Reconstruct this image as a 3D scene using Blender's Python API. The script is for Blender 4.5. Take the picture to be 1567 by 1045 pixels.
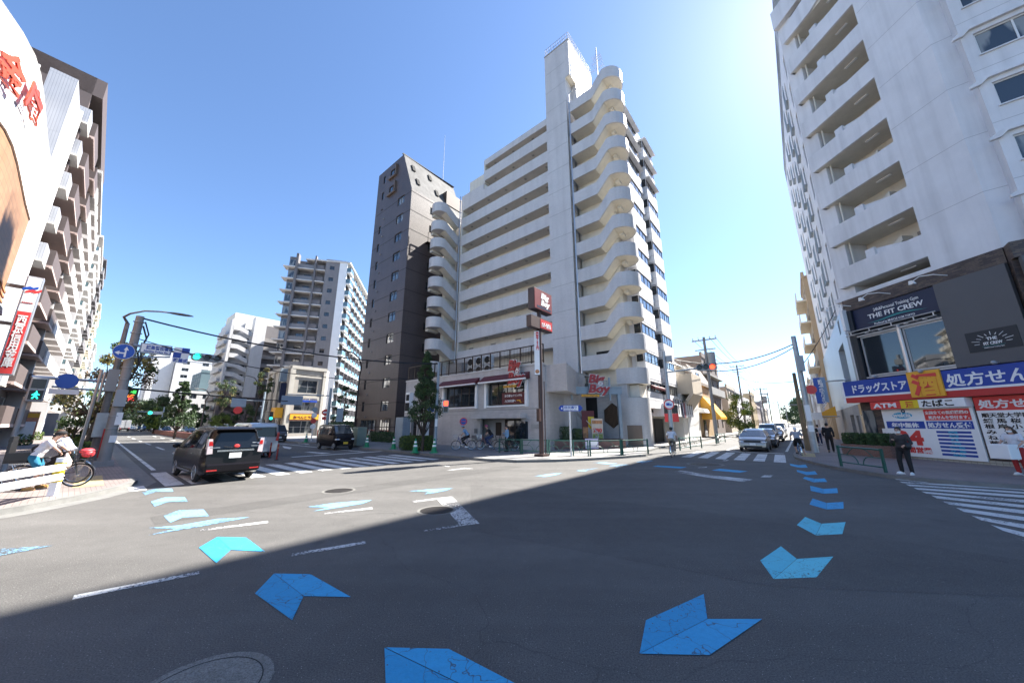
import bpy, bmesh, math, random
import numpy as np
from mathutils import Vector, Matrix, noise as mnoise
random.seed(7)
for _o in list(bpy.data.objects): bpy.data.objects.remove(_o)
SC=bpy.context.scene; COL=SC.collection
# ---------------------------------------------------------------- camera, sky, sun, exposure
FPX=533.0; PITCH=math.atan(125.5/533); CAMH=1.9
cam=bpy.data.cameras.new('camera'); CAM=bpy.data.objects.new('camera',cam); COL.objects.link(CAM)
cam.sensor_width=36; cam.lens=FPX/1567*36; cam.clip_start=.05; cam.clip_end=6000
CAM.location=(0,0,CAMH); CAM.rotation_euler=(math.pi/2+PITCH,math.radians(0.1),0); SC.camera=CAM
SUN_EL=math.radians(46.5); SUN_AZ=math.radians(56)
W=bpy.data.worlds.new('World'); SC.world=W; W.use_nodes=True
nt=W.node_tree; bg=nt.nodes['Background']; sky=nt.nodes.new('ShaderNodeTexSky')
sky.sky_type='NISHITA'; sky.sun_disc=False; sky.sun_elevation=SUN_EL; sky.sun_rotation=SUN_AZ
sky.altitude=3000; sky.air_density=1.3; sky.dust_density=3; sky.ozone_density=5.5
nt.links.new(sky.outputs[0],bg.inputs[0]); bg.inputs[1].default_value=.073
sl=bpy.data.lights.new('sun','SUN'); sl.energy=5.0; sl.angle=math.radians(.53); sl.color=(1,.955,.88)
SUN=bpy.data.objects.new('sun',sl); COL.objects.link(SUN)
SUN.rotation_euler=Vector((math.sin(SUN_AZ)*math.cos(SUN_EL),math.cos(SUN_AZ)*math.cos(SUN_EL),math.sin(SUN_EL))).to_track_quat('Z','Y').to_euler()
SC.view_settings.view_transform='Standard'; SC.view_settings.look='None'; SC.view_settings.gamma=1; SC.view_settings.use_curve_mapping=False
SC.view_settings.exposure=2.05
SC.render.engine='CYCLES'; SC.cycles.use_denoising=True; SC.cycles.max_bounces=6; SC.cycles.caustics_reflective=False; SC.cycles.caustics_refractive=False
# ---------------------------------------------------------------- measuring helpers: pixel of the photo -> point on the ground or on a wall
def ray(px,py):
    x=(px-783.5)/FPX; v=(522.5-py)/FPX
    return Vector((x,math.cos(PITCH)-v*math.sin(PITCH),math.sin(PITCH)+v*math.cos(PITCH)))
def G(px,py,z=0.0):
    d=ray(px,py); t=(z-CAMH)/d.z; return Vector((d.x*t,d.y*t,z))
AL=math.radians(-49.4); AR=math.radians(39)
EL=Vector((math.sin(AL),math.cos(AL),0)); ER=Vector((math.sin(AR),math.cos(AR),0)); UP=Vector((0,0,1))
A0=Vector((6.93,31.06,0))
def SV(s,v,z=0.0): return A0-EL*s+ER*v+UP*z
_M=np.linalg.inv(np.array([[-EL.x,ER.x],[-EL.y,ER.y]]))
def sv(px,py,z=0.0):
    g=G(px,py,z)-A0; r=_M@np.array([g.x,g.y]); return r[0],r[1]
class Fr:
    """facade frame: a runs right along the wall, b out of the wall, z up"""
    def __init__(s,o,u,n=None,w=None):
        s.o=Vector(o); s.u=Vector(u).normalized(); s.n=Vector(n).normalized() if n is not None else Vector((s.u.y,-s.u.x,0)); s.w=w or UP
    def __call__(s,a,b,z): return s.o+s.u*a+s.n*b+s.w*z
    def at(s,a,b,z): return Fr(s(a,b,z),s.u,s.n,s.w)
def hit(F,px,py,b=0.0):
    d=ray(px,py); n=F.u.cross(UP); o=F(0,b,0)-Vector((0,0,CAMH)); t=o.dot(n)/d.dot(n); p=Vector((0,0,CAMH))+d*t
    return (p-F(0,b,0)).dot(F.u),p.z
WF=Fr((0,0,0),(1,0,0),(0,1,0))
# ---------------------------------------------------------------- materials
_MC={}
def _nodes(m): m.use_nodes=True; return m.node_tree, m.node_tree.nodes['Principled BSDF']
def mat(name,col,rough=.6,metal=0.,var=.1,sc=1.2,bump=0.,bsc=60,streak=0.,spec=None,emit=0.,coat=0.,fine=0.):
    if name in _MC: return _MC[name]
    m=bpy.data.materials.new(name); t,b=_nodes(m); N=t.nodes; L=t.links
    b.inputs['Roughness'].default_value=rough; b.inputs['Metallic'].default_value=metal
    if spec is not None: b.inputs['Specular IOR Level'].default_value=spec
    if coat: b.inputs['Coat Weight'].default_value=coat; b.inputs['Coat Roughness'].default_value=.04
    c=(*col,1)
    geo=N.new('ShaderNodeNewGeometry')
    n=N.new('ShaderNodeTexNoise'); n.inputs['Scale'].default_value=sc; n.inputs['Detail'].default_value=5; n.inputs['Roughness'].default_value=.65
    L.new(geo.outputs['Position'],n.inputs['Vector'])
    r=N.new('ShaderNodeMapRange'); r.inputs[1].default_value=.3; r.inputs[2].default_value=.7; r.inputs[3].default_value=1-var; r.inputs[4].default_value=1+var
    L.new(n.outputs['Fac'],r.inputs[0]); val=r.outputs[0]
    def mul(v2):
        nonlocal val
        k=N.new('ShaderNodeMath'); k.operation='MULTIPLY'; L.new(val,k.inputs[0]); L.new(v2,k.inputs[1]); val=k.outputs[0]
    if streak:
        mp=N.new('ShaderNodeMapping'); mp.inputs['Scale'].default_value=(2.2,2.2,.12); L.new(geo.outputs['Position'],mp.inputs['Vector'])
        n2=N.new('ShaderNodeTexNoise'); n2.inputs['Scale'].default_value=1.; n2.inputs['Detail'].default_value=6; L.new(mp.outputs[0],n2.inputs['Vector'])
        r2=N.new('ShaderNodeMapRange'); r2.inputs[1].default_value=.45; r2.inputs[2].default_value=.75; r2.inputs[3].default_value=1; r2.inputs[4].default_value=1-streak
        L.new(n2.outputs['Fac'],r2.inputs[0]); mul(r2.outputs[0])
    if fine:
        n3=N.new('ShaderNodeTexNoise'); n3.inputs['Scale'].default_value=90; n3.inputs['Detail'].default_value=2; L.new(geo.outputs['Position'],n3.inputs['Vector'])
        r3=N.new('ShaderNodeMapRange'); r3.inputs[1].default_value=.3; r3.inputs[2].default_value=.7; r3.inputs[3].default_value=1-fine; r3.inputs[4].default_value=1+fine
        L.new(n3.outputs['Fac'],r3.inputs[0]); mul(r3.outputs[0])
    mx=N.new('ShaderNodeVectorMath'); mx.operation='SCALE'; mx.inputs[0].default_value=col; L.new(val,mx.inputs['Scale'])
    L.new(mx.outputs[0],b.inputs['Base Color'])
    if bump:
        nb=N.new('ShaderNodeTexNoise'); nb.inputs['Scale'].default_value=bsc; nb.inputs['Detail'].default_value=4; L.new(geo.outputs['Position'],nb.inputs['Vector'])
        bp=N.new('ShaderNodeBump'); bp.inputs['Strength'].default_value=bump; bp.inputs['Distance'].default_value=.02; L.new(nb.outputs['Fac'],bp.inputs['Height']); L.new(bp.outputs[0],b.inputs['Normal'])
    if emit:
        b.inputs['Emission Color'].default_value=c; b.inputs['Emission Strength'].default_value=emit
    _MC[name]=m; return m
def brick(name,c1,c2,mortar,bw,rh,ms=.006,rough=.6,offset=.5,streak=.1,bump=.25,var=.08,big=.5):
    if name in _MC: return _MC[name]
    m=bpy.data.materials.new(name); t,b=_nodes(m); N=t.nodes; L=t.links
    uv=N.new('ShaderNodeUVMap'); uv.uv_map='UVMap'
    k=N.new('ShaderNodeTexBrick'); k.inputs['Scale'].default_value=1; k.inputs['Brick Width'].default_value=bw; k.inputs['Row Height'].default_value=rh
    k.inputs['Mortar Size'].default_value=ms; k.inputs['Color1'].default_value=(*c1,1); k.inputs['Color2'].default_value=(*c2,1); k.inputs['Mortar'].default_value=(*mortar,1); k.offset=offset
    L.new(uv.outputs[0],k.inputs['Vector'])
    geo=N.new('ShaderNodeNewGeometry'); n=N.new('ShaderNodeTexNoise'); n.inputs['Scale'].default_value=big; n.inputs['Detail'].default_value=6; L.new(geo.outputs['Position'],n.inputs['Vector'])
    r=N.new('ShaderNodeMapRange'); r.inputs[1].default_value=.3; r.inputs[2].default_value=.7; r.inputs[3].default_value=1-var; r.inputs[4].default_value=1+var; L.new(n.outputs['Fac'],r.inputs[0])
    mp=N.new('ShaderNodeMapping'); mp.inputs['Scale'].default_value=(1.7,1.7,.1); L.new(geo.outputs['Position'],mp.inputs['Vector'])
    n2=N.new('ShaderNodeTexNoise'); n2.inputs['Scale'].default_value=1.; n2.inputs['Detail'].default_value=6; L.new(mp.outputs[0],n2.inputs['Vector'])
    r2=N.new('ShaderNodeMapRange'); r2.inputs[1].default_value=.45; r2.inputs[2].default_value=.75; r2.inputs[3].default_value=1; r2.inputs[4].default_value=1-streak; L.new(n2.outputs['Fac'],r2.inputs[0])
    q=N.new('ShaderNodeMath'); q.operation='MULTIPLY'; L.new(r.outputs[0],q.inputs[0]); L.new(r2.outputs[0],q.inputs[1])
    mx=N.new('ShaderNodeVectorMath'); mx.operation='SCALE'; L.new(k.outputs['Color'],mx.inputs[0]); L.new(q.outputs[0],mx.inputs['Scale']); L.new(mx.outputs[0],b.inputs['Base Color'])
    b.inputs['Roughness'].default_value=rough
    bp=N.new('ShaderNodeBump'); bp.inputs['Strength'].default_value=bump; bp.inputs['Distance'].default_value=.006; bp.invert=True; L.new(k.outputs['Fac'],bp.inputs['Height']); L.new(bp.outputs[0],b.inputs['Normal'])
    _MC[name]=m; return m
def paint(name,col,wear=.5,lit=1.0):
    """worn road paint: asphalt shows through where the paint has gone"""
    if name in _MC: return _MC[name]
    m=bpy.data.materials.new(name); t,b=_nodes(m); N=t.nodes; L=t.links
    geo=N.new('ShaderNodeNewGeometry')
    n=N.new('ShaderNodeTexNoise'); n.inputs['Scale'].default_value=22; n.inputs['Detail'].default_value=8; n.inputs['Roughness'].default_value=.75; L.new(geo.outputs['Position'],n.inputs['Vector'])
    n1=N.new('ShaderNodeTexNoise'); n1.inputs['Scale'].default_value=1.1; n1.inputs['Detail'].default_value=3; L.new(geo.outputs['Position'],n1.inputs['Vector'])
    ad=N.new('ShaderNodeMath'); ad.operation='MULTIPLY_ADD'; ad.inputs[1].default_value=.55; L.new(n1.outputs['Fac'],ad.inputs[0]); L.new(n.outputs['Fac'],ad.inputs[2])
    r=N.new('ShaderNodeMapRange'); r.inputs[1].default_value=1.10-wear*.5; r.inputs[2].default_value=1.13-wear*.5; L.new(ad.outputs[0],r.inputs[0])
    # cracks
    vo=N.new('ShaderNodeTexVoronoi'); vo.feature='DISTANCE_TO_EDGE'; vo.inputs['Scale'].default_value=2.3
    wv=N.new('ShaderNodeTexNoise'); wv.inputs['Scale'].default_value=6; L.new(geo.outputs['Position'],wv.inputs['Vector'])
    va=N.new('ShaderNodeVectorMath'); va.operation='MULTIPLY_ADD'; va.inputs[1].default_value=(.25,.25,.25); L.new(wv.outputs['Color'],va.inputs[0]); L.new(geo.outputs['Position'],va.inputs[2]); L.new(va.outputs[0],vo.inputs['Vector'])
    lt=N.new('ShaderNodeMapRange'); lt.inputs[1].default_value=.004; lt.inputs[2].default_value=.009; lt.inputs[3].default_value=1; lt.inputs[4].default_value=0; L.new(vo.outputs['Distance'],lt.inputs[0])
    cm=N.new('ShaderNodeMath'); cm.operation='MULTIPLY'; cm.inputs[1].default_value=.75; L.new(lt.outputs[0],cm.inputs[0])
    mxx=N.new('ShaderNodeMath'); mxx.operation='MAXIMUM'; L.new(r.outputs[0],mxx.inputs[0]); L.new(cm.outputs[0],mxx.inputs[1])
    mix=N.new('ShaderNodeMix'); mix.data_type='RGBA'; mix.inputs[6].default_value=(*col,1); mix.inputs[7].default_value=(.055,.055,.058,1); L.new(mxx.outputs[0],mix.inputs[0])
    v2=N.new('ShaderNodeMapRange'); v2.inputs[1].default_value=.3; v2.inputs[2].default_value=.7; v2.inputs[3].default_value=.86; v2.inputs[4].default_value=1.08; L.new(n.outputs['Fac'],v2.inputs[0])
    s=N.new('ShaderNodeVectorMath'); s.operation='SCALE'; L.new(mix.outputs[2],s.inputs[0]); L.new(v2.outputs[0],s.inputs['Scale']); L.new(s.outputs[0],b.inputs['Base Color'])
    b.inputs['Roughness'].default_value=.75
    bp=N.new('ShaderNodeBump'); bp.inputs['Strength'].default_value=.5; bp.inputs['Distance'].default_value=.01
    nb=N.new('ShaderNodeTexNoise'); nb.inputs['Scale'].default_value=130; L.new(geo.outputs['Position'],nb.inputs['Vector']); L.new(nb.outputs['Fac'],bp.inputs['Height']); L.new(bp.outputs[0],b.inputs['Normal'])
    _MC[name]=m; return m
def asphalt(name='asphalt',tone=1.0):
    m=bpy.data.materials.new(name); t,b=_nodes(m); N=t.nodes; L=t.links
    geo=N.new('ShaderNodeNewGeometry'); P=geo.outputs['Position']
    def noi(sc,det=4,ro=.6,vec=P):
        n=N.new('ShaderNodeTexNoise'); n.inputs['Scale'].default_value=sc; n.inputs['Detail'].default_value=det; n.inputs['Roughness'].default_value=ro; L.new(vec,n.inputs['Vector']); return n.outputs['Fac']
    def mr(x,a,b_,c,d):
        r=N.new('ShaderNodeMapRange'); r.inputs[1].default_value=a; r.inputs[2].default_value=b_; r.inputs[3].default_value=c; r.inputs[4].default_value=d; L.new(x,r.inputs[0]); return r.outputs[0]
    def mul(x,y):
        k=N.new('ShaderNodeMath'); k.operation='MULTIPLY'; L.new(x,k.inputs[0]); L.new(y,k.inputs[1]); return k.outputs[0]
    v=mr(noi(.22,5,.6),.3,.7,.86,1.12)
    v=mul(v,mr(noi(2.3,6,.7),.3,.7,.9,1.1))
    v=mul(v,mr(noi(75,3,.7),.32,.68,.5,1.55))
    # pale aggregate stones
    vo=N.new('ShaderNodeTexVoronoi'); vo.inputs['Scale'].default_value=48; L.new(P,vo.inputs['Vector'])
    sp=mr(vo.outputs['Distance'],.1,.2,1,0); sel=mr(vo.outputs['Color'],.72,.8,0,1); st=mul(sp,sel)
    # wheel tracks along the left road (stretched noise)
    mp=N.new('ShaderNodeMapping'); mp.inputs['Rotation'].default_value=(0,0,math.radians(-40.6)); mp.inputs['Scale'].default_value=(.05,.9,1); L.new(P,mp.inputs['Vector'])
    v=mul(v,mr(noi(1.,4,.55,mp.outputs[0]),.3,.7,.84,1.12))
    # dark stain spots
    v=mul(v,mr(noi(1.35,2,.5),.70,.76,1,.8))
    # long seams and cracks
    va=N.new('ShaderNodeVectorMath'); va.operation='MULTIPLY_ADD'; va.inputs[1].default_value=(1.6,1.6,0)
    nn=N.new('ShaderNodeTexNoise'); nn.inputs['Scale'].default_value=.5; nn.inputs['Detail'].default_value=6; L.new(P,nn.inputs['Vector']); L.new(nn.outputs['Color'],va.inputs[0]); L.new(P,va.inputs[2])
    vc=N.new('ShaderNodeTexVoronoi'); vc.feature='DISTANCE_TO_EDGE'; vc.inputs['Scale'].default_value=.17; L.new(va.outputs[0],vc.inputs['Vector'])
    v=mul(v,mr(vc.outputs['Distance'],.0006,.0018,.8,1))
    mx=N.new('ShaderNodeVectorMath'); mx.operation='SCALE'; mx.inputs[0].default_value=tuple(c*tone for c in ASPH); L.new(v,mx.inputs['Scale'])
    mix=N.new('ShaderNodeMix'); mix.data_type='RGBA'; mix.inputs[7].default_value=(.5,.48,.45,1); L.new(mx.outputs[0],mix.inputs[6])
    k=N.new('ShaderNodeMath'); k.operation='MULTIPLY'; k.inputs[1].default_value=.85; L.new(st,k.inputs[0]); L.new(k.outputs[0],mix.inputs[0])
    L.new(mix.outputs[2],b.inputs['Base Color']); b.inputs['Roughness'].default_value=.82; b.inputs['Specular IOR Level'].default_value=.35
    bp=N.new('ShaderNodeBump'); bp.inputs['Strength'].default_value=.55; bp.inputs['Distance'].default_value=.012; L.new(noi(120,3,.7),bp.inputs['Height']); L.new(bp.outputs[0],b.inputs['Normal'])
    return m
ASPH=(.098,.094,.089)
def glass(name='window_glass',col=(.02,.028,.035),curtain=.0,rough=.03):
    if name in _MC: return _MC[name]
    m=bpy.data.materials.new(name); t,b=_nodes(m); N=t.nodes; L=t.links
    b.inputs['Roughness'].default_value=rough; b.inputs['Specular IOR Level'].default_value=.9; b.inputs['Coat Weight'].default_value=.6; b.inputs['Coat Roughness'].default_value=.02
    geo=N.new('ShaderNodeNewGeometry'); mp=N.new('ShaderNodeMapping'); mp.inputs['Scale'].default_value=(1.3,1.3,.35); L.new(geo.outputs['Position'],mp.inputs['Vector'])
    n=N.new('ShaderNodeTexNoise'); n.inputs['Scale'].default_value=1.1; n.inputs['Detail'].default_value=3; L.new(mp.outputs[0],n.inputs['Vector'])
    r=N.new('ShaderNodeMapRange'); r.inputs[1].default_value=.52; r.inputs[2].default_value=.6; L.new(n.outputs['Fac'],r.inputs[0])
    k=N.new('ShaderNodeMath'); k.operation='MULTIPLY'; k.inputs[1].default_value=curtain; L.new(r.outputs[0],k.inputs[0])
    mix=N.new('ShaderNodeMix'); mix.data_type='RGBA'; mix.inputs[6].default_value=(*col,1); mix.inputs[7].default_value=(.42,.42,.38,1); L.new(k.outputs[0],mix.inputs[0]); L.new(mix.outputs[2],b.inputs['Base Color'])
    _MC[name]=m; return m
# ---------------------------------------------------------------- mesh builder
class MB:
    def __init__(s): s.v=[]; s.f=[]; s.m=[]
    def add(s,vs,fs,mi=0):
        o=len(s.v); s.v+= [tuple(p) for p in vs]; s.f+=[tuple(i+o for i in f) for f in fs]; s.m+=[mi]*len(fs); return s
    def quad(s,a,b,c,d,mi=0): return s.add([a,b,c,d],[(0,1,2,3)],mi)
    def poly(s,pts,mi=0): return s.add(pts,[tuple(range(len(pts)))],mi)
    def box(s,F,a0,a1,b0,b1,z0,z1,mi=0):
        p=[F(a,b,z) for z in (z0,z1) for b in (b0,b1) for a in (a0,a1)]
        return s.add(p,[(0,1,3,2),(4,6,7,5),(0,4,5,1),(2,3,7,6),(0,2,6,4),(1,5,7,3)],mi)
    def prism(s,pts,vec,mi=0):
        n=len(pts); vec=Vector(vec); P=[Vector(p) for p in pts]; Q=[p+vec for p in P]
        return s.add(P+Q,[tuple(range(n)),tuple(range(2*n-1,n-1,-1))]+[(i,(i+1)%n,n+(i+1)%n,n+i) for i in range(n)],mi)
    def tube(s,path,r,n=8,mi=0,cap=True):
        P=[Vector(p) for p in path]; R=r if isinstance(r,(list,tuple)) else [r]*len(P); vs=[]; fs=[]
        prev=None
        for i,p in enumerate(P):
            t=(P[min(i+1,len(P)-1)]-P[max(i-1,0)]); t=t.normalized() if t.length>1e-9 else UP
            if prev is None: x=t.orthogonal().normalized()
            else:
                x=prev-t*prev.dot(t); x=x.normalized() if x.length>1e-6 else t.orthogonal().normalized()
            prev=x; y=t.cross(x)
            for k in range(n):
                a=2*math.pi*k/n; vs.append(p+(x*math.cos(a)+y*math.sin(a))*R[i])
        for i in range(len(P)-1):
            for k in range(n):
                k2=(k+1)%n; fs.append((i*n+k,i*n+k2,(i+1)*n+k2,(i+1)*n+k))
        if cap: fs+= [tuple(range(n-1,-1,-1)),tuple((len(P)-1)*n+k for k in range(n))]
        return s.add(vs,fs,mi)
    def cyl(s,p0,p1,r,n=16,mi=0): return s.tube([p0,p1],r,n,mi)
    def ell(s,c,rad,M=None,seg=12,rings=8,mi=0):
        c=Vector(c); vs=[]; fs=[]
        for i in range(rings+1):
            th=math.pi*i/rings
            for k in range(seg):
                ph=2*math.pi*k/seg; q=Vector((rad[0]*math.sin(th)*math.cos(ph),rad[1]*math.sin(th)*math.sin(ph),rad[2]*math.cos(th)))
                vs.append(c+(M@q if M else q))
        for i in range(rings):
            for k in range(seg):
                k2=(k+1)%seg; fs.append((i*seg+k,(i+1)*seg+k,(i+1)*seg+k2,i*seg+k2))
        return s.add(vs,fs,mi)
    def torus(s,c,axis,R,r,n=28,k=8,mi=0):
        axis=Vector(axis).normalized(); x=axis.orthogonal().normalized(); y=axis.cross(x); c=Vector(c); vs=[]; fs=[]
        for i in range(n):
            a=2*math.pi*i/n; d=x*math.cos(a)+y*math.sin(a)
            for j in range(k):
                b=2*math.pi*j/k; vs.append(c+d*(R+r*math.cos(b))+axis*r*math.sin(b))
        for i in range(n):
            for j in range(k):
                fs.append((i*k+j,((i+1)%n)*k+j,((i+1)%n)*k+(j+1)%k,i*k+(j+1)%k))
        return s.add(vs,fs,mi)
    def wall(s,F,a0,a1,z0,z1,holes=(),b=0.,depth=.14,mi=0,rmi=None):
        """wall skin with real openings (a0,a1,z0,z1 each) and their reveals"""
        H=[(max(h[0],a0),min(h[1],a1),max(h[2],z0),min(h[3],z1)) for h in holes]
        A=sorted(set([a0,a1]+[round(x,4) for h in H for x in h[:2]])); Z=sorted(set([z0,z1]+[round(x,4) for h in H for x in h[2:]]))
        for i in range(len(A)-1):
            for j in range(len(Z)-1):
                ca=(A[i]+A[i+1])/2; cz=(Z[j]+Z[j+1])/2
                if any(h[0]<ca<h[1] and h[2]<cz<h[3] for h in H): continue
                s.quad(F(A[i],b,Z[j]),F(A[i+1],b,Z[j]),F(A[i+1],b,Z[j+1]),F(A[i],b,Z[j+1]),mi)
        r=mi if rmi is None else rmi
        for h in H:
            c=[(h[0],h[2]),(h[1],h[2]),(h[1],h[3]),(h[0],h[3])]
            for k in range(4):
                p,q=c[k],c[(k+1)%4]; s.quad(F(p[0],b,p[1]),F(q[0],b,q[1]),F(q[0],b-depth,q[1]),F(p[0],b-depth,p[1]),r)
        return s
    def build(s,name,mats,parent=None,smooth=None,bevel=0,loc=None):
        me=bpy.data.meshes.new(name); off=ORG[parent.name] if parent is not None else Vector(loc or (0,0,0))
        V=[(p[0]-off.x,p[1]-off.y,p[2]-off.z) for p in s.v]
        me.from_pydata(V,[],s.f); mats=mats if isinstance(mats,(list,tuple)) else [mats]
        for m in mats: me.materials.append(m)
        me.polygons.foreach_set('material_index',s.m)
        bm=bmesh.new(); bm.from_mesh(me); bmesh.ops.recalc_face_normals(bm,faces=bm.faces); bm.to_mesh(me); bm.free()
        uvmap(me,off)
        if smooth is not None: me.shade_smooth(); me.set_sharp_from_angle(angle=math.radians(smooth))
        o=bpy.data.objects.new(name,me); COL.objects.link(o); o.location=(0,0,0)
        ORG[o.name]=off
        if parent is not None: o.parent=parent
        else: o.location=off
        if bevel:
            bv=o.modifiers.new('bevel','BEVEL'); bv.width=bevel; bv.segments=2; bv.limit_method='ANGLE'; bv.angle_limit=math.radians(40)
        return o
ORG={}
def uvmap(me,off):
    n=len(me.loops)
    if n==0: return
    co=np.empty(len(me.vertices)*3); me.vertices.foreach_get('co',co); co=co.reshape(-1,3)+np.array(off)
    vi=np.empty(n,dtype=int); me.loops.foreach_get('vertex_index',vi)
    pn=np.empty(len(me.polygons)*3); me.polygons.foreach_get('normal',pn); pn=pn.reshape(-1,3)
    lt=np.empty(len(me.polygons),dtype=int); me.polygons.foreach_get('loop_total',lt)
    N=np.repeat(pn,lt,axis=0); P=co[vi]
    flat=np.abs(N[:,2])>.75; h=np.hypot(N[:,0],N[:,1])+1e-9; tx=-N[:,1]/h; ty=N[:,0]/h
    u=np.where(flat,-(P[:,0]*EL.x+P[:,1]*EL.y),P[:,0]*tx+P[:,1]*ty); w=np.where(flat,P[:,0]*ER.x+P[:,1]*ER.y,P[:,2])
    L=me.uv_layers.new(name='UVMap'); L.data.foreach_set('uv',np.stack([u,w],1).ravel())
def thing(name,label,cat,loc,group=None,rot=None):
    o=bpy.data.objects.new(name,None); COL.objects.link(o); o.location=loc; o.empty_display_size=.3
    o['label']=label; o['category']=cat
    if group: o['group']=group
    if rot is not None: o.rotation_euler=(0,0,rot)
    ORG[o.name]=Vector(loc) if rot is None else Vector((0,0,0)); return o
def tag(o,label,cat,group=None):
    o['label']=label; o['category']=cat
    if group: o['group']=group
    return o
def structure(o): o['kind']='structure'; return o
def clone(root,loc,rot,label,parent=None):
    c=root.copy(); COL.objects.link(c)
    if parent is not None: c.parent=parent
    else:
        c.location=loc; c.rotation_euler=(0,0,rot)
        if label: c['label']=label
    for ch in [x for x in CH[root.name]] if root.name in CH else []:
        d=clone(ch,None,None,None,parent=c)
    return c
CH={}
def freeze(root):
    """remember the children of a prototype so that it can be copied"""
    kids=[o for o in bpy.data.objects if o.parent is root]; CH[root.name]=kids
    for k in kids: freeze(k)
    return root
_TC={}
def text(body,F,a,z,size,m,parent,name='lettering',b=.0,ext=.008,bold=0.,width=None,align='LEFT',shear=0,vert=False,rot=0.):
    """raised lettering lying on frame F; left end (or centre) at a, baseline at z"""
    if vert: body='\n'.join(body)
    c=bpy.data.curves.new('t','FONT'); c.body=body; c.size=1; c.extrude=ext/size; c.resolution_u=2; c.offset=bold; c.shear=shear
    c.align_x='CENTER' if vert else 'LEFT'; c.space_line=.78 if vert else .85
    o=bpy.data.objects.new('t',c); COL.objects.link(o); dg=bpy.context.evaluated_depsgraph_get(); me=bpy.data.meshes.new_from_object(o.evaluated_get(dg)); bpy.data.objects.remove(o); bpy.data.curves.remove(c)
    P=[v.co.copy() for v in me.vertices]; xs=[p.x for p in P]; x0,x1=min(xs),max(xs); kx=size
    if width: kx=width/(x1-x0)
    sh={'LEFT':-x0,'CENTER':-(x0+x1)/2,'RIGHT':-x1}[align]
    off=ORG[parent.name]; ca,sa=math.cos(rot),math.sin(rot)
    for v,p in zip(me.vertices,P):
        X=(p.x+sh)*kx; Y=p.y*size
        v.co=F(a+X*ca-Y*sa,b+p.z*size+ext,z+X*sa+Y*ca)-off
    me.materials.clear(); me.materials.append(m); me.name=name; me.update()
    o=bpy.data.objects.new(name,me); COL.objects.link(o); o.parent=parent; ORG[o.name]=off; return o
def window(F,a0,a1,z0,z1,parent,fm,gm,b=-.1,mull=1,fw=.05,name='window',rail=0,simple=False,sill=None):
    f=MB(); d=.05
    f.box(F,a0,a1,b-d,b+.0,z0,z0+fw).box(F,a0,a1,b-d,b,z1-fw,z1).box(F,a0,a0+fw,b-d,b,z0+fw,z1-fw).box(F,a1-fw,a1,b-d,b,z0+fw,z1-fw)
    for k in range(mull):
        x=a0+(a1-a0)*(k+1)/(mull+1); f.box(F,x-fw/2,x+fw/2,b-d,b-.004,z0+fw,z1-fw)
    if rail: f.box(F,a0+fw,a1-fw,b-d,b-.006,z0+(z1-z0)*rail-.02,z0+(z1-z0)*rail+.02)
    if sill: f.box(F,a0-.04,a1+.04,b-.02,.05,z0-.05,z0-.001,2)
    g=MB() if not simple else f
    nb=mull+1
    for k in range(nb):
        x0=a0+(a1-a0)*k/nb; x1=a0+(a1-a0)*(k+1)/nb; e=.012*(k%2)
        g.quad(F(x0,b-.03-e,z0),F(x1,b-.03-e,z0),F(x1,b-.03-e,z1),F(x0,b-.03-e,z1),1 if simple else 0)
    ms=[fm,gm]+([sill] if sill else [])
    o=f.build(name,ms,parent)
    if not simple: g.build('pane',gm,o)
    return o
# ================================================================= MATERIALS
M_ASPH=asphalt()
M_WHITE=paint('road_paint_white',(.62,.62,.6),.48); M_WWORN=paint('road_paint_white_worn',(.6,.6,.58),.66)
M_BLUE=paint('road_paint_blue',(.02,.29,.54),.38); M_BLUEB=paint('road_paint_blue_light',(.03,.33,.6),.36); M_BLUE2B=paint('road_paint_blue_faded_light',(.12,.56,.66),.40); M_BLUE2=paint('road_paint_blue_faded',(.09,.50,.62),.40); M_BLUELIT=paint('road_paint_blue_sunlit',(.17,.40,.60),.6); M_ORN=paint('road_paint_orange',(.5,.16,.06),.8)  # palest blue: sunlight put into the colour of the same arrow paint
M_PAVE=brick('paving_blocks',(.20,.165,.155),(.25,.20,.185),(.12,.11,.1),.2,.1,.006,.8,streak=0,var=.15)
M_PAVEG=brick('paving_grey',(.19,.185,.18),(.22,.215,.21),(.14,.135,.13),.3,.3,.008,.8,offset=0,streak=0,var=.15)
M_TACT=mat('tactile_tiles',(.42,.33,.16),.8,var=.15)
M_KERB=mat('kerb_concrete',(.17,.168,.16),.85,var=.18,sc=3,fine=.12,bump=.2)
M_CONC=mat('concrete',(.33,.325,.31),.85,var=.14,sc=1.5,streak=.15,fine=.08,bump=.15)
M_CONCD=mat('concrete_dark',(.17,.168,.165),.85,var=.16,sc=1.5,streak=.2,fine=.08)
M_TILEW=brick('small_tile_pale',(.57,.55,.535),(.62,.60,.585),(.43,.415,.40),.227,.06,.005,.5,streak=.13,bump=.2,var=.05)
M_TILEB=brick('podium_tile_beige',(.46,.44,.43),(.53,.505,.495),(.30,.28,.265),.227,.09,.007,.5,streak=.16,bump=.3,var=.08)
M_CREAM=mat('render_cream',(.68,.64,.55),.8,var=.06,sc=.8,streak=.1,fine=.03)
M_SOFF=mat('soffit_brown',(.60,.565,.52),.85,var=.08)
M_DBROWN=brick('dark_brown_tile',(.088,.066,.062),(.108,.082,.076),(.05,.04,.038),.1,.05,.004,.45,streak=.12,bump=.15,var=.1)
M_SLATE=mat('roof_slate',(.085,.083,.082),.8,var=.45,sc=.9,streak=.3,fine=.15)
M_FRAMEB=mat('frame_bronze',(.045,.035,.03),.4,.6,var=.05); M_FRAMES=mat('frame_silver',(.5,.5,.51),.35,.7,var=.05)
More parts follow.
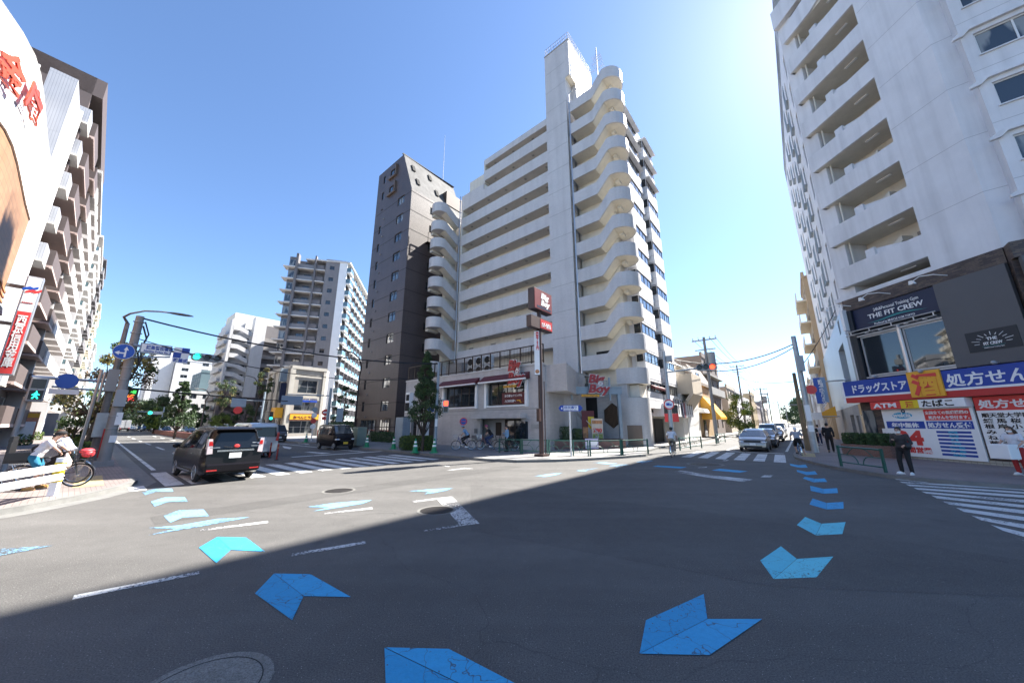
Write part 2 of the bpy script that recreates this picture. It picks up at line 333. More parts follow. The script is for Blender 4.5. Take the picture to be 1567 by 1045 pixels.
M_FRAMEW=mat('frame_white',(.7,.7,.69),.45,var=.03)
M_GL=glass('window_glass',curtain=.0); M_GLC=glass('curtained_glass',col=(.03,.04,.05),curtain=.55); M_GLB=glass('balcony_glass',col=(.10,.17,.19),rough=.08)
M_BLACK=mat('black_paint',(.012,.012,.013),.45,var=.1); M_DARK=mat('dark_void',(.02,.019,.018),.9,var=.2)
M_WPLA=mat('white_plaster',(.70,.70,.71),.75,var=.07,sc=.5,streak=.17,fine=.03,bump=.05); M_WHITEP=mat('white_panel',(.84,.84,.83),.4,var=.03)
M_STEEL=mat('galvanised_steel',(.40,.42,.43),.45,.5,var=.12,sc=4,streak=.15); M_STEELB=mat('bluegrey_steel',(.27,.33,.38),.5,.2,var=.1,sc=2,streak=.15)
M_POLE=mat('pole_concrete',(.30,.295,.285),.8,var=.14,sc=2,streak=.25,fine=.1); M_WOODP=mat('pole_wood_brown',(.20,.15,.09),.8,var=.2,streak=.3)
M_PBROWN=mat('pole_brown_paint',(.055,.028,.024),.45,var=.15,streak=.2); M_LAMPB=mat('lamp_post_brown',(.032,.022,.02),.45,var=.1)
M_GREENR=mat('railing_green',(.012,.085,.065),.4,var=.15,sc=5)
M_RED=mat('sign_red',(.50,.03,.03),.4,var=.04); M_REDB=mat('sign_red_bright',(.68,.05,.045),.4,var=.04); M_BLUES=mat('sign_blue',(.012,.055,.34),.4,var=.04); M_BLUET=mat('traffic_blue',(.01,.075,.42),.35,var=.03); M_YEL=mat('sign_yellow',(.78,.56,.02),.45,var=.03); M_ORY=mat('sign_orange_yellow',(.80,.40,.03),.45,var=.03)
M_NAVY=mat('sign_navy',(.008,.014,.05),.4,var=.05); M_TEAL=mat('sign_teal',(.02,.25,.26),.4,var=.05); M_CYAN=mat('sign_cyan',(.03,.38,.62),.4,var=.03)
M_MAROON=mat('maroon',(.11,.016,.02),.55,var=.12); M_CHAR=mat('charcoal_panel',(.095,.095,.10),.5,var=.05,sc=.5); M_CHARD=mat('charcoal_dark',(.013,.017,.024),.45,var=.06)
M_RUBBER=mat('rubber',(.018,.018,.018),.85,var=.1); M_CHROME=mat('chrome',(.7,.7,.7),.18,1.,var=.02)
M_LEAF=mat('leaf_green',(.045,.085,.02),.6,var=.45,sc=3.,fine=.2); M_LEAFD=mat('leaf_dark',(.032,.065,.02),.6,var=.4,sc=3.,fine=.2); M_LEAFY=mat('leaf_yellowing',(.17,.14,.035),.6,var=.4,sc=4.,fine=.2); M_LEAFB=mat('leaf_brown',(.10,.055,.025),.65,var=.4,sc=4.); M_LEAFL=mat('leaf_bright',(.14,.20,.03),.55,var=.35,sc=4.)
M_BARK=mat('bark',(.055,.042,.032),.9,var=.35,sc=6,bump=.4,bsc=20)
M_SKIN=mat('skin',(.52,.31,.22),.55,var=.05,sc=12); M_HAIR=mat('hair_black',(.012,.01,.009),.5,var=.2,sc=20)
M_CONE=mat('cone_green',(.0,.22,.09),.5,var=.08); M_WOOD=mat('dark_wood',(.10,.06,.035),.6,var=.2,streak=.2)
# ================================================================= SETTING
def ground_poly(name,pts,z,h,m,mside=None,label=None):
    b=MB(); n=len(pts); b.add([(p[0],p[1],z) for p in pts],[tuple(range(n))],0)
    if h: b.add([(p[0],p[1],z) for p in pts]+[(p[0],p[1],z-h) for p in pts],[(i,(i+1)%n,n+(i+1)%n,n+i) for i in range(n)],1)
    return structure(b.build(name,[m,mside or m]))
gb=MB(); R=4500
for i in range(-6,6):
    for j in range(-6,6):
        e=lambda k:(abs(k)/6)**3*R*(1 if k>0 else -1)
        gb.quad((e(i),e(j),0),(e(i+1),e(j),0),(e(i+1),e(j+1),0),(e(i),e(j+1),0))
structure(gb.build('ground',M_ASPH))
KZ=.12
def arc(c,r,a0,a1,n=8): return [(c[0]+r*math.cos(math.radians(a0+(a1-a0)*i/n)),c[1]+r*math.sin(math.radians(a0+(a1-a0)*i/n))) for i in range(n+1)]
def slab(name,svp,m,kerbw=.18):
    """raised pavement: svp in street coordinates, kerb stones round it"""
    P=[SV(s,v) for s,v in svp]; ground_poly(name,P,KZ,KZ,m,M_KERB)
    b=MB(); n=len(P); c=sum((Vector(p) for p in P),Vector())/n
    ar=sum(P[i].x*P[(i+1)%n].y-P[(i+1)%n].x*P[i].y for i in range(n)); sg=1 if ar>0 else -1
    I=[]
    for i in range(n):
        d1=(P[i]-P[i-1]).normalized(); d2=(P[(i+1)%n]-P[i]).normalized(); n1=Vector((-d1.y,d1.x,0))*sg; n2=Vector((-d2.y,d2.x,0))*sg
        k=(n1+n2); k=k/max(.35,k.length_squared/2) if k.length>.1 else n1
        I.append(P[i]+k*kerbw)
    for i in range(n):
        j=(i+1)%n; b.quad(P[i]+UP*(KZ+.004),P[j]+UP*(KZ+.004),I[j]+UP*(KZ+.004),I[i]+UP*(KZ+.004))
    structure(b.build('kerb',M_KERB))
# Big corner pavement (under the restaurant block)
cornerBB=[(-300,-14.4),(-30,-14.4),(-24,-14.4),(-23,-13.5),(-13.2,-13.5),(-12.5,-14.5),(-4.5,-14.55),(1.2,-14.5),(2.8,-14.0),(4.2,-12.5),(5.3,-10.6),(6.3,-8.2),(6.75,-6.6),(6.6,-5.9),(5.7,-3.0),(5.4,0),(5.2,12),(5.0,300),(-300,300)]
slab('pavement',cornerBB,M_PAVEG)
slab('pavement',[(13.7,300),(13.7,6),(13.6,2.5),(13.5,-.5),(13.6,-3.0),(14.1,-5.0),(14.86,-7.3),(15.6,-8.55),(16.2,-9.4),(16.8,-9.85),(17.7,-10.15),(19.4,-10.1),(22,-10.05),(30,-10),(300,-10),(300,300)],M_PAVE)
slab('pavement',[(-300,-26.9),(-14,-26.9),(-3.1,-26.85),(-1.9,-27.2),(-.7,-27.9),(.3,-28.8),(1.0,-29.8),(1.3,-32),(1.3,-300),(-300,-300)],M_PAVE)
# paler gutter channel along the near left kerb
gb=MB(); pa=[(-60,-26.9),(-14,-26.9),(-3.1,-26.85),(-1.9,-27.2),(-.7,-27.9),(.3,-28.8),(1.0,-29.8),(1.3,-32)]; oa=[]
for i,p in enumerate(pa):
    d=Vector((*pa[min(i+1,len(pa)-1)],0))-Vector((*pa[max(i-1,0)],0)); d.normalize(); oa.append((p[0]-d.y*.45,p[1]+d.x*.45))
for i in range(len(pa)-1): gb.quad(SV(*pa[i],.004),SV(*pa[i+1],.004),SV(*oa[i+1],.004),SV(*oa[i],.004))
structure(gb.build('gutter_channel',M_KERB))
ground_poly('tactile_paving',[SV(*p) for p in [(13.9,-2.6),(13.9,.4),(14.5,.4),(14.5,-2.6)]],KZ+.005,0,M_TACT)
ground_poly('tactile_paving',[SV(*p) for p in [(-5.6,-28.2),(-2.4,-28.2),(-2.4,-27.6),(-5.6,-27.6)]],KZ+.005,0,M_TACT)
def marks(name,polys,m,z=.004):
    b=MB(); m=m if isinstance(m,(list,tuple)) else [m]
    for k,P in enumerate(polys): b.add([tuple(p) for p in P],[tuple(range(len(P)))],k%len(m))
    for i,v in enumerate(b.v): b.v[i]=(v[0],v[1],z)
    return structure(b.build(name,m))
def px(P,f): return [G(*f(*p)) for p in P]
def halves(L,kind):
    out=[]
    for p in L:
        q=[p[0],p[1],p[4],p[5],p[1],p[2],p[3],p[4]] if kind==0 else [p[0],p[1],p[2],p[3],p[0],p[3],p[4],p[5]]
        for h in (q[:4],q[4:]):
            cx=sum(a[0] for a in h)/4; cy=sum(a[1] for a in h)/4; out.append([(cx+(a[0]-cx)*.985,cy+(a[1]-cy)*.985) for a in h])
    return out
c7=lambda x,y:(x/1.959,740+y/1.959)
c8=lambda x,y:(780+x/1.991,680+y/1.991)
c3=lambda x,y:(800+x/5.5,540+y/5.5)
cz=lambda x,y:(980+x/4.353,480+y/4.353)
ARL=[[(1158,740),(1150,490),(1344,495),(1545,600),(1380,602),(1230,740)],[(762,328),(820,268),(930,270),(1053,340),(910,337),(875,410)],[(595,190),(650,158),(738,160),(795,203),(692,197),(648,237)]]
marks('bicycle_arrows',[px(P,c7) for P in halves(ARL,0)],[M_BLUE,M_BLUEB],.006)
ARP=[[(445,131),(540,123),(650,104),(748,99),(600,127),(443,153),(528,133)],[(490,95),(535,78),(610,76),(627,96),(548,99),(510,115)],[(452,52),(495,39),(553,38),(563,52),(503,53),(463,66)],[(427,24),(462,13),(515,13),(520,22),(472,22),(435,32)],[(-60,208),(0,193),(160,183),(40,206),(-60,225)],[(918,69),(1000,57),(1115,48),(1088,59),(1000,73),(938,82),(985,70)],[(1226,22),(1290,16),(1357,13),(1335,21),(1268,33),(1285,24)]]
ARP2=[[(100,1037),(230,1018),(335,1010),(270,1030),(180,1043)],[(450,992),(540,978),(645,968),(560,985),(520,1000)],[(720,952),(790,942),(893,940),(850,952),(790,962)],[(950,920),(1010,910),(1100,907),(1060,920),(1005,928)],[(590,925),(690,922),(800,933),(700,936)],[(200,902),(330,905),(400,914),(270,912)],[(0,895),(90,890),(90,900),(0,905)]]
marks('bicycle_arrows',[px(P,c7) for P in ARP]+[px(P,c3) for P in ARP2],M_BLUELIT,.006)  # arrows in the sun, their brightening painted in as a paler blue
ARR=[[(393,640),(413,537),(592,456),(603,533),(772,533),(608,645)],[(965,200),(913,185),(922,166),(965,180),(1017,177),(1018,198)],[(955,152),(917,143),(915,127),(955,137),(998,135),(1001,150)],[(925,117),(893,105),(900,100),(930,106),(960,105),(968,116)],[(905,95),(876,85),(874,79),(905,85),(930,83),(938,93)],[(880,72),(856,66),(853,60),(880,65),(902,63),(908,72)],[(435,68),(450,65),(540,70),(520,74)],[(615,80),(640,75),(725,83),(700,87)]]
marks('bicycle_arrows',[px(P,c8) for P in halves(ARR[:4],1)+ARR[4:]],[M_BLUE,M_BLUEB],.006)
marks('bicycle_arrows',[px(P,c8) for P in halves([[(803,412),(762,355),(826,311),(875,350),(987,343),(935,407)],[(933,279),(874,247),(900,222),(950,243),(1024,238),(1014,275)]],1)],[M_BLUE2,M_BLUE2B])
LN=[px(P,c7) for P in [[(216,345),(222,332),(596,261),(597,269)],[(873,216),(876,208),(1095,171),(1097,179)],[(600,140),(602,135),(803,110),(803,116)],[(972,90),(973,87),(1115,70),(1117,75)],[(1237,51),(1306,42.7),(1310,46.5),(1238,56)],[(1306.5,42.6),(1355,38),(1437,119),(1381,126.5)],[(1269,139),(1376,121.5),(1380.5,127),(1272,144)]]]
LN+=[px(P,c8) for P in [[(498,84),(522,80),(620,95),(740,108),(712,115),(600,101)],[(570,73),(575,71),(600,69),(602,71)],[(620,64),(626,61),(642,60),(638,64)],[(648,51),(652,48),(668,48),(663,51)],[(764,101),(776,95),(802,95),(795,101)]]]
LN+=[px(P,cz) for P in [[(655,925),(690,928),(785,890),(760,886)]]]
LN+=[px(P,lambda x,y:(600+x/5.225,520+y/5.225)) for P in [[(335,998),(345,995),(460,1008),(450,1013)],[(430,1043),(550,1022),(580,1020),(660,1030),(560,1034)]]]
marks('lane_markings',LN,M_WWORN)
ZB=[[SV(-6.2,v-.23),SV(-1.6,v-.23),SV(-1.6,v+.23),SV(-6.2,v+.23)] for v in [-26.1]+[-22.2-.82*4+.82*k for k in range(0,13)]]
ZB+=[[SV(-2.3,-27.1),SV(-1.2,-27.1),SV(-1.2,-26.75),SV(-2.3,-26.75)]]
marks('crosswalk_stripes',ZB[1:-1],M_WHITE); marks('crosswalk_stripe',[ZB[0],ZB[-1]],M_WHITE,.009)
marks('crosswalk_stripes',[[SV(8.7+.87*k-.26,-5.6),SV(8.7+.87*k+.24,-5.6),SV(8.5+.87*k+.24,-.3),SV(8.5+.87*k-.26,-.3)] for k in range(6)],M_WHITE)
LE=[(625,433),(657,453),(692,468),(735,487),(778,508),(833,530),(893,562),(968,598),(1055,642),(1162,693),(1292,756),(1450,832)]; RE=[(868,457),(1344,493),(1344,512),(1344,530),(1344,556),(1344,584),(1344,613),(1344,650),(1344,690),(1344,735),(1344,782),(1500,850)]
cr_=lambda x,y:G(1194+x/3.603,612+y/3.603); ZR_=[]
for i in range(11):
    mid=lambda p,q,f=.52:(p[0]+(q[0]-p[0])*f,p[1]+(q[1]-p[1])*f)
    tl=cr_(*LE[i]); bl=cr_(*mid(LE[i],LE[i+1])); j=max(i,1); tr=cr_(*RE[j]) if i else cr_(*RE[0]); br=cr_(*mid(RE[j],RE[j+1])) if i else cr_(800,459); e=1.0 if i==0 else (1.9 if i<9 else 3.0)
    ZR_.append([tl,tl+(tr-tl)*e,bl+(br-bl)*e,bl])
marks('crosswalk_stripes',ZR_,M_WHITE)
# lines of the left road
LL=[[SV(-9.7,-20.2),SV(-9.3,-20.2),SV(-9.1,-13.5),SV(-9.5,-13.5)],[SV(-28,-15.9),SV(-9.6,-15.7),SV(-9.6,-15.5),SV(-28,-15.7)]]
for k in range(6): LL.append([SV(-14-10*k-5,-24.4),SV(-14-10*k,-24.4),SV(-14-10*k,-24.22),SV(-14-10*k-5,-24.22)])
for k in range(6): LL.append([SV(-14-10*k-5,-21.6),SV(-14-10*k,-21.6),SV(-14-10*k,-21.42),SV(-14-10*k-5,-21.42)])
LL+=[[SV(-60,-26.2),SV(-7.5,-26.2),SV(-7.5,-26.05),SV(-60,-26.05)],[SV(-8.6,-26.2),SV(-8.2,-26.2),SV(-8.2,-20.6),SV(-8.6,-20.6)][:0] or [SV(-13,-18.3),SV(-10.5,-18.1),SV(-10.5,-17.5),SV(-13,-17.9)],[SV(-22,-16.9),SV(-19,-17.1),SV(-17,-17.9),SV(-19,-17.7)],[SV(-27,-13.9),SV(-24,-14.1),SV(-22,-14.6),SV(-25,-14.6)]]
LL+=[[SV(-40-.9*k,-25.8),SV(-39.6-.9*k,-25.8),SV(-39.6-.9*k,-20.6),SV(-40-.9*k,-20.6)] for k in range(1)]
LL+=[[SV(-36+k*2.2,-20.9+.1*k),SV(-34.8+k*2.2,-20.9),SV(-34.8+k*2.2,-20.4),SV(-36+k*2.2,-20.5)] for k in range(5)]
LL+=[[SV(-60,-20.05),SV(-22,-20.05),SV(-22,-19.9),SV(-60,-19.9)]]
marks('lane_markings',LL,M_WHITE)
marks('lane_markings',[[SV(-20,-20.9),SV(-16.5,-20.9),SV(-16.5,-20.75),SV(-20,-20.75)],[SV(-20,-20.1),SV(-16,-20.1),SV(-16,-19.95),SV(-20,-19.95)]],M_ORN)
# right road: centre line, edge lines
marks('lane_markings',[[SV(9.6,2+8*k),SV(9.75,2+8*k),SV(9.75,7+8*k),SV(9.6,7+8*k)] for k in range(12)]+[[SV(6.3,2),SV(6.45,2),SV(6.45,100),SV(6.3,100)],[SV(13.0,3),SV(13.15,3),SV(13.15,100),SV(13.0,100)],[SV(9.8,.7),SV(13.0,.7),SV(13.0,1.1),SV(9.8,1.1)]],M_WHITE)
ground_poly('road_overlay',[G(*p) for p in [(720,741),(1060,781),(1567,858),(1567,915),(1180,898),(720,812)]],.002,0,asphalt('asphalt_overlay',.87))
ground_poly('trench_patch',[SV(*p) for p in [(3.2,-27),(4.1,-27),(4.1,-15.2),(3.2,-15.2)]],.0028,0,asphalt('asphalt_patch',.82))
ground_poly('trench_patch',[SV(*p) for p in [(-26,-24.0),(-9,-23.7),(-9,-22.6),(-26,-22.9)]],.0028,0,asphalt('asphalt_patch_pale',1.12))
def manhole(x,y,rx,label,conc=False):
    c=G(x,y); r=(G(x+rx,y)-c).length; t=thing('manhole_cover',label,'manhole cover',c)
    b=MB(); m=MB()
    n=40; b.add([c+Vector((math.cos(6.2832*k/n)*r,math.sin(6.2832*k/n)*r,.006)) for k in range(n)],[tuple(range(n))])
    if not conc:
        for i in range(-6,7):
            for j in range(-6,7):
                if i*i+j*j<38: q=c+Vector((i*r/6.8,j*r/6.8,.006)); b.box(Fr(q,(1,0,0)),-r*.05,r*.05,-r*.05,r*.05,0,.005)
    b.build('lid',MANC if conc else MAN,t)
    for k in range(n):
        a=6.2832*k/n; e=6.2832*(k+1)/n; p=[Vector((math.cos(q)*rr,math.sin(q)*rr,.005)) for q,rr in ((a,r),(e,r),(e,r*1.18),(a,r*1.18))]; m.quad(*[c+w for w in p])
    m.build('rim',MANC,t); m=MB(); m.torus(c+UP*.003,UP,r*.99,.006,40,6); m.build('joint',M_DARK,t)
MANC=mat('lid_concrete',(.17,.165,.15),.9,var=.2,sc=4,fine=.4,bump=.5,bsc=90); MAN=mat('cast_iron',(.05,.045,.042),.6,.4,var=.2)
manhole(668,780.5,25,'dark round manhole beside the worn white bracket marking in mid road')
manhole(518.6,750.2,20,'round manhole cover out on the sunlit asphalt')
manhole(303,1058,82,'large pale concrete manhole lid at the near edge of the road',True)
manhole(1079,711,22,'faint round manhole by the crossing in front of the silver car')
# ================================================================= WHITE APARTMENT BLOCK WITH THE RESTAURANT PODIUM
U=-EL; FB=Fr(A0,U,-ER)            # a right along the front, b toward the street, z up
def block(F,a0,a1,b0,b1,z0,z1,mb,mi=0): return mb.box(F,a0,a1,b0,b1,z0,z1,mi)
bbt=thing('apartment_building','pale apartment block with lift tower, open corridors and zigzag stair balconies above the corner restaurant','building',SV(0,0,0))
def zt(k): return 34.67-2.67*k
m=MB()      # corridor back wall and core
hol=[]
wd=[]
for k in range(10):
    zf=zt(k)-1.35
    a=-17.6 if k else -13.6
    while a<-5.2:
        if k>5: hol.append((a,a+.85,zf+.02,zf+2.0)); wd.append((a,a+.85,zf+.02,zf+2.0,'door'))
        hol.append((a+1.25,a+2.35,zf+1.05,zf+1.75)); wd.append((a+1.25,a+2.35,zf+1.05,zf+1.75,'win'))
        a+=3.9
m.wall(FB,-18.3,-3.66,5,36.0,hol,b=-1.45,depth=.12)
m.box(FB,-14,-.9,-11,-1.5,33,36.2); m.box(FB,-18.3,3.1,-11,-1.62,0,33)
m.box(FB,-18.3,-18.05,-1.5,-.02,9,31.9); m.box(FB,-14,-13.8,-1.5,-.02,32.9,35.7)
m.build('wall',M_CREAM,bbt)
for a0,a1,z0,z1,t in wd:
    if t=='win': window(FB,a0,a1,z0,z1,bbt,M_FRAMEB,M_GL,b=-1.5,mull=1,simple=True)
    else:
        d=MB(); d.box(FB,a0,a1,-1.56,-1.5,z0,z1); d.build('door',mat('door_grey',(.28,.27,.25),.5),bbt)
def corr(a0,a1,zb,zt_,name='balcony'):
    b=MB(); b.box(FB,a0,a1,-.15,0,zb,zt_); b.box(FB,a0,a1,-1.45,-.15,zb,zb+.14,1)
    a=a0+1.6
    while a<a1-.5: b.box(FB,a-.13,a+.13,-.72,-.46,zb-.09,zb,2); a+=3.1
    b.box(FB,a0,a1,-.004,.012,zb+.16,zb+.19,1)
    b.build(name,[M_TILEW,M_SOFF,M_CONC],bbt)
corr(-14,-3.66,35.55,36.44,'roof_slab')
b=MB(); b.box(FB,-14.05,-3.66,-11,-1.45,36.2,36.44); b.build('roof',M_CONC,bbt)
b=MB(); b.box(FB,-18.3,-14,-.15,0,32.0,32.86); b.box(FB,-18.3,-14,-11,-.15,32.0,32.2); b.box(FB,-18.3,-18.1,-11,-.15,32.2,32.86); b.build('parapet',M_TILEW,bbt)
for k in range(10):
    corr(-18.3 if k else -14,-3.66,zt(k)-1.45,zt(k)+(0 if k else 0))
# drain pipes
b=MB(); b.tube([FB(-18.45,.12,32.9),FB(-18.45,.12,6)],.07,10)
for z in range(8,33,3): b.box(FB,-18.55,-18.35,.0,.2,z,z+.06)
b.build('drain_pipe',M_FRAMES,bbt)
b=MB(); b.tube([FB(-.68,.1,37.6),FB(-.68,.1,6.2)],.08,10); b.tube([FB(-.68,.1,37.55),FB(-.2,-.1,37.9),FB(.2,-.3,37.9)],.06,8); b.build('drain_pipe',M_FRAMES,bbt)
# lift tower
b=MB(); b.box(FB,-3.66,-.95,-1.2,.22,5.5,45.0); b.box(FB,-3.66,-.35,-5.6,-1.2,33,45.0)
b.box(FB,-.95,-.35,-5.6,.22,40.0,45.0)
b.box(FB,-3.7,-.31,-5.64,.26,45.0,45.16,1); b.box(FB,-.94,-.36,-5.5,.18,39.9,40.0,2)
b.build('lift_tower',[M_TILEW,M_CONC,M_CREAM],bbt)
b=MB()
for z in (9.9,12.55,15.25,17.9,20.6,23.3,26,28.7,31.4,34.1,36.8,39.5,42.2):
    b.box(FB,-3.665,-.945,.2,.224,z-.02,z+.02); b.box(FB,-.95,-.945,-1.2,.2,z-.02,z+.02)
b.build('tower_joint',M_CONC,bbt)
FTR=Fr(FB(-.35,.22,0),ER); window(FTR,2.2,2.9,42.3,43.2,bbt,M_FRAMEB,M_GL,b=.03,mull=0)
b=MB()
for p,q in (((-3.6,.15),(-.4,.15)),((-.4,.15),(-.4,-5.5)),((-.4,-5.5),(-3.6,-5.5)),((-3.6,-5.5),(-3.6,.15))):
    A=Vector((*p,0)); B=Vector((*q,0)); n=10
    for z in (45.7,46.2): b.tube([FB(A.x,A.y,z),FB(B.x,B.y,z)],.025,6)
    for i in range(n): c=A.lerp(B,i/n); b.tube([FB(c.x,c.y,45.1),FB(c.x,c.y,46.2)],.022,6)
b.build('roof_railing',M_FRAMES,bbt)
b=MB(); b.box(FB,-3.0,-1.0,-2.2,-.5,45.15,46.3); b.build('tank_box',M_CONC,bbt)
ant=thing('antenna_mast','thin television antenna mast on the roof beside the lift tower','antenna',FB(1.0,-4.5,36))
b=MB(); b.tube([FB(1.0,-4.5,36),FB(1.0,-4.5,47.5)],.06,6); b.tube([FB(1.2,-4.7,36),FB(1.05,-4.55,43)],.05,6)
for z in range(37,44): b.tube([FB(.9,-4.5,z),FB(1.2,-4.7,z+.4)],.03,5)
b.build('mast',M_STEEL,ant); b=MB()
for z,w in ((44.2,1.6),(45.2,1.3),(46.0,1.0)):
    b.tube([FB(1-w/2,-4.5,z),FB(1+w/2,-4.5,z)],.025,5)
    for i in range(7): x=1-w/2+w*i/6; b.tube([FB(x,-4.9,z),FB(x,-4.1,z)],.018,5)
b.build('aerial',M_STEEL,ant)
# zigzag stair balconies at the right end (one flight outline per storey)
def ribbon(path,F,h0,h1,th,mb,mi=0,mo=1):
    """parapet that follows a plan path; path items (a,b,zbot,ztop)"""
    n=len(path); O=[]
    for i in range(n):
        p=Vector(path[i][:2]); d=(Vector(path[min(i+1,n-1)][:2])-Vector(path[max(i-1,0)][:2])).normalized(); O.append((p,Vector((d.y,-d.x))))
    for i in range(n-1):
        (p,nn),(q,nq)=O[i],O[i+1]; z0,z1,y0,y1=path[i][2],path[i][3],path[i+1][2],path[i+1][3]; pi=p+nn*th; qi=q+nq*th
        a,b_,c,d=F(p.x,p.y,z0),F(q.x,q.y,y0),F(q.x,q.y,y1),F(p.x,p.y,z1); e,f,g,h=F(pi.x,pi.y,z0),F(qi.x,qi.y,y0),F(qi.x,qi.y,y1),F(pi.x,pi.y,z1)
        mb.quad(a,b_,c,d,mi).quad(e,f,g,h,mi).quad(d,c,g,h,mi).quad(a,b_,f,e,mi)
STZ=[37.75-2.85*k for k in range(12)]
m=MB(); m.box(FB,-.8,3.1,-4,-1.3,0,36.6); hol=[]
for k,z in enumerate(STZ):
    if z-4<5: continue
    pass
m.build('stair_wall',M_CREAM,bbt)
for k,z in enumerate(STZ):
    b=MB(); hp=1.32; dz=1.42
    if k<11:
        P=[(-.6,0,z-dz-hp,z-dz),(1.9,0,z-dz-hp,z-dz),(2.0,0,z-dz-hp+.02,z-dz+.05),(3.25,0,z-hp-.05,z-.02),(3.4,0,z-hp,z)]
    else: P=[(2.55,0,0,z),(3.4,0,0,z)] if False else [(2.6,0,z-hp,z),(3.4,0,z-hp,z)]
    R=1.3
    P+=[(3.4+R*math.sin(t),-R+R*math.cos(t),z-hp,z) for t in [math.pi*i/14 for i in range(1,15)]]
    P+=[(3.0,-2*R,z-hp,z)]
    ribbon(P,FB,0,0,-.14,b,0)
    # landing slab, flight underside
    n=14; c=[FB(3.4,0,z-hp)]+[FB(3.4+R*math.sin(math.pi*i/n),-R+R*math.cos(math.pi*i/n),z-hp) for i in range(1,n)]+[FB(3.4,-2*R,z-hp),FB(2.9,-2*R,z-hp),FB(2.9,0,z-hp)]
    b.prism(c,(0,0,.15),1)
    if k<11:
        b.add([FB(1.9,-.02,z-dz-hp),FB(3.3,-.02,z-hp),FB(3.3,-1.4,z-hp),FB(1.9,-1.4,z-dz-hp)],[(0,1,2,3)],1)
        b.box(FB,-.6,1.9,-1.4,-.02,z-dz-hp,z-dz-hp+.12,1)
        b.box(FB,3.45,3.8,-1.6,-.9,z-hp-.32,z-hp,1)
    b.build('stair_balcony',[M_TILEW,M_CREAM],bbt,smooth=30)
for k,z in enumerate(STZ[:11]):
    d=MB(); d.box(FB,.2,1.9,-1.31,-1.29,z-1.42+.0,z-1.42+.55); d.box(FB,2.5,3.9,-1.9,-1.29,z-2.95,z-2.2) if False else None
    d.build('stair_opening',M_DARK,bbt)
# solid rounded stair base down to the pavement
b=MB(); z=STZ[11]
def rbase(z0,z1,a0=2.6):
    R=1.3; n=14; c=[FB(a0,0,z0)]+[FB(3.4+R*math.sin(math.pi*i/n),-R+R*math.cos(math.pi*i/n),z0) for i in range(0,n+1)]+[FB(a0,-2*R,z0)]
    b.prism(c,(0,0,z1-z0))
rbase(KZ,2.35); rbase(2.35,3.95)
b.box(FB,2.6,3.4,-2.6,-.02,3.9,5.2); b.build('stair_base',M_TILEW,bbt,smooth=30)
b=MB(); b.box(FB,3.35,4.2,-2.2,-.6,4.0,5.0); b.build('stair_opening',M_CREAM,bbt)
b=MB()
b.box(FB,3.15,4.35,.0,.02,KZ,1.75); b.build('stair_recess',mat('recess_brown',(.22,.17,.13),.7),bbt)
# left spiral stair: landings in front of the corridor, flights back to it
LZ=[]
for yy in (308,336,363,392.7,423,453.6,484.7,518.4,553):
    _,z=hit(FB,676-(yy-308)*.075,yy,3.2); LZ.append(z)
for k,z in enumerate(LZ):
    b=MB(); R=1.0; hp=1.3; a0,a1=-20.9,-18.75
    P=[(a1,0,z-hp-1.2,z-1.2),(a1,.4,z-hp-1.15,z-1.15),(a1,2.4,z-hp,z)]
    c0=(a0+a1)/2; R=(a1-a0)/2
    P+=[(c0+R*math.cos(t),2.4+R*math.sin(t),z-hp,z) for t in [math.pi*i/14 for i in range(1,15)]]+[(a0,1.0,z-hp,z)]
    ribbon(P,FB,0,0,.12,b,0)
    c=[FB(c0+R*math.cos(t),2.4+R*math.sin(t),z-hp) for t in [math.pi*i/14 for i in range(15)]]+[FB(a0,1.0,z-hp),FB(a1-.0,1.0,z-hp-.3+.3)]
    b.prism(c,(0,0,.14),0)
    b.add([FB(a1-.02,2.4,z-hp),FB(a1-.02,0,z-hp-1.2),FB(c0+.1,0,z-hp-1.2),FB(c0+.1,2.4,z-hp)],[(0,1,2,3)],1)
    b.box(FB,a0+.2,a0+.75,1.6,3.2,z-hp-.32,z-hp,1)
    b.build('spiral_stair_landing',[M_TILEW,M_CREAM],bbt,smooth=30)
b=MB(); b.box(FB,-20.2,-19.75,-.5,1.2,2,30); b.box(FB,-20.9,-18.3,-6,-1.5,2,30); b.build('stair_column',M_CREAM,bbt)
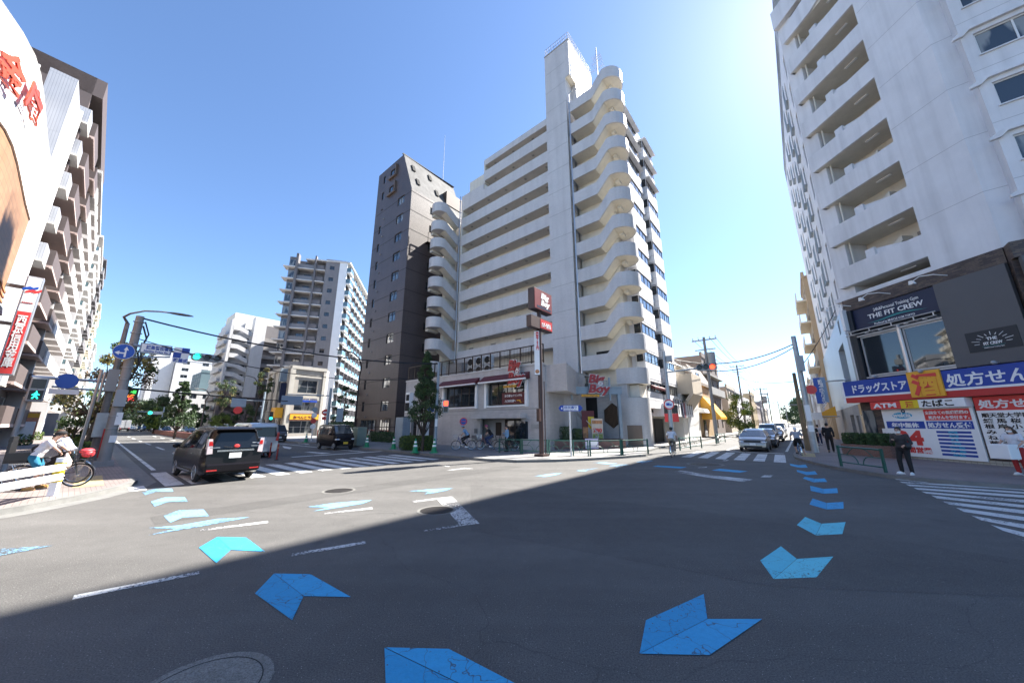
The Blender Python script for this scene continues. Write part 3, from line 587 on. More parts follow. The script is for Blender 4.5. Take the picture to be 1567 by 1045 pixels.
# street side facade with bay windows (runs away down the right street)
FR=Fr(FB(3.15,-2.3,0),ER)
m=MB(); m.wall(FR,0,11.4,2.6,36.2,b=0); m.box(FR,.05,13.2,-11,-.02,0,36.2) if False else None
m.box(FR,.02,11.4,-6,-.15,0,35.8); m.build('side_wall',M_WPLA,bbt)
for k in range(12):
    z=35.2-2.67*k
    if z<5.5: break
    for (x0,x1,out,cor) in ((1.0,5.2,.85,True),(6.6,10.2,1.05,False)):
        b=MB(); b.box(FR,x0,x1,0,out,z-2.6+.0,z-1.15); b.box(FR,x0,x1,0,out-.1,z-1.15,z-.05)
        if k<3: b.prism([FR(x0-.1,0,z-.05),FR(x0-.1,out+.4,z-.05),FR(x0-.1,out+.3,z+.1),FR(x0-.1,0,z+.1)],FR.u*(x1-x0+.2))
        else: b.box(FR,x0,x1,0,out,z-.15,z-.0)
        b.box(FR,x0-.003,x1+.003,0,out+.004,z-1.9,z-1.87,1)
        b.build('bay',[M_WPLA,M_CONC],bbt)
        FW=Fr(FR(x0,0,0),FB.u); window(FW,.12,out-.14,z-1.1,z-.17,bbt,M_FRAMEB,M_GL,b=.04,mull=0,simple=True)
        window(FR,x0+.1,x1-.1,z-1.1,z-.17,bbt,M_FRAMEB,M_GLC,b=out-.05,mull=3,simple=True)
    b=MB(); b.box(FR,5.4,6.4,.05,.7,z-2.2,z-1.6); b.build('flower_ledge',M_WPLA,bbt)
    window(FR,5.4,6.4,z-1.5,z-.25,bbt,M_FRAMEB,M_GL,b=.05,mull=0,simple=True)
b=MB(); b.box(FR,-.2,11.5,-8,.5,36.2,36.5); b.build('roof',M_WPLA,bbt)
# lower storeys of the side facade: awning window, balcony with washing, shop fronts, garage
b=MB(); b.box(FR,4.6,13.2,0,1.7,2.55,2.75); b.box(FR,4.6,13.2,1.6,1.7,2.75,3.75); b.box(FR,4.6,4.75,0,1.6,2.75,3.75); b.build('balcony',M_WPLA,bbt)
b=MB()
for i in range(9): b.tube([FR(5.4+.9*i,1.72,2.8),FR(5.4+.9*i,1.72,4.2)],.03,6)
b.tube([FR(5.4,1.72,4.2),FR(12.6,1.72,4.2)],.035,6); b.build('balcony_railing',M_FRAMEB,bbt)
b=MB(); b.prism([FR(2.2,.02,5.75),FR(2.2,1.1,5.2),FR(2.2,1.1,5.05),FR(2.2,.02,5.05)],FR.u*4.6); b.build('awning',M_MAROON,bbt)
window(FR,2.4,6.5,2.9,5.0,bbt,M_FRAMEB,M_GL,b=.05,mull=3)
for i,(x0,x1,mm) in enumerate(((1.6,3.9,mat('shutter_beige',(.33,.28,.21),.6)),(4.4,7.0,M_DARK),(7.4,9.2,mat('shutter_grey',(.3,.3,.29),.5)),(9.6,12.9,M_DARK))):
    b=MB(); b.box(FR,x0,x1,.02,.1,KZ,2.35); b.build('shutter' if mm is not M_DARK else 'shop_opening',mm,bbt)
# ---- podium
FP=FB.at(0,8,0)
pod=thing('restaurant_podium','two storey beige tiled restaurant with maroon awnings at the foot of the pale apartment block','restaurant',SV(-5,-8,0))
hol=[(-10.4,-6.45,3.27,5.02),(-5.05,-1.22,3.27,5.02),(-5.8,-1.6,KZ,2.28),(-14.0,-12.9,3.3,5.05)]
m=MB(); m.wall(FP,-11.65,.3,KZ,6.05,[h for h in hol if h[0]>-12],b=0,depth=.22); m.wall(FP,-16.75,-11.65,2.6,6.2,hol[3:],b=0,depth=.22)
m.box(FP,-16.75,-11.65,-6.5,-.23,2.6,6.1); m.box(FP,-11.65,.3,-6.5,-.9,KZ,5.9)
m.quad(FP(.3,0,KZ),FP(.3,-3,KZ),FP(.3,-3,6.05),FP(.3,0,6.05)); m.quad(FP(-16.75,0,2.6),FP(-16.75,-6,2.6),FP(-16.75,-6,6.2),FP(-16.75,0,6.2))
m.quad(FP(-16.75,0,2.6),FP(-11.65,0,2.6),FP(-11.65,-6,2.6),FP(-16.75,-6,2.6)); m.quad(FP(-11.65,0,KZ),FP(-11.65,-6,KZ),FP(-11.65,-6,2.6),FP(-11.65,0,2.6))
m.build('wall',M_TILEB,pod)
m=MB(); m.box(FP,-16.75,.3,-8,-.0,5.7,5.85) if False else None
m.box(FP,-16.8,.35,-.25,.06,6.05,6.16); m.box(FP,-16.75,.3,-7.9,-.25,5.9,6.0,1); m.build('parapet_cap',[M_TILEW,M_CONC],pod)
b=MB(); b.box(FP,-11.65,.3,.0,.02,2.9,2.96); b.box(FP,-11.65,.3,.0,.016,2.6,2.63); b.build('belt_course',M_CONC,pod)
for (x0,x1) in ((-10.4,-6.45),(-5.05,-1.22)):
    window(FP,x0,x1,3.27,5.02,pod,M_FRAMEB,M_GL,b=-.18,mull=3,fw=.06)
    b=MB(); b.box(FP,x0-.28,x0-.04,0,.14,3.1,5.05); b.box(FP,x1+.04,x1+.28,0,.14,3.1,5.05); b.box(FP,x0-.2,x1+.2,0,.1,3.14,3.25); b.build('window_surround',M_WHITEP,pod)
    b=MB(); b.prism([FP(x0-.45,.01,5.62),FP(x0-.45,.62,5.17),FP(x0-.45,.62,5.1),FP(x0-.45,.01,5.1)],FP.u*(x1-x0+.9)); b.build('awning',M_MAROON,pod)
    b=MB(); b.box(FP,x0-.5,x1+.5,.56,.68,5.0,5.1); b.build('awning_valance',M_WHITEP,pod)
b=MB(); b.prism([FP(-12.6,.01,5.62),FP(-12.6,.62,5.17),FP(-12.6,.62,5.1),FP(-12.6,.01,5.1)],FP.u*1.2); b.build('awning',M_MAROON,pod)
window(FP,-14.0,-12.9,3.3,5.05,pod,M_FRAMEB,M_GL,b=-.18,mull=0)
b=MB(); b.box(FP,-16.0,-15.35,.0,.45,3.0,4.9); b.build('wall_box',M_WHITEP,pod)
b=MB(); b.box(FP,-16.0,-15.3,.45,.47,3.1,3.9); b.box(FP,-15.9,-15.4,.45,.47,4.1,4.7); b.build('wall_box_vent',M_DARK,pod)
# dark poster in the right window
b=MB(); b.box(FP,-3.6,-1.35,-.16,-.1,3.35,4.2); pp=b.build('window_poster',M_MAROON,pod)
text('お食事もドリンクも',FP,-3.3,3.88,.2,M_WHITEP,pp,b=-.1,width=1.7,bold=.02); text('入口は右側へ',FP,-3.3,3.5,.2,M_WHITEP,pp,b=-.1,width=1.1,bold=.02)
b=MB(); b.prism([FP(-2.1,-.09,3.62),FP(-1.75,-.09,3.62),FP(-1.75,-.09,3.45),FP(-1.55,-.09,3.45),FP(-1.75+.0,-.09,3.4),FP(-1.85,-.09,3.55),FP(-2.1,-.09,3.55)],FP.n*.01); b.build('arrow',M_ORY,pp)
# canopy and recessed glazed entrance
b=MB(); b.box(FP,-6.3,-1.1,0,.75,2.28,2.62); b.build('canopy',M_TILEB,pod)
b=MB(); b.box(FP,-5.8,-1.6,-.9,-.86,KZ,2.28); b.build('entrance_wall',M_TILEB,pod)
b=MB(); b.box(FP,-3.9,-1.8,-.86,-.8,KZ,2.2); b.box(FP,-4.9,-4.3,-.86,-.82,1.0,2.0); e=b.build('entrance_door',M_FRAMEB,pod)
b=MB(); b.box(FP,-3.8,-2.9,-.8,-.78,KZ+.1,2.1); b.box(FP,-2.8,-1.9,-.8,-.78,KZ+.1,2.1); b.build('pane',M_GL,e)
b=MB(); b.box(FP,-1.75,-1.0,-.01,.03,.85,2.05); b.build('side_window',M_GL,pod)
b=MB(); b.box(FP,-.7,.05,.0,.03,1.55,1.85); b.build('name_plate',M_CONC,pod)
b=MB(); b.box(FP,-6.8,-6.1,.0,.03,.55,1.0); b.box(FP,-6.5,-6.15,.0,.03,1.15,1.5); b.build('wall_grille',M_CONCD,pod)
# dark passage under the left end
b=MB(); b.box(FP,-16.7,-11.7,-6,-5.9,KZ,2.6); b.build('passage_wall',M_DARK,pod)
b=MB(); b.box(FP,-16.2,-15.9,-.6,-.3,KZ,2.6); b.box(FP,-15.1,-14.9,-.6,-.4,KZ,2.6); b.build('column',M_TILEB,pod)
# roof terrace screen and plant
b=MB()
for i in range(0,17): a=-16.6+i*1.06; b.box(FP,a-.04,a+.04,-.2,-.12,6.16,7.55)
b.box(FP,-16.6,.3,-.2,-.12,7.5,7.58); b.box(FP,-16.6,.3,-.2,-.12,6.3,6.36)
for i in range(0,112): a=-16.6+i*.15; b.box(FP,a-.008,a+.008,-.17,-.15,6.36,7.5)
b.build('terrace_screen',M_FRAMEB,pod)
b=MB(); b.box(FP,-11.2,-9.0,-1.6,-.6,6.0,7.3); b.build('roof_duct',M_CONC,pod)
def ac_unit(F,a,b_,z,w=.85,h=.75,d=.35,label='',group=None,parent=None):
    t=thing('air_conditioner',label,'air conditioner',F(a+w/2,b_,z),group)
    m=MB(); m.box(F,a,a+w,b_-d,b_,z,z+h); m.build('casing',M_FRAMEW,t,bevel=.02)
    m=MB(); m.torus(F(a+w*.42,b_+.01,z+h*.5),F.n,h*.38,.02,20,6); m.torus(F(a+w*.42,b_+.01,z+h*.5),F.n,h*.24,.012,16,5); m.cyl(F(a+w*.42,b_,z+h*.5),F(a+w*.42,b_+.006,z+h*.5),h*.37,20); m.build('fan_grille',M_DARK,t)
    return t
for i in range(3):
    for j in range(2): ac_unit(FP,-8.3+i*1.05,-.7,6.02+j*.8,label=['lower','upper'][j]+' grey air conditioner, '+['left','middle','right'][i]+' of the row behind the dark terrace screen',group='air conditioners on the restaurant roof')
# terrace block right of the podium, over the outside stair to the entrance
b=MB(); aT=hit(FB,867,560,7.5)[0]; b.prism([FB(.3,7.5,4.1),FB(aT,7.5,4.1),FB(-.55,.3,4.1),FB(-3,.3,4.1),FB(-3,5,4.1),FB(.3,5,4.1)],(0,0,1.9)); b.build('terrace_block',M_TILEB,pod)
b=MB(); b.wall(FB,-1.5,2.62,KZ,4.1,b=.6); b.box(FB,-1.5,2.62,-1,.55,KZ,4.1); b.build('back_wall',M_TILEB,pod)
b=MB(); b.box(FB,-.2,.9,.6,.64,1.9,4.05); b.build('doorway',M_DARK,pod)
b=MB(); P=[FB(.3,3.0,KZ),FB(2.0,3.0,KZ),FB(2.0,3.0,.9),FB(.3,3.0,2.6)]; b.prism(P,FB.n*.15); b.build('stair_parapet',M_TILEB,pod)
b=MB()
for i in range(8): b.box(FB,.3+.22*i-.2,.3+.22*i,1.2,3.0,KZ,2.2-.22*i)
b.build('steps',M_CONC,pod)
b=MB(); b.tube([FB(.3,3.2,2.95),FB(2.1,3.2,1.2),FB(2.5,3.2,1.2)],.035,8); b.tube([FB(2.1,3.2,1.2),FB(2.1,3.2,KZ)],.03,8); b.build('handrail',M_FRAMES,pod)
# hexagonal louvre on the rear wall
cx_,cz_=hit(FB,938,636,.6); b=MB(); hx=[(0,1.02),(.74,.45),(.74,-.45),(0,-1.02),(-.74,-.45),(-.74,.45)]
b.prism([FB(cx_+x,.6,cz_+z) for x,z in hx],FB.n*.05,0)
for i in range(-6,7):
    x=i*.11; h=1.02-abs(x)/.74*.57; b.box(FB,cx_+x-.03,cx_+x+.03,.65,.7,cz_-h+.04,cz_+h-.04,1)
b.build('hexagonal_louvre',[M_DARK,M_WOOD],pod)
b=MB(); a_,z_=hit(FB,866,617,.6); b.prism([FB(a_+x,.6,z_+z) for x,z in ((-.3,-.4),(.3,-.4),(.34,.1),(.15,.38),(-.15,.38),(-.34,.1))],FB.n*.08); b.build('wall_plaque',M_WOOD,pod)
# steel portal with the big sign
c1=G(851,685,.12); c2=G(952,684.3,.12); FS=Fr((c1.x,c1.y,0),(c2-c1))
wS=(c2-c1).length; zb=hit(FS,900,603)[1]
fr=thing('sign_portal','bluegrey steel portal on two posts in front of the restaurant stair','sign frame',FS(wS/2,0,0))
b=MB(); b.box(FS,-.12,.12,-.12,.12,KZ,zb); b.build('post',M_STEELB,fr); b=MB(); b.box(FS,wS-.12,wS+.12,-.12,.12,KZ,zb); b.build('post',M_STEELB,fr)
b=MB(); b.box(FS,-.25,wS+.25,-.14,.14,zb,zb+.5); b.box(FS,-.25,wS+.25,-.2,.2,zb+.5,zb+.56); b.build('beam',M_STEELB,fr)
for x in (1.2,4.0): 
    b=MB(); b.box(FS,wS*x/4.7-.06,wS*x/4.7+.06,.14,.22,zb-.5,zb+1.3); b.build('bracket',M_STEELB,fr)
M_DRED=mat('letter_dark_red',(.34,.018,.022),.4,var=.05)
def bigsign(F,a,z,w,b0,label,parent_group,hk=1.25):
    """two line script lettering on its frame with the yellow strip below"""
    t=thing('restaurant_sign',label,'sign',F(a+w/2,b0,z),parent_group)
    f=MB(); f.tube([F(a+.1,b0-.1,z+.62*w),F(a+w*.9,b0-.1,z+.62*w),F(a+w*.9,b0-.1,z+.1*w)],.03,6); f.box(F,a+.1*w,a+.75*w,b0-.1,b0-.06,z+.12*w,z+.62*w); f.build('sign_frame',M_STEELB,t)
    for body,x,zz,ww,h in (('Big',a+.06*w,z+(.12+.36*hk)*w,.72*w,.42*w*hk),('Boy',a+.05*w,z+.12*w,.95*w,.42*w*hk)):
        text(body,F,x,zz,h,M_WHITEP,t,b=b0-.035,width=ww*1.03,bold=.085,shear=.22,ext=.02,name='letter_outline')
        text(body,F,x+.02,zz,h,M_DRED,t,b=b0+.0,width=ww,bold=.04,shear=.22,ext=.05)
    p=MB(); p.box(F,a-.25*w,a+.52*w,b0-.05,b0+.02,z-.06*w,z+.04*w); y=p.build('name_strip',M_ORY,t,bevel=.02)
    text('ハンバーグ&グリル',F,a-.2*w,z-.035*w,.055*w,M_MAROON,y,b=b0+.025,width=.65*w,bold=.03)
    return t
a_,z_=hit(FS,897,608,.35); a2,_=hit(FS,932,608,.35)
bigsign(FS,a_+.1,z_+.15,(a2-a_)*1.02,.35,'red two line script restaurant sign on the bluegrey steel portal','restaurant signs',1.15)
a_,z_=hit(FP,778,593,.45); a2,_=hit(FP,804,590,.45); bigsign(FP,a_-.1,z_+.1,(a2-a_)*1.02,.45,'red two line script restaurant sign over the awning of the podium window','restaurant signs',1.6)
# boards by the entrance
def board(px0,py0,w,h,m,label,extra=None,lean=.12):
    g=G(px0,py0,.12); F=Fr((g.x,g.y,0),FS.u); t=thing('menu_board',label,'sign board',g)
    b=MB(); b.box(F,-w/2,w/2,-.04,.04,KZ+.05,KZ+h); b.build('panel',m,t,bevel=.02)
    b=MB(); b.box(F,-w/2+.03,-w/2+.08,-.3,.3,KZ,KZ+.05); b.box(F,w/2-.08,w/2-.03,-.3,.3,KZ,KZ+.05); b.build('foot',M_BLACK,t)
    for (x0,x1,z0,z1,mm) in extra or []: 
        b=MB(); b.box(F,x0,x1,.04,.045,KZ+z0,KZ+z1); b.build('printed_panel',mm,t)
    return t,F
gfood=mat('food_print',(.45,.2,.08),.5,var=.5,sc=7); ggreen=mat('salad_print',(.25,.3,.08),.5,var=.5,sc=8)
t,F=board(902,684.5,1.0,2.75,M_MAROON,'tall menu banner with yellow column standing left of the entrance boards',[(-.02,.46,.6,2.3,M_YEL),(-.46,-.04,.7,1.5,gfood)]); text('チーズ',F,.22,1.95,.36,M_RED,t,b=.05,vert=True,bold=.03)
t,F=board(915.5,685,.9,2.15,mat('board_cream',(.6,.5,.4),.5,var=.1),'cream food poster board reading 780 beside the tall menu banner',[(-.4,.4,.5,1.0,ggreen),(-.4,.4,1.75,2.0,gfood)]); text('780',F,-.35,1.25,.4,M_REDB,t,b=.05,width=.7,bold=.04)
t,F=board(906,688,.95,.75,mat('board_lilac',(.5,.45,.6),.5,var=.1),'small lilac notice board on the front planter',[(-.4,.4,.3,.6,M_WHITEP)])
# brick planter with shrubs along the front of the stair
pl=[G(814,688,.12),G(958,686,.12)]; FPL=Fr((pl[0].x,pl[0].y,0),pl[1]-pl[0]); wP=(pl[1]-pl[0]).length
M_BRK=brick('red_brick',(.16,.07,.05),(.21,.09,.065),(.2,.18,.16),.21,.065,.008,.8,var=.15)
pt=thing('planter','long low red brick planter below the steel portal','planter',FPL(wP/2,0,0))
b=MB(); b.box(FPL,0,wP,-.9,0,KZ,KZ+.62); b.build('brick_wall',M_BRK,pt); b=MB(); b.box(FPL,.1,wP-.1,-.8,-.1,KZ+.62,KZ+.66); b.build('soil',M_BARK,pt)
# ================================================================= DARK BROWN TILED TOWER
def at(px,D,z=0.0):
    d=ray(px,648); h=math.hypot(d.x,d.y); return Vector((d.x/h*D,d.y/h*D,z))
bc=G(602,672.5,.12); FT=Fr((bc.x,bc.y,0),U); FTS=Fr((bc.x,bc.y,0),ER)
t=thing('brown_tower','tall dark brown tiled apartment tower with mansard slate side and sunlit upper flank','building',bc)
WT=9.7; ZT=40.0; ZE=33.0
big=[];sm=[]
for i,(x,y) in enumerate([(330,228),(318,360),(388,452),(375,597),(362,745),(348,898)]):
    a,z=hit(FT,540+x/5.22,220+y/5.22); big.append((a,z))
for i,(x,y) in enumerate([(258,290),(243,418),(232,553),(217,690),(203,833),(190,975)]):
    a,z=hit(FT,540+x/5.22,220+y/5.22); sm.append((a,z))
p=(big[2][1]-big[5][1])/3; ab=sum(b[0] for b in big[2:])/4; asx=sum(b[0] for b in sm)/6
ps=(sm[2][1]-sm[5][1])/3
while big[-1][1]>6: big.append((ab,big[-1][1]-p))
while sm[-1][1]>6: sm.append((asx,sm[-1][1]-ps))
LB=[(a-.85,a+.85,z-.62,z+.62) for a,z in big]; LS=[(a-.3,a+.3,z-.62,z+.62) for a,z in sm]
m=MB(); zj=ZE-.2
m.wall(FT,-WT,0,2.6,ZE,[h for h in LB+LS if h[3]<ZE],b=0,depth=.13)
# gable part above the eave, slanting back on the right
ups=[h for h in LB+LS if h[3]>=ZE]
m.wall(FT,-WT,-2.75,ZE,ZT,ups,b=0,depth=.13)
m.poly([FT(-2.75,0,ZE),FT(0,0,ZE),FT(-2.75,0,ZT)])
sw=[(x,x+.55,z-.5,z+.6) for z in [ZE-1.8-p*k for k in range(10)] for x in (3.2,4.5)]
m.wall(FTS,0,9.5,0,ZE,sw,b=0,depth=.13); m.quad(FT(-WT,0,0),FT(-WT,-9,0),FT(-WT,-9,ZT),FT(-WT,0,ZT)); m.quad(FT(-WT,0,ZT),FT(-2.75,0,ZT),FT(-2.75,-9.5,ZT),FT(-WT,-9.5,ZT))
m.build('wall',M_DBROWN,t)
for h in LB: window(FT,*h,t,M_FRAMEB,M_GLC,b=-.08,mull=1)
for h in LS: window(FT,*h,t,M_FRAMEB,M_GL,b=-.08,mull=0)
for h in sw: window(FTS,*h,t,M_FRAMEB,M_GL,b=-.08,mull=0,simple=True)
for h in LB[:2]:
    b=MB(); b.box(FT,h[0]-.12,h[1]+.25,0,.3,h[2]-.4,h[2]-.15); b.box(FT,h[1]+.05,h[1]+.25,0,.3,h[2]-.15,h[3]+.2); b.build('window_box',mat('window_box_tan',(.14,.10,.075),.6),t)
b=MB()
for k in range(13): z=ZE-.35-p*k; b.box(FT,-WT,0,.0,.012,z-.04,z+.04) ; b.box(FTS,0,9.5,.0,.012,z-.04,z+.04)
b.build('floor_joint',mat('joint_dark',(.04,.032,.03),.7),t)
m=MB(); m.quad(FT(0,0,ZE),FTS(9.5,0,ZE),FTS(9.5,-2.75,ZT),FT(-2.75,0,ZT)); m.build('mansard_roof',M_SLATE,t)
def mans(x,zf,w=.5,h=1.1):
    q=[];  
    for (xx,ff) in ((x,zf),(x+w,zf),(x+w,zf+h/7),(x,zf+h/7)):
        q.append(FTS(xx,-2.75*ff+.05,ZE+(ZT-ZE)*ff))
    return q
for x,f in ((1.0,.62),(1.2,.24),(4.0,.66),(4.6,.26)):
    b=MB(); b.prism(mans(x,f),FTS.n*.12); b.build('dormer_slot',M_DARK,t)
b=MB(); b.box(FTS,6.3,9.4,-3,-.35,ZE+1.2,ZE+3.4); b.build('dormer_recess',mat('dormer_brown',(.09,.06,.045),.6),t)
b=MB(); b.box(FTS,-.1,9.6,-2.9,-2.7,ZT-.02,ZT+.14); b.build('ridge_cap',M_CONCD,t)
b=MB()
for x in (2.6,3.6,4.6,5.6): b.tube([FTS(x,.7,ZE-7.0),FTS(x,.7,ZE-5.7)],.04,6)
b.tube([FTS(2.6,.7,ZE-5.7),FTS(5.6,.7,ZE-5.7)],.04,6); b.box(FTS,2.6,5.6,0,.75,ZE-7.1,ZE-7.0); b.build('balcony_railing',M_FRAMEB,t)
b=MB(); b.tube([FTS(7.5,-3,ZT),FTS(7.5,-3,ZT+9)],[.06,.03],6); b.build('lightning_rod',M_FRAMES,t)
b=MB()
for k in range(11):
    for a in (asx+.9,): z=sm[2][1]-1.35-ps*k; b.ell(FT(a,.08,z),(.1,.1,.1),seg=8,rings=5)
b.build('vent_cap',M_CONC,t)
m=MB(); m.box(FT,-WT,-.05,-.6,-.25,KZ,2.6); m.build('lobby_wall',mat('lobby_stone',(.12,.105,.1),.5,var=.15),t)
for x0,x1 in ((-8.4,-4.6),(-3.6,-1.4)): window(FT,x0,x1,.5,2.4,t,M_FRAMEB,M_GLC,b=-.12,mull=3)
# ================================================================= BEIGE CORNER SHOP BUILDING
mc=G(433,667,.12); FM=Fr((mc.x,mc.y,0),ER); FML=Fr((mc.x,mc.y,0),U)
t=thing('shop_building','beige three storey corner building with a yellow shop sign across the road','building',mc)
M_BEI=mat('beige_render',(.36,.33,.29),.75,var=.06,streak=.15); M_BEI2=mat('beige_render_pale',(.46,.43,.375),.75,var=.06,streak=.15)
m=MB(); fh=[(1.1,3.9,6.6,8.6),(.9,3.9,3.9,5.2),(.6,4.0,.5,2.4)]
m.wall(FM,0,5.0,0,10.5,fh,depth=.25); lh=[(-x-1.5,-x-.5,z,z+1.7) for x in (1.6,4.2,6.8,9.2) for z in (.9,4.0,7.0)]
m.wall(FML,-11,0,0,10.5,lh,depth=.25,mi=1)
m.quad(FM(5,0,0),FM(5.9,-1.0,0),FM(5.9,-1.0,10.5),FM(5,0,10.5),1); m.quad(FM(5.9,-1,0),FM(5.9,-11,0),FM(5.9,-11,10.5),FM(5.9,-1,10.5),1)
m.poly([FM(0,0,10.4),FM(5,0,10.4),FM(5.9,-1,10.4),FM(5.9,-11,10.4),FM(0,-11,10.4)])
m.build('wall',[M_BEI,M_BEI2],t)
b=MB(); b.box(FM,-.15,.45,0,.22,0,10.5); b.box(FM,4.6,5.05,0,.2,0,10.5); b.box(FM,.45,4.6,0,.12,9.0,9.4); b.box(FM,.45,4.6,0,.12,5.5,6.1); b.box(FM,-.15,5.1,0,.25,10.2,10.7)
for x in (0,-2.7,-5.3,-7.9,-10.7): b.box(FML,x-.3,x+.25,0,.25,0,10.2)
b.box(FML,-11,0,0,.28,10.2,10.7); b.build('pilaster',M_BEI2,t)
for h in fh[:2]+[fh[2]]: window(FM,*h,t,M_FRAMES,M_GLC,b=-.18,mull=1,rail=.5)
for h in lh: window(FML,*h,t,M_FRAMEB,M_GL,b=-.18,mull=0,simple=True)
b=MB(); b.box(FM,.45,4.5,.1,.35,2.55,3.35); s=b.build('shop_sign',M_ORY,t); b=MB(); b.box(FM,.4,4.55,.08,.33,2.42,2.55); b.box(FM,.4,4.55,.08,.33,3.35,3.45); b.build('sign_edge',M_MAROON,t)
text('おべんとう家',FM,.9,2.7,.5,M_MAROON,s,b=.36,width=3.0,bold=.03)
b=MB(); b.box(FM,1.6,2.9,.05,.12,5.2,5.8); b.build('window_sign',M_BLUES,t); b=MB(); b.box(FM,3.0,4.1,.05,.12,5.2,5.8); b.build('window_sign',M_BLUES,t)
b=MB(); b.box(FML,-.9,-.5,.3,1.1,5.0,8.0); b.build('blade_sign',M_NAVY,t); b=MB(); b.box(FML,-2.6,-.6,.3,1.3,2.8,4.3); b.build('yellow_box_sign',M_ORY,t)
b=MB(); b.box(FML,-1.4,-.9,.3,1.2,8.2,10.2); b.build('grey_box_sign',M_STEELB,t)
# ================================================================= GREY FIFTEEN STOREY TOWER
gc=at(503,88); GU=Vector((math.sin(math.radians(73)),math.cos(math.radians(73)),0)); FG=Fr(gc,GU); rv=math.radians(-12); FGR=Fr(gc,Vector((math.sin(rv),math.cos(rv),0)))
wl=hit(FG,403,648)[0]; ztop=hit(FG,531.8,399.9)[1]; ZTB=ztop
t=thing('grey_tower','grey fifteen storey apartment tower with white edged balconies behind the beige corner shop','building',gc)
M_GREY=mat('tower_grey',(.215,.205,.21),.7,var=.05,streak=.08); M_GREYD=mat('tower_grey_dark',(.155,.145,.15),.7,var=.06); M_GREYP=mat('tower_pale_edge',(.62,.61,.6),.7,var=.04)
xa=wl*.37  # blank wall from xa to 0
hs=[(xa*.80,xa*.80+1.0,ztop-2.1-2.9*k-.5,ztop-2.1-2.9*k+.45) for k in range(14)]
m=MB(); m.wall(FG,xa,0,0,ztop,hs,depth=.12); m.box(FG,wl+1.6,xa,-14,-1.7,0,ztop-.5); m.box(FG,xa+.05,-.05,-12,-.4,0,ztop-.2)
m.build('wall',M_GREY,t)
for h in hs: window(FG,*h,t,M_FRAMEB,M_GL,b=-.07,mull=1,simple=True)
b=MB(); b.box(FG,wl+1.5,wl+2.0,-1.2,.35,0,ztop+.5); b.box(FG,xa-2.35,xa-2.0,-.6,.3,0,ztop+.4); b.box(FG,wl,wl+1.6,-5,-.5,0,ztop-.2); b.build('pier',M_GREYD,t)
for k in range(14):
    z=ztop-1.1-2.9*k
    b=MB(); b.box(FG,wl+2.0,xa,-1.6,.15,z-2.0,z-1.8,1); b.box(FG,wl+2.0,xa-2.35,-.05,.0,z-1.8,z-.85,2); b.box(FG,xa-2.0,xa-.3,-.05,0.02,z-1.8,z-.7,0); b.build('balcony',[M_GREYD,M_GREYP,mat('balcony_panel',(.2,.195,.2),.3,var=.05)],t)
    window(FG,wl+2.0+(xa-wl-4.3)*.30,wl+2.0+(xa-wl-4.3)*.72,z-1.6,z+.1,t,M_FRAMEB,M_GL,b=-1.6,mull=1,simple=True)
    b=MB(); b.box(FG,wl-.9,wl+1.5,-2,.6,z-2.0,z-1.82); b.build('ledge',M_GREYP,t)
    window(FG,wl+.1,wl+1.3,z-1.4,z+.2,t,M_FRAMES,M_GLC,b=-.44,mull=0,simple=True)
# sunlit right flank: long row of balconies with glass fronts
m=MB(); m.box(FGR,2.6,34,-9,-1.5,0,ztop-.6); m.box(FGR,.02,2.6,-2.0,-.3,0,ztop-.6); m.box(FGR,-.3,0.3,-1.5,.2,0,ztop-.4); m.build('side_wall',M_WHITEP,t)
for k in range(14):
    z=ztop-2.9*k-2.9
    b=MB(); b.box(FGR,.3,34,-1.5,.25,z-.12,z+.12); b.box(FGR,-.2,2.8,-.6,1.1,z-.12,z+.12); b.box(FGR,2.8,34,.15,.25,z+.12,z+.55); b.build('balcony_slab',M_WHITEP,t)
    b=MB(); b.box(FGR,-.2,2.75,1.04,1.1,z+.12,z+1.2); b.box(FGR,-.22,-.16,-.4,1.04,z+.12,z+1.2); b.build('glass_front',M_GLB,t)
b=MB()
for i in range(9): x=3+i*3.6; b.box(FGR,x-.1,x+.1,-1.5,.3,0,ztop-1)
b.build('fin',M_GREYD,t)
b=MB()
for k in range(14):
    for i in range(8): z=ztop-2.9*k-2.9; b.box(FGR,4+i*3.6,6.2+i*3.6,.26,.3,z+.1,z+1.15)
b.build('balcony_glass',M_GLB,t)
b=MB(); b.box(FG,-4,-1,-6,-2,ztop-.2,ztop+.8); b.box(FGR,-.5,34,-9,.9,ztop-.6,ztop-.3); b.build('roof_edge',M_GREYP,t)
# ================================================================= WHITE BUILDING WITH ZIGZAG STAIR (left road)
sc=at(328,112); FZ=Fr(sc,ER); FZL=Fr(sc,U)
zt2=hit(FZ,361,488)[1]; wz=hit(FZ,382,655)[0]
t=thing('stair_building','white eleven storey block with zigzag outside stair and brown lower floors','building',sc)
M_TAUPE=mat('taupe_tile',(.16,.125,.115),.6,var=.07); M_WZ=mat('white_wall_far',(.58,.575,.57),.75,var=.05,streak=.1)
zs=hit(FZ,340,605)[1]
m=MB(); m.box(FZ,0,wz,-14,-2,0,zt2-1.5,0); m.box(FZ,wz*.62,wz,-2,.3,zs,zt2+1.6,0); m.box(FZ,wz*.62,wz,-2,.3,0,zs,1); m.box(FZ,0,wz*.62,-2,-1.9,0,zs,1); m.box(FZ,-.3,.3,-2,0,zs,zt2,0); m.box(FZ,-.3,.3,-2,0,0,zs,1); m.box(FZ,1.5,wz*2.3,-16,-7,zt2-2,zt2+3.6,3)
m.box(FZ,wz,wz*2.4,-20,-5,0,zt2+1,2); m.build('wall',[M_WZ,M_TAUPE,M_GREYD,M_CREAM],t)
n=11; ph=(zt2-2)/n
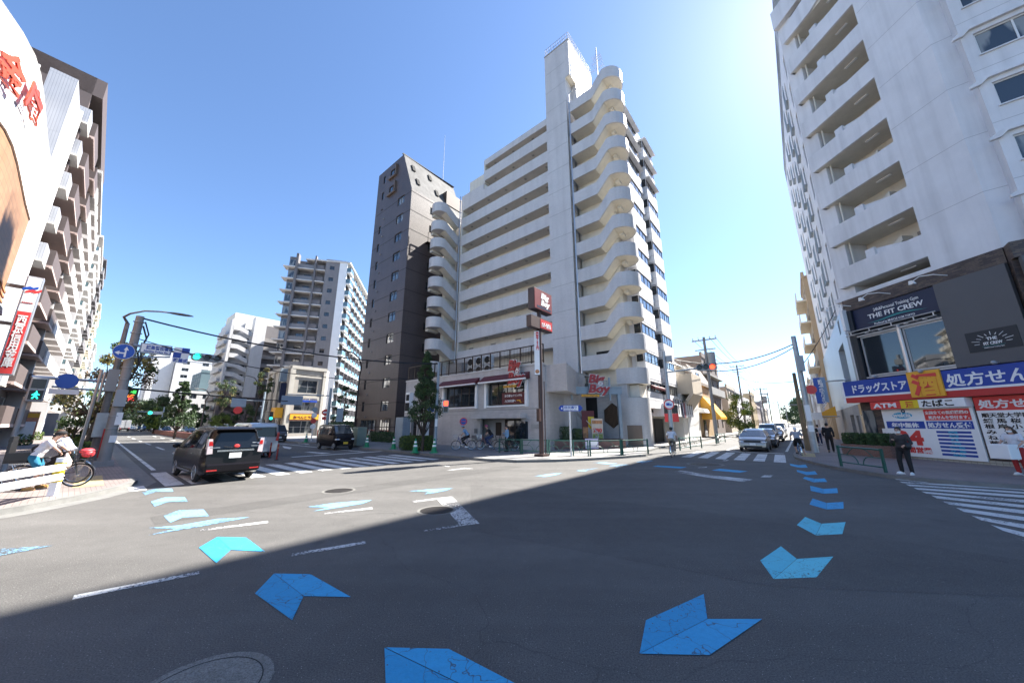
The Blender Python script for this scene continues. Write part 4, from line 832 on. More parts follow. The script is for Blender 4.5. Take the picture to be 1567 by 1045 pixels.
for k in range(n):
    z=zt2-1.6-ph*k; mm=M_WZ if z-1.5>zs else M_TAUPE; b=MB(); x1=wz*.6
    b.prism([FZ(.1,0,z-1.1),FZ(x1*.4,0,z-1.1),FZ(x1,0,z-2.3),FZ(x1,0,z-1.2),FZ(x1*.42,0,z),FZ(.1,0,z)],-FZ.n*.15); b.box(FZ,.1,x1*.42,-1.9,-.16,z-1.15,z-1.0); b.build('stair_flight',mm,t)
    b=MB(); b.box(FZ,x1*.75,x1*.98,-1.89,-1.85,z-1.0,z-.2); b.build('stair_opening',M_DARK,t)
    b=MB(); b.box(FZL,-11,-1.5,0,1.0,z-2.4,z-2.2); b.box(FZL,-11,-1.5,.9,1.0,z-2.2,z-1.3); b.build('balcony',mm,t)
    b=MB(); b.box(FZ,wz*1.02,wz*2.3,-5,-3.8,z-2.3,z-2.1); b.box(FZ,wz*1.02,wz*2.3,-3.9,-3.8,z-2.1,z-1.3); b.build('rear_balcony',mat('rear_balcony_grey',(.22,.21,.21),.6),t)
m=MB(); m.box(FZL,-14,-2.05,-3,0,zs,zt2,0); m.box(FZL,-14,-2.05,-3,0,0,zs,1); m.build('side_wall',[M_WZ,M_TAUPE],t)
# ================================================================= FURTHER BLOCKS ALONG THE LEFT ROAD
def HT(px_,D,y):
    d=ray(px_,y); return CAMH+D*d.z/math.hypot(d.x,d.y)
def simple_block(name,label,px0,D,w,d,h,m,rows,cols,u=ER,cat='building',wz0=.35,wfrac=.55,side=True,pent=False,gm=None,bal=False,group=None,pos=None,balside=False,ribbon_=False):
    c=pos if pos is not None else at(px0,D); F=Fr(c,u); t=thing(name,label,cat,c,group); gm=gm or M_GL
    fh=h/rows; H=[]
    for r in range(rows):
        for k in range(cols):
            cw=w/cols; x0=cw*k+cw*(1-wfrac)/2; H.append((x0,x0+cw*wfrac,fh*r+fh*wz0,fh*r+fh*.82))
    mb=MB(); mb.wall(F,0,w,0,h,H,depth=.2); FSd=Fr(F(0,0,0),-F.n*-1 if False else F.n); 
    mb.quad(F(0,0,0),F(0,-d,0),F(0,-d,h),F(0,0,h)).quad(F(w,0,0),F(w,-d,0),F(w,-d,h),F(w,0,h)).quad(F(0,0,h),F(w,0,h),F(w,-d,h),F(0,-d,h)).quad(F(0,-d,0),F(w,-d,0),F(w,-d,h),F(0,-d,h))
    mb.box(F,-.15,w+.15,-.2,.12,h-.3,h+.5)
    mb.build('wall',m,t)
    for hh in H: window(F,*hh,t,M_FRAMES,gm,b=-.12,mull=1 if hh[1]-hh[0]>1.1 else 0,simple=True)
    if pent: b=MB(); b.box(F,w*.2,w*.7,-d*.7,-d*.2,h,h+2.8); b.build('penthouse',m,t)
    if bal:
        for r in range(1,rows): b=MB(); z=fh*r; b.box(F,.2,w-.2,0,1.1,z-.1,z+.1); b.box(F,.2,w-.2,1.0,1.1,z+.1,z+1.05); b.build('balcony',m,t)
    FL=Fr(F(0,0,0),F.n*1.0)   # left flank, seen from the road: runs toward the viewer
    FL=Fr(F(0,-d,0),F.n)
    if side and not balside:
        for r in range(rows):
            for k in range(max(1,int(d/3.2))): window(FL,1+3.2*k,2.5+3.2*k,fh*r+fh*.35,fh*r+fh*.8,t,M_FRAMES,gm,b=.03,mull=1,simple=True)
    if balside:
        for r in range(1,rows):
            b=MB(); z=fh*r; b.box(FL,.3,d-.3,0,1.2,z-.1,z+.1); b.box(FL,.3,d-.3,1.1,1.2,z+.1,z+1.1); b.build('balcony',m,t)
    return t,F
M_TEALW=mat('wall_slate_blue',(.10,.155,.175),.7,var=.05); M_PINKW=mat('wall_pinkish',(.40,.33,.30),.75,var=.06,streak=.1); M_TANW=mat('wall_tan',(.38,.29,.19),.75,var=.06,streak=.1); M_OCH=mat('wall_ochre',(.42,.33,.2),.75,var=.07)
simple_block('narrow_building','slate blue narrow building between the white zigzag stair block and the wide white block',293,150,9,14,HT(316,150,568),M_TEALW,10,1,wfrac=.001,side=True)
t,F=simple_block('white_block','wide white fourteen storey block with balconies far down the left road',249,190,30,14,HT(275,190,549),M_WZ,10,5,wfrac=.35,side=False,gm=M_GL)
HW=HT(275,190,549)
for k in range(3,10):
    z=HW/10*k; b=MB(); b.box(F,14,30,0,1.2,z-.1,z+1.0); b.build('balcony',M_WZ,t)
b=MB(); b.box(F,-7,-.2,-14,-2,0,HW+3); b.box(F,-6.5,-5.0,-2,-1.2,0,HW+3); b.build('stair_shaft',M_WZ,t)
far=[(243,250,24,20,HT(243,250,568),M_GREYD,10,'dark grey block with stacked balconies beyond the wide white block',True),(222,300,22,20,HT(222,300,590),M_PINKW,9,'pinkish block beyond the dark grey block on the left road',True),(205,350,26,22,HT(205,350,603),M_WZ,8,'white block right of the information board far down the left road',True),(190,420,26,24,HT(190,420,612),M_GREY,8,'grey block behind the information board',True),(176,520,30,24,HT(176,520,618),M_WZ,8,'pale block at the far end of the left road',True)]
for px0,D,w,d,h,mm,r,lb,bl in far: simple_block('apartment_building',lb,px0,D,w,d,h,mm,r,3,wfrac=.5,balside=bl,bal=True)
simple_block('low_building','white low shop building below the slate blue narrow building',276,140,6,8,11,M_WZ,4,2)
# ================================================================= LEFT SIDE: BANK WITH CURVED WHITE FASCIA
BV=-32.1
t=thing('bank_building','bank with orange tiled wall and tall curved white panelled fascia','bank',SV(-6,-34,0))
path=[(-15.2,-32.1),(-13,-32.08),(-11,-32.03),(-9,-31.98),(-7.6,-31.98),(-6.6,-32.05),(-5.6,-32.25),(-4.5,-32.6),(-3.5,-33.1),(-2.5,-33.9),(-1.6,-34.9),(-.9,-36.2),(-.4,-38),(-.2,-41),(-.1,-48)]
def curve(off=0.):
    P=[SV(*p) for p in path]; O=[]
    for i,p in enumerate(P):
        d=(P[min(i+1,len(P)-1)]-P[max(i-1,0)]).normalized(); O.append(p+Vector((-d.y,d.x,0))*off)
    return O
M_OTILE=brick('orange_tile',(.27,.145,.075),(.32,.175,.095),(.17,.105,.065),.6,.3,.012,.55,offset=0,streak=.05,bump=.3,var=.05); M_OTD=mat('orange_tile_band',(.45,.21,.10),.6,var=.06)
C0=curve(0); zq=hit(Fr(SV(-15.2,BV,0),EL),93,251)[1]; ZBK=15.6; 
def zlow(i): 
    f=i/(len(path)-1); return 9.6+ (1.6*math.sin(min(1,i/8)*math.pi/2))
m=MB()
for i in range(len(C0)-1): m.quad(C0[i],C0[i+1],C0[i+1]+UP*14,C0[i]+UP*14)
m.build('wall',M_OTILE,t,smooth=40)
C1=curve(.05); C2=curve(.0)
ZF=[12.1+.02*i for i in range(len(path))]
m=MB(); NP=6
for i in range(len(C1)-1):
    for j in range(NP):
        za=ZF[i]+(ZBK-ZF[i])*j/NP; zb=ZF[i]+(ZBK-ZF[i])*(j+1)/NP; ya=ZF[i+1]+(ZBK-ZF[i+1])*j/NP; yb=ZF[i+1]+(ZBK-ZF[i+1])*(j+1)/NP; g=.035
        m.quad(C1[i]+UP*(za+g),C1[i+1]+UP*(ya+g),C1[i+1]+UP*(yb-g),C1[i]+UP*(zb-g),0)
        q=C1[i]*.9+C2[i]*.1; q1=C1[i+1]*.9+C2[i+1]*.1
        m.quad(q+UP*(zb-g),q1+UP*(yb-g),q1+UP*(yb+g),q+UP*(zb+g),1)
        m.quad(C1[i]+UP*(zb-g),C1[i+1]+UP*(yb-g),q1+UP*(yb-g),q+UP*(zb-g),1); m.quad(C1[i]+UP*(za+g),C1[i+1]+UP*(ya+g),q1+UP*(ya+g),q+UP*(za+g),0)
    m.quad(C1[i]+UP*ZBK,C1[i+1]+UP*ZBK,C2[i+1]+UP*ZBK,C2[i]+UP*ZBK,0); m.quad(C1[i]+UP*ZF[i],C1[i+1]+UP*ZF[i+1],C2[i+1]+UP*ZF[i+1],C2[i]+UP*ZF[i],0)
m.quad(C1[0]+UP*ZF[0],C2[0]+UP*ZF[0],C2[0]+UP*ZBK,C1[0]+UP*ZBK,0)
m.build('curved_fascia',[M_WHITEP,M_CONC],t)
m=MB(); m.poly([c+UP*14 for c in C0]+[SV(-15.2,-48,14)]); m.quad(C0[0],C0[0]+UP*14,SV(-15.2,-48,14),SV(-15.2,-48,0)); m.build('roof',M_CONC,t)
C3=curve(.06); C4=curve(.02)
b=MB()
for i in range(len(C3)-1):
    for j,(za,zb) in enumerate(((7.6,7.72),(7.85,7.97),(8.1,8.22))): 
        k0=.22*min(i,9); k1=.22*min(i+1,9)
        b.quad(C3[i]+UP*(za+k0),C3[i+1]+UP*(za+k1),C3[i+1]+UP*(zb+k1),C3[i]+UP*(zb+k0)); b.quad(C3[i]+UP*(zb+k0),C3[i+1]+UP*(zb+k1),C4[i+1]+UP*(zb+k1),C4[i]+UP*(zb+k0)); b.quad(C3[i]+UP*(za+k0),C3[i+1]+UP*(za+k1),C4[i+1]+UP*(za+k1),C4[i]+UP*(za+k0))
b.build('tile_band',M_OTD,t)
# slit windows with dark hoods
for s0 in (-12.4,-9.6,-6.6):
    i=min(range(len(path)),key=lambda k:abs(path[k][0]-s0)); c=SV(s0,BV+.14,0); F=Fr(c,EL); wz0=3.6
    b=MB(); b.box(F,-.3,.3,-.1,.03,wz0,6.6); o=b.build('window',M_FRAMEB,t); b=MB(); b.box(F,-.25,.25,.0,.04,wz0+.05,6.5); b.build('pane',M_GL,o)
    b=MB(); b.prism([F(-.42,0,6.6),F(-.42,.35,6.6),F(-.42,.3,6.95),F(-.42,0,7.05)],F.u*.84); b.build('window_hood',M_CHAR,t)
def curvepos(s): 
    for i in range(len(path)-1):
        if path[i][0]<=s<=path[i+1][0]: f=(s-path[i][0])/(path[i+1][0]-path[i][0]); return C1[i].lerp(C1[i+1],f),(C1[i]-C1[i+1]).normalized()
for ch,pxy,h in (('庫',(43,152),1.25),('金',(9,103),1.3)):
    # letter stands off the fascia where the photograph shows it
    best=None
    for k in range(300):
        s=-14.5+k*.045; c,d=curvepos(s); F=Fr((c.x,c.y,0),d); r=ray(*pxy); 
        P=Vector((c.x,c.y,0)); az=math.atan2(c.x,c.y)-math.atan2(r.x,r.y)
        if best is None or abs(az)<best[0]: best=(abs(az),s,c,F,math.hypot(c.x,c.y)*r.z/math.hypot(r.x,r.y)+CAMH)
    _,s,c,F,z=best
    text(ch,F,0,z-h*.42,h,mat('letter_orange',(.48,.06,.03),.4,var=.05),t,b=.14,ext=.03,bold=.03,align='CENTER',name='letter',width=h*(1.4 if ch=='庫' else 1.0))
# lower shop front of the bank
b=MB(); C5=curve(.08)
for i in range(len(C5)-1): b.quad(C5[i]+UP*KZ,C5[i+1]+UP*KZ,C5[i+1]+UP*2.9,C5[i]+UP*2.9)
b.build('ground_floor_glazing',M_GL,t)
# blade sign of the bank
def blade(FB_,x0,x1,z0,z1,th): pass
FBL=Fr(SV(-14.9,-32.0,0),ER); q=[hit(FBL,*p) for p in ((42,421),(70,424),(20,574),(-8,570))]
x0=sum([q[0][0],q[3][0]])/2; x1=sum([q[1][0],q[2][0]])/2; z1=(q[0][1]+q[1][1])/2; z0=(q[2][1]+q[3][1])/2
t=thing('bank_blade_sign','tall white and red projecting bank sign fixed to the tiled bank wall','sign',FBL((x0+x1)/2,0,z0))
zm=z0+(z1-z0)*.63
b=MB(); b.box(FBL,x0,x1,-.45,-.02,z0,z1); b.build('sign_case',M_FRAMES,t,bevel=.02)
b=MB(); b.box(FBL,x0+.06,x1-.06,-.02,.0,zm,z1-.06); b.build('white_panel',M_WHITEP,t); b=MB(); b.box(FBL,x0+.06,x1-.06,-.02,.0,z0+.06,zm); rp=b.build('red_panel',M_REDB,t)
w=x1-x0; cx=(x0+x1)/2
text('西京信用金庫',FBL,cx,z0+(zm-z0)*.80,(zm-z0)*.172,M_WHITEP,rp,b=.0,vert=True,bold=.02,width=.6*w,align='CENTER')
text('SAIKYO',FBL,cx,zm+.42*(z1-zm)*.55,.17*w,M_RED,rp,b=.0,align='CENTER',width=.62*w,bold=.02)
def sbolt(dx,dz,mm):
    b=MB(); P=[(-.32,.0),(-.05,.17),(.1,.1),(.3,.24),(.3,.05),(.06,-.1),(-.08,-.04),(-.32,-.16)]; b.prism([FBL(cx+dx*1.4*w+x*1.4*w,.0,zm+(z1-zm)*.6+dz*1.4*w+z*1.4*w) for x,z in P],FBL.n*.01); b.build('emblem_part',mm,rp)
sbolt(-.06,.10,M_BLUET); sbolt(.1,-.08,M_REDB)
for z in (z0+.6,(z0+z1)/2,z1-.6): 
    b=MB(); b.box(FBL,x0-.5,x0,-.3,-.15,z-.08,z+.08); b.build('bracket',M_CONCD,t)
# ================================================================= BROWN BALCONY APARTMENTS NEXT TO THE BANK
FA=Fr(SV(-17.5,-33.3,0),EL); FAE=Fr(SV(-17.5,-33.3,0),ER)
t=thing('apartment_building','brown apartment block with white metal air conditioner boxes next to the bank','building',SV(-24,-36,0))
M_BRA=mat('brown_panel',(.10,.076,.07),.6,var=.06,sc=.7); M_SID=brick('grey_siding',(.36,.37,.40),(.38,.39,.42),(.27,.28,.31),.12,4,.012,.5,offset=0,streak=.05); M_PLINTH=mat('pink_edge',(.52,.40,.36),.6,var=.05)
zr=hit(Fr(SV(-26,BV,0),EL),178,133)[1]; FE=Fr(SV(-25.5,-32.1,0),ER); _,zr=hit(FE,178,133)
m=MB(); m.box(FA,8,26,-14,0,0,zr-4,0); m.box(FA,8,26,-14,1.15,zr-1.6,zr,0); m.box(FA,8,8.4,-14,.6,zr-9,zr,0); m.box(FA,.6,8,-16,-.6,0,zr-6.5,1); m.box(FA,.45,.6,-16,-.6,0,zr-6,2)
m.build('wall',[M_BRA,M_SID,M_WHITEP],t)
m=MB(); m.box(FA,2.5,6.5,-.6,.55,KZ,zr-4.5,0); m.box(FA,6.5,6.7,-.6,.65,KZ,zr-4.2,1); m.build('siding_tower',[M_SID,M_WHITEP],t)
nf=9; fh=2.8
for k in range(nf):
    z=zr-3.2-fh*k
    if z<2.5: break
    for j,x in enumerate((9.2,16.8)):
        b=MB(); b.box(FA,x,x+5.6,0,1.2,z-1.35,z-1.2,1); b.box(FA,x,x+5.6,1.1,1.2,z-1.2,z,0); b.box(FA,x,x+.1,0,1.1,z-1.2,z,0); b.box(FA,x-.02,x+5.62,1.08,1.22,z-1.42,z-1.3,1); b.build('balcony',[M_BRA,M_PLINTH],t)
    window(FA,9.9,13.6,z-1.2,z+.9,t,M_FRAMES,M_GLC,b=.03,mull=1,simple=True); window(FA,17.4,21,z-1.2,z+.9,t,M_FRAMES,M_GLC,b=.03,mull=1,simple=True)
    b=MB(); b.box(FA,7.1,8.9,.05,.95,z-1.5,z-.25); b.build('equipment_screen',M_SID,t,bevel=.03)
    b=MB(); b.box(FA,7.0,9.0,.0,.95,z-1.62,z-1.5); b.build('screen_base',M_SOFF,t)
b=MB(); b.tube([FA(6.9,.5,KZ),FA(6.9,.5,zr-7)],.09,8); b.build('drain_pipe',M_WHITEP,t)
b=MB(); b.tube([FA(9,-5,zr),FA(9,-5,zr+3.5)],.07,6); b.build('roof_pole',M_FRAMEW,t)
# white balcony apartments beyond
def whiteapt(s0,n,ztop,label,mm,xx=0.,wm=None):
    FW_=Fr(SV(s0,-33.3,0),EL); t=thing('apartment_building',label,'building',SV(s0-8,-36,0))
    m=MB(); m.box(FW_,0,n*4.6,-14,0,0,ztop,0); m.box(FW_,-.2,.3,-14,.9,0,ztop+.3,1); m.box(FW_,0,n*4.6,-.5,1.3,ztop-.3,ztop,1)
    m.build('wall',[wm or mm,mm],t); k=0
    while ztop-2.8*(k+1)>2.5:
        z=ztop-2.8*(k+1)
        for i in range(n):
            x=.5+4.6*i; b=MB(); b.box(FW_,x,x+3.4,0,1.3,z-.16,z,0); b.box(FW_,x,x+3.4,1.2,1.3,z,z+1.05,0); b.box(FW_,x,x+.1,0,1.2,z,z+.45,0); b.build('balcony',mm,t)
            if i<2: b=MB(); b.box(FW_,x+.03,x+.07,.1,1.15,z+.45,z+1.1); b.build('glass_screen',M_GLB,t)
            if i<2: window(FW_,x+.5,x+2.9,z+.05,z+2.0,t,M_FRAMES,M_GLC,b=.04,mull=1,simple=True)
        k+=1
    return t
M_WAP=mat('white_apartment',(.60,.585,.57),.75,var=.05,streak=.1)
whiteapt(-37.5,4,27.0,'white apartment block with stacked glass sided balconies beyond the brown block',M_WAP,wm=M_TAUPE)
whiteapt(-62,4,29,'white block with boxy balconies second beyond the brown apartments',M_WAP)
whiteapt(-86,3,33,'pale grey block third beyond the brown apartments',M_GREY)
whiteapt(-112,4,30,'cream block far along the left pavement',M_CREAM)
whiteapt(-150,6,26,'last white block at the far end of the left pavement',M_WAP)
# ================================================================= RIGHT CORNER BUILDING: PHARMACY, GYM, ZIGZAG STAIRS
aC=math.radians(-4.7); EC=Vector((math.sin(aC),math.cos(aC),0)); g=G(1440,706,.12)
FC=Fr((g.x,g.y,0),-EC)
t=thing('corner_apartment','white corner apartment building with recessed zigzag stair openings above pharmacy and gym','building',FC(0,0,0)); RB=t
ZR=33.3
fl=[22.42-2.8*k for k in range(-3,5)]    # top of each parapet band
m=MB()
# blank white wall right of the stair openings, stair well
m.wall(FC,1.69,4.1,9.2,ZR,b=0); m.quad(FC(1.69,0,9.2),FC(1.69,-.35,9.2),FC(1.69,-.35,ZR),FC(1.69,0,ZR))
m.box(FC,-3.2,-2.2,-2.6,-.38,3.2,ZR); m.box(FC,-3.2,1.69,-.4,0,31.6,ZR)
m.box(FC,-3.2,4.1,-7,-1.9,3,ZR-.2,1)
m.build('wall',[M_WPLA,M_CREAM],t)
for i,z in enumerate(fl):
    if z>31: continue
    b=MB(); zb=z-1.2
    if i==0: b.prism([FC(-2.75,0,zb-.0),FC(-.6,0,zb),FC(1.69,0,zb+.75),FC(1.69,0,z+1.1),FC(-.9,0,z+1.05),FC(-.9,0,z+.3),FC(-2.75,0,z)],-FC.n*.14)
    else:
        b.box(FC,-2.75,1.69,-.14,0,zb,z); b.box(FC,-2.76,-2.62,-1.3,-.14,zb,z)
        b.box(FC,-1.02,-.55,-.3,-.14,z-.2,z+.52)
        b.prism([FC(-.55,-.3,z-.3),FC(1.3,-.3,z-.3),FC(1.3,-.3,z+.02),FC(-.55,-.3,z+.45)],-FC.n*.1)
    b.box(FC,-2.75,1.69,-1.9,-.14,zb,zb+.16,1)
    b.build('stair_parapet',[M_WPLA,M_CREAM],t)
    b=MB(); b.prism([FC(-2.2,-.9,z-.9),FC(.3,-.9,z+.5),FC(.3,-.9,z+.8),FC(-2.2,-.9,z-.6)],-FC.n*.7); b.build('stair_flight',M_CREAM,t)
    b=MB(); b.box(FC,.35,1.5,-1.88,-1.84,z-1.0,z+1.0); b.build('stair_door',mat('stair_door',(.30,.28,.26),.6),t)
    b=MB(); b.box(FC,1.45,1.6,-.9,-.75,z,z+1.6); b.tube([FC(-2.0,-.5,z),FC(-2.0,-.5,z+1.6)],.05,6); b.build('stair_post',M_CREAM,t)
    b=MB(); b.box(FC,.0,.7,-.8,-.65,zb-.05,zb+.0); b.build('ceiling_light',M_WHITEP,t)
b=MB(); b.box(FC,-3.2,1.69,-.5,0,9.2,9.45); b.box(FC,-2.2,1.69,-1.9,-1.8,9.4,10.2,1); b.build('ledge',[M_WPLA,M_CREAM],t)
# return and street wall to the right, with stepped out window bay
FRW=Fr(FC(4.1,0,0),U); bo=.55
rows=[hit(FRW,*p,bo) for p in ((1489.5,53.6),(1518,126),(1551,206.7))]; x0=sum(r[0] for r in rows)/3
rb=[hit(FRW,*p,bo) for p in ((1499,85),(1529.7,162))]; hh=sum(rows[i][1]-rb[i][1] for i in range(2))/2
zw=[rows[0][1]+2.8*k for k in range(4,-5,-1)]
xs=hit(FRW,1461.7,38,bo)[0]
H=[(x0,x0+5.2,z-hh,z) for z in zw if z<ZR-.5 and z-hh>9.6]
m=MB(); m.wall(FRW,0,xs,9.2,ZR,b=0); m.wall(FRW,xs,24,9.2,ZR,H,b=bo,depth=.16); m.quad(FRW(xs,0,9.2),FRW(xs,bo,9.2),FRW(xs,bo,ZR),FRW(xs,0,ZR)); m.build('street_wall',M_WPLA,t)
for h in H:
    window(FRW,h[0],h[0]+2.2,h[2],h[3],t,M_FRAMEW,M_GLC,b=bo-.1,mull=1,fw=.06); window(FRW,h[0]+2.35,h[1],h[2],h[3],t,M_FRAMEW,M_GLC,b=bo-.1,mull=1,fw=.06)
    b=MB(); P=[(h[0]-.62,h[3]-.02),(h[0]-.3,h[3]+.02),(h[0]-.1,h[3]+.22),(h[1]+.3,h[3]+.22),(h[1]+.3,h[3]+.34),(h[0]-.25,h[3]+.34),(h[0]-.62,h[3]+.1)]
    b.prism([FRW(x,bo,z) for x,z in P],FRW.n*.16); b.box(FRW,h[0]-.05,h[1]+.05,bo,bo+.08,h[2]-.06,h[2]); b.build('window_hood',M_WPLA,t)
b=MB()
for z in zw:
    zz=z-hh-.75
    if 9.5<zz<ZR: 
        b.box(FC,1.75,4.1,.0,.004,zz-.009,zz+.009); b.box(FRW,0,xs,.0,.004,zz-.009,zz+.009); b.box(FRW,xs,24,bo,bo+.004,zz-.009,zz+.009)
b.build('panel_joint',mat('joint_grey',(.36,.36,.37),.8),t)
# flank along the right street
cr=FC(-3.2,-.6,0); FK=Fr(cr,-ER)
H=[]
for z in fl:
    for x in (-2.6,-5.8,-9.0,-14,-19): H.append((x,x+(.9 if x>-3 else 1.0),z-1.6,z+.3))
m=MB(); m.wall(FK,-26,0,9.2,ZR+2.5,[h for h in H if h[2]>9.4],b=0,depth=.35); m.build('flank_wall',M_WPLA,t)  # height above the roof added to set the shadow edge on the road
M_LB=mat('pale_blue_cladding',(.42,.50,.56),.45,var=.04,sc=.6)
m=MB(); hk=[(-7.5,-3.6,4.2,7.4),(-4.2,-3.2,8.0,9.0)]; m.wall(FK,-26,-.9,3.1,9.2,hk,b=.12,depth=.6); m.wall(FK,-26,-3.3,KZ,3.1,[(-5.5,-4.2,KZ,2.4),(-9.5,-7.0,KZ,2.5)],b=.1,depth=.5,mi=1); m.build('flank_cladding',[M_LB,M_CONC],t)
m=MB(); m.box(FK,-.9,0.4,-.4,.14,3.1,8.9); m.build('dark_corner_column',M_CHAR,t)
for h in H:
    if h[2]<9.4: continue
    window(FK,*h,t,M_FRAMEB,M_GL,b=-.3,mull=0,simple=True)
    if h[0]<-3:
        b=MB(); b.box(FK,h[0]-.1,h[1]+.1,.0,.2,h[2]-.1,h[2]-.04)
        for i in range(6): xx=h[0]-.08+i*(h[1]-h[0]+.16)/5; b.tube([FK(xx,.19,h[2]-.05),FK(xx,.19,h[3]-.4)],.018,4)
        b.tube([FK(h[0]-.1,.19,h[3]-.4),FK(h[1]+.1,.19,h[3]-.4)],.02,4); b.build('window_grille',M_STEELB,t)
for h in hk+[(-5.5,-4.2,KZ,2.4),(-9.5,-7.0,KZ,2.5)]: window(FK,*h,t,M_FRAMEB,M_GL,b=-.3,mull=1,simple=True)
b=MB(); b.poly([FC(-3.2,0,ZR),FC(4.1,0,ZR),FRW(24,0,ZR),FRW(24,-14,ZR),FK(-26,0,ZR),FK(0,0,ZR)]); b.box(FK,-26,-.0,-1.5,.0,ZR,ZR+2.5); b.build('roof',M_CONC,t)  # box above the roof added with the raised flank for its shadow
# brick base and band
M_DBR=brick('dark_mixed_brick',(.055,.04,.042),(.13,.095,.07),(.05,.045,.042),.24,.07,.006,.6,streak=.05,var=.25,big=2.)
b=MB(); b.box(FC,-2.75,4.1,-.1,.05,8.5,9.2); b.box(FRW,0,24,-.1,bo+.05,8.5,9.2); b.build('brick_band',M_DBR,t)
b=MB(); b.box(FC,-2.78,-2.62,-.1,.35,7.3,8.6); b.build('band_end',M_WHITEP,t)
m=MB(); m.wall(FC,-3.3,-1.98,KZ,3.1,b=-.25); m.wall(FC,-1.98,4.1,KZ,.3,b=.02); m.box(FC,-1.98,4.1,-.3,.0,.3,3.1); m.box(FRW,0,24,-.4,.3,KZ,8.5); m.quad(FC(-1.98,-.25,KZ),FC(-1.98,.02,KZ),FC(-1.98,.02,3.1),FC(-1.98,-.25,3.1)); m.build('brick_base',[M_DBR],t)
m=MB(); m.box(FC,-3.3,4.1,-1.9,-.3,3.05,4.3); m.box(FC,-2.6,-2.36,-.2,.1,4.3,8.5); m.box(FC,-2.4,1.7,-.3,-.2,4.3,8.5); m.build('gym_frame',M_CHARD,t)
M_CREAMT=brick('cream_base_tile',(.36,.33,.27),(.40,.37,.30),(.22,.2,.17),.2,.2,.01,.6,offset=0)
b=MB(); b.box(FC,-1.98,4.1,.02,.06,KZ,.3); b.build('tile_plinth',M_CREAMT,t)
window(FC,-2.3,-.35,4.5,6.8,t,M_FRAMES,M_GL,b=-.06,mull=0,fw=.08); window(FC,-.2,1.66,4.5,6.8,t,M_FRAMES,M_GL,b=-.06,mull=0,fw=.08)
b=MB(); b.tube([FC(-.28,.02,4.4),FC(-.28,.02,7.0)],.09,10); b.build('steel_column',M_FRAMES,t)
b=MB()
for z in (6.95,7.15): b.tube([FC(-2.7,.35,z),FC(1.6,.35,z)],.035,6)
b.box(FC,-2.5,1.66,-.0,.08,6.8,6.9); b.box(FC,-2.5,1.66,.0,.06,4.38,4.46)
for x in (-2.4,-1.4,-.3,.7,1.5): b.tube([FC(x,.0,6.9),FC(x,.35,6.95),FC(x,.35,7.15)],.028,6)
b.build('window_rail',M_FRAMES,t)
b=MB()
for x in (-1.6,-.9,.3,1.1): b.cyl(FC(x,.3,6.9),FC(x,.3,6.94),.09,10)
b.build('downlight',M_WHITEP,t)
b=MB(); b.box(FC,-2.4,1.66,-.18,-.04,7.2,8.48); s=b.build('gym_sign',M_NAVY,t)
text('24h&Personal Training Gym',FC,-1.25,8.08,.26,M_WHITEP,s,b=-.03,width=2.1); text('THE FIT CREW',FC,-1.6,7.72,.36,M_WHITEP,s,b=-.03,width=2.6,bold=.018); text('Produced by MUSCLE GYM TOKYO',FC,-1.35,7.32,.16,M_WHITEP,s,b=-.03,width=1.9,bold=.01)
b=MB(); P=[(-1.7+.1*i,7.56+.06*math.sin(i*.24-2.4)) for i in range(29)]; b.prism([FC(x,-.035,z+.035*math.sin(math.pi*i/28)) for i,(x,z) in enumerate(P)]+[FC(x,-.035,z-.045*math.sin(math.pi*i/28)) for i,(x,z) in reversed(list(enumerate(P)))][1:-1],FC.n*.015); b.build('wave',M_TEAL,s)
b=MB(); b.box(FC,1.68,4.1,.05,.22,4.36,8.46); b.box(FRW,0.1,24,bo+.0,bo+.3,4.36,8.46); b.build('grey_panel',M_CHAR,t)
pq=[hit(FC,*p,.24) for p in ((1475,512),(1556,498),(1486,542),(1566,530))]
b=MB(); xa_,xb_=(pq[0][0]+pq[2][0])/2,(pq[1][0]+pq[3][0])/2; zb_,zt_=(pq[2][1]+pq[3][1])/2,(pq[0][1]+pq[1][1])/2
b.box(FC,xa_,xb_,.22,.235,zb_,zt_); s=b.build('gym_plate',M_CHARD,t); xc=(xa_+xb_)/2; ww=xb_-xa_; hz=zt_-zb_
text('THE',FC,xc,zb_+hz*.50,hz*.2,M_WHITEP,s,b=.235,align='CENTER',bold=.02,width=ww*.2); text('FIT CREW',FC,xc,zb_+hz*.28,hz*.2,M_WHITEP,s,b=.235,align='CENTER',bold=.02,width=ww*.36)
b=MB(); b.box(FC,xc-ww*.22,xc+ww*.22,.235,.24,zb_+hz*.22,zb_+hz*.235); b.build('underline',M_TEAL,s)
text('24h&Personal Training Gym',FC,xc,zb_+hz*.13,hz*.07,M_WHITEP,s,b=.235,align='CENTER',width=ww*.38)
b=MB()
for k in range(11):
    a=math.radians(180-18*k); r0,r1=(.3,.44) if k%2 else (.3,.38); c=Vector((math.cos(a),math.sin(a)))
    p0=(xc+c.x*ww*r0*.85,zb_+hz*.36+c.y*hz*r0*1.25); p1=(xc+c.x*ww*r1*.95,zb_+hz*.36+c.y*hz*r1*1.25); b.tube([FC(p0[0],.24,p0[1]),FC(p1[0],.24,p1[1])],.012,4)
b.build('sun_rays',M_WHITEP,s)
# lamps on arms over the gym sign
for x in (-2.3,-.2,2.2):
    z=8.75; l=MB(); l.tube([FC(x,.05,z),FC(x-.2,.5,z+.12),FC(x-.55,.75,z+.16),FC(x-.85,.8,z+.02)],.02,6); o=l.build('lamp_arm',M_WHITEP,t)
    l=MB(); l.prism([FC(x-.98,.72,z-.12),FC(x-.74,.72,z-.12),FC(x-.8,.76,z+.06),FC(x-.92,.76,z+.06)],FC.n*.14); l.build('lamp_head',M_WHITEP,o)
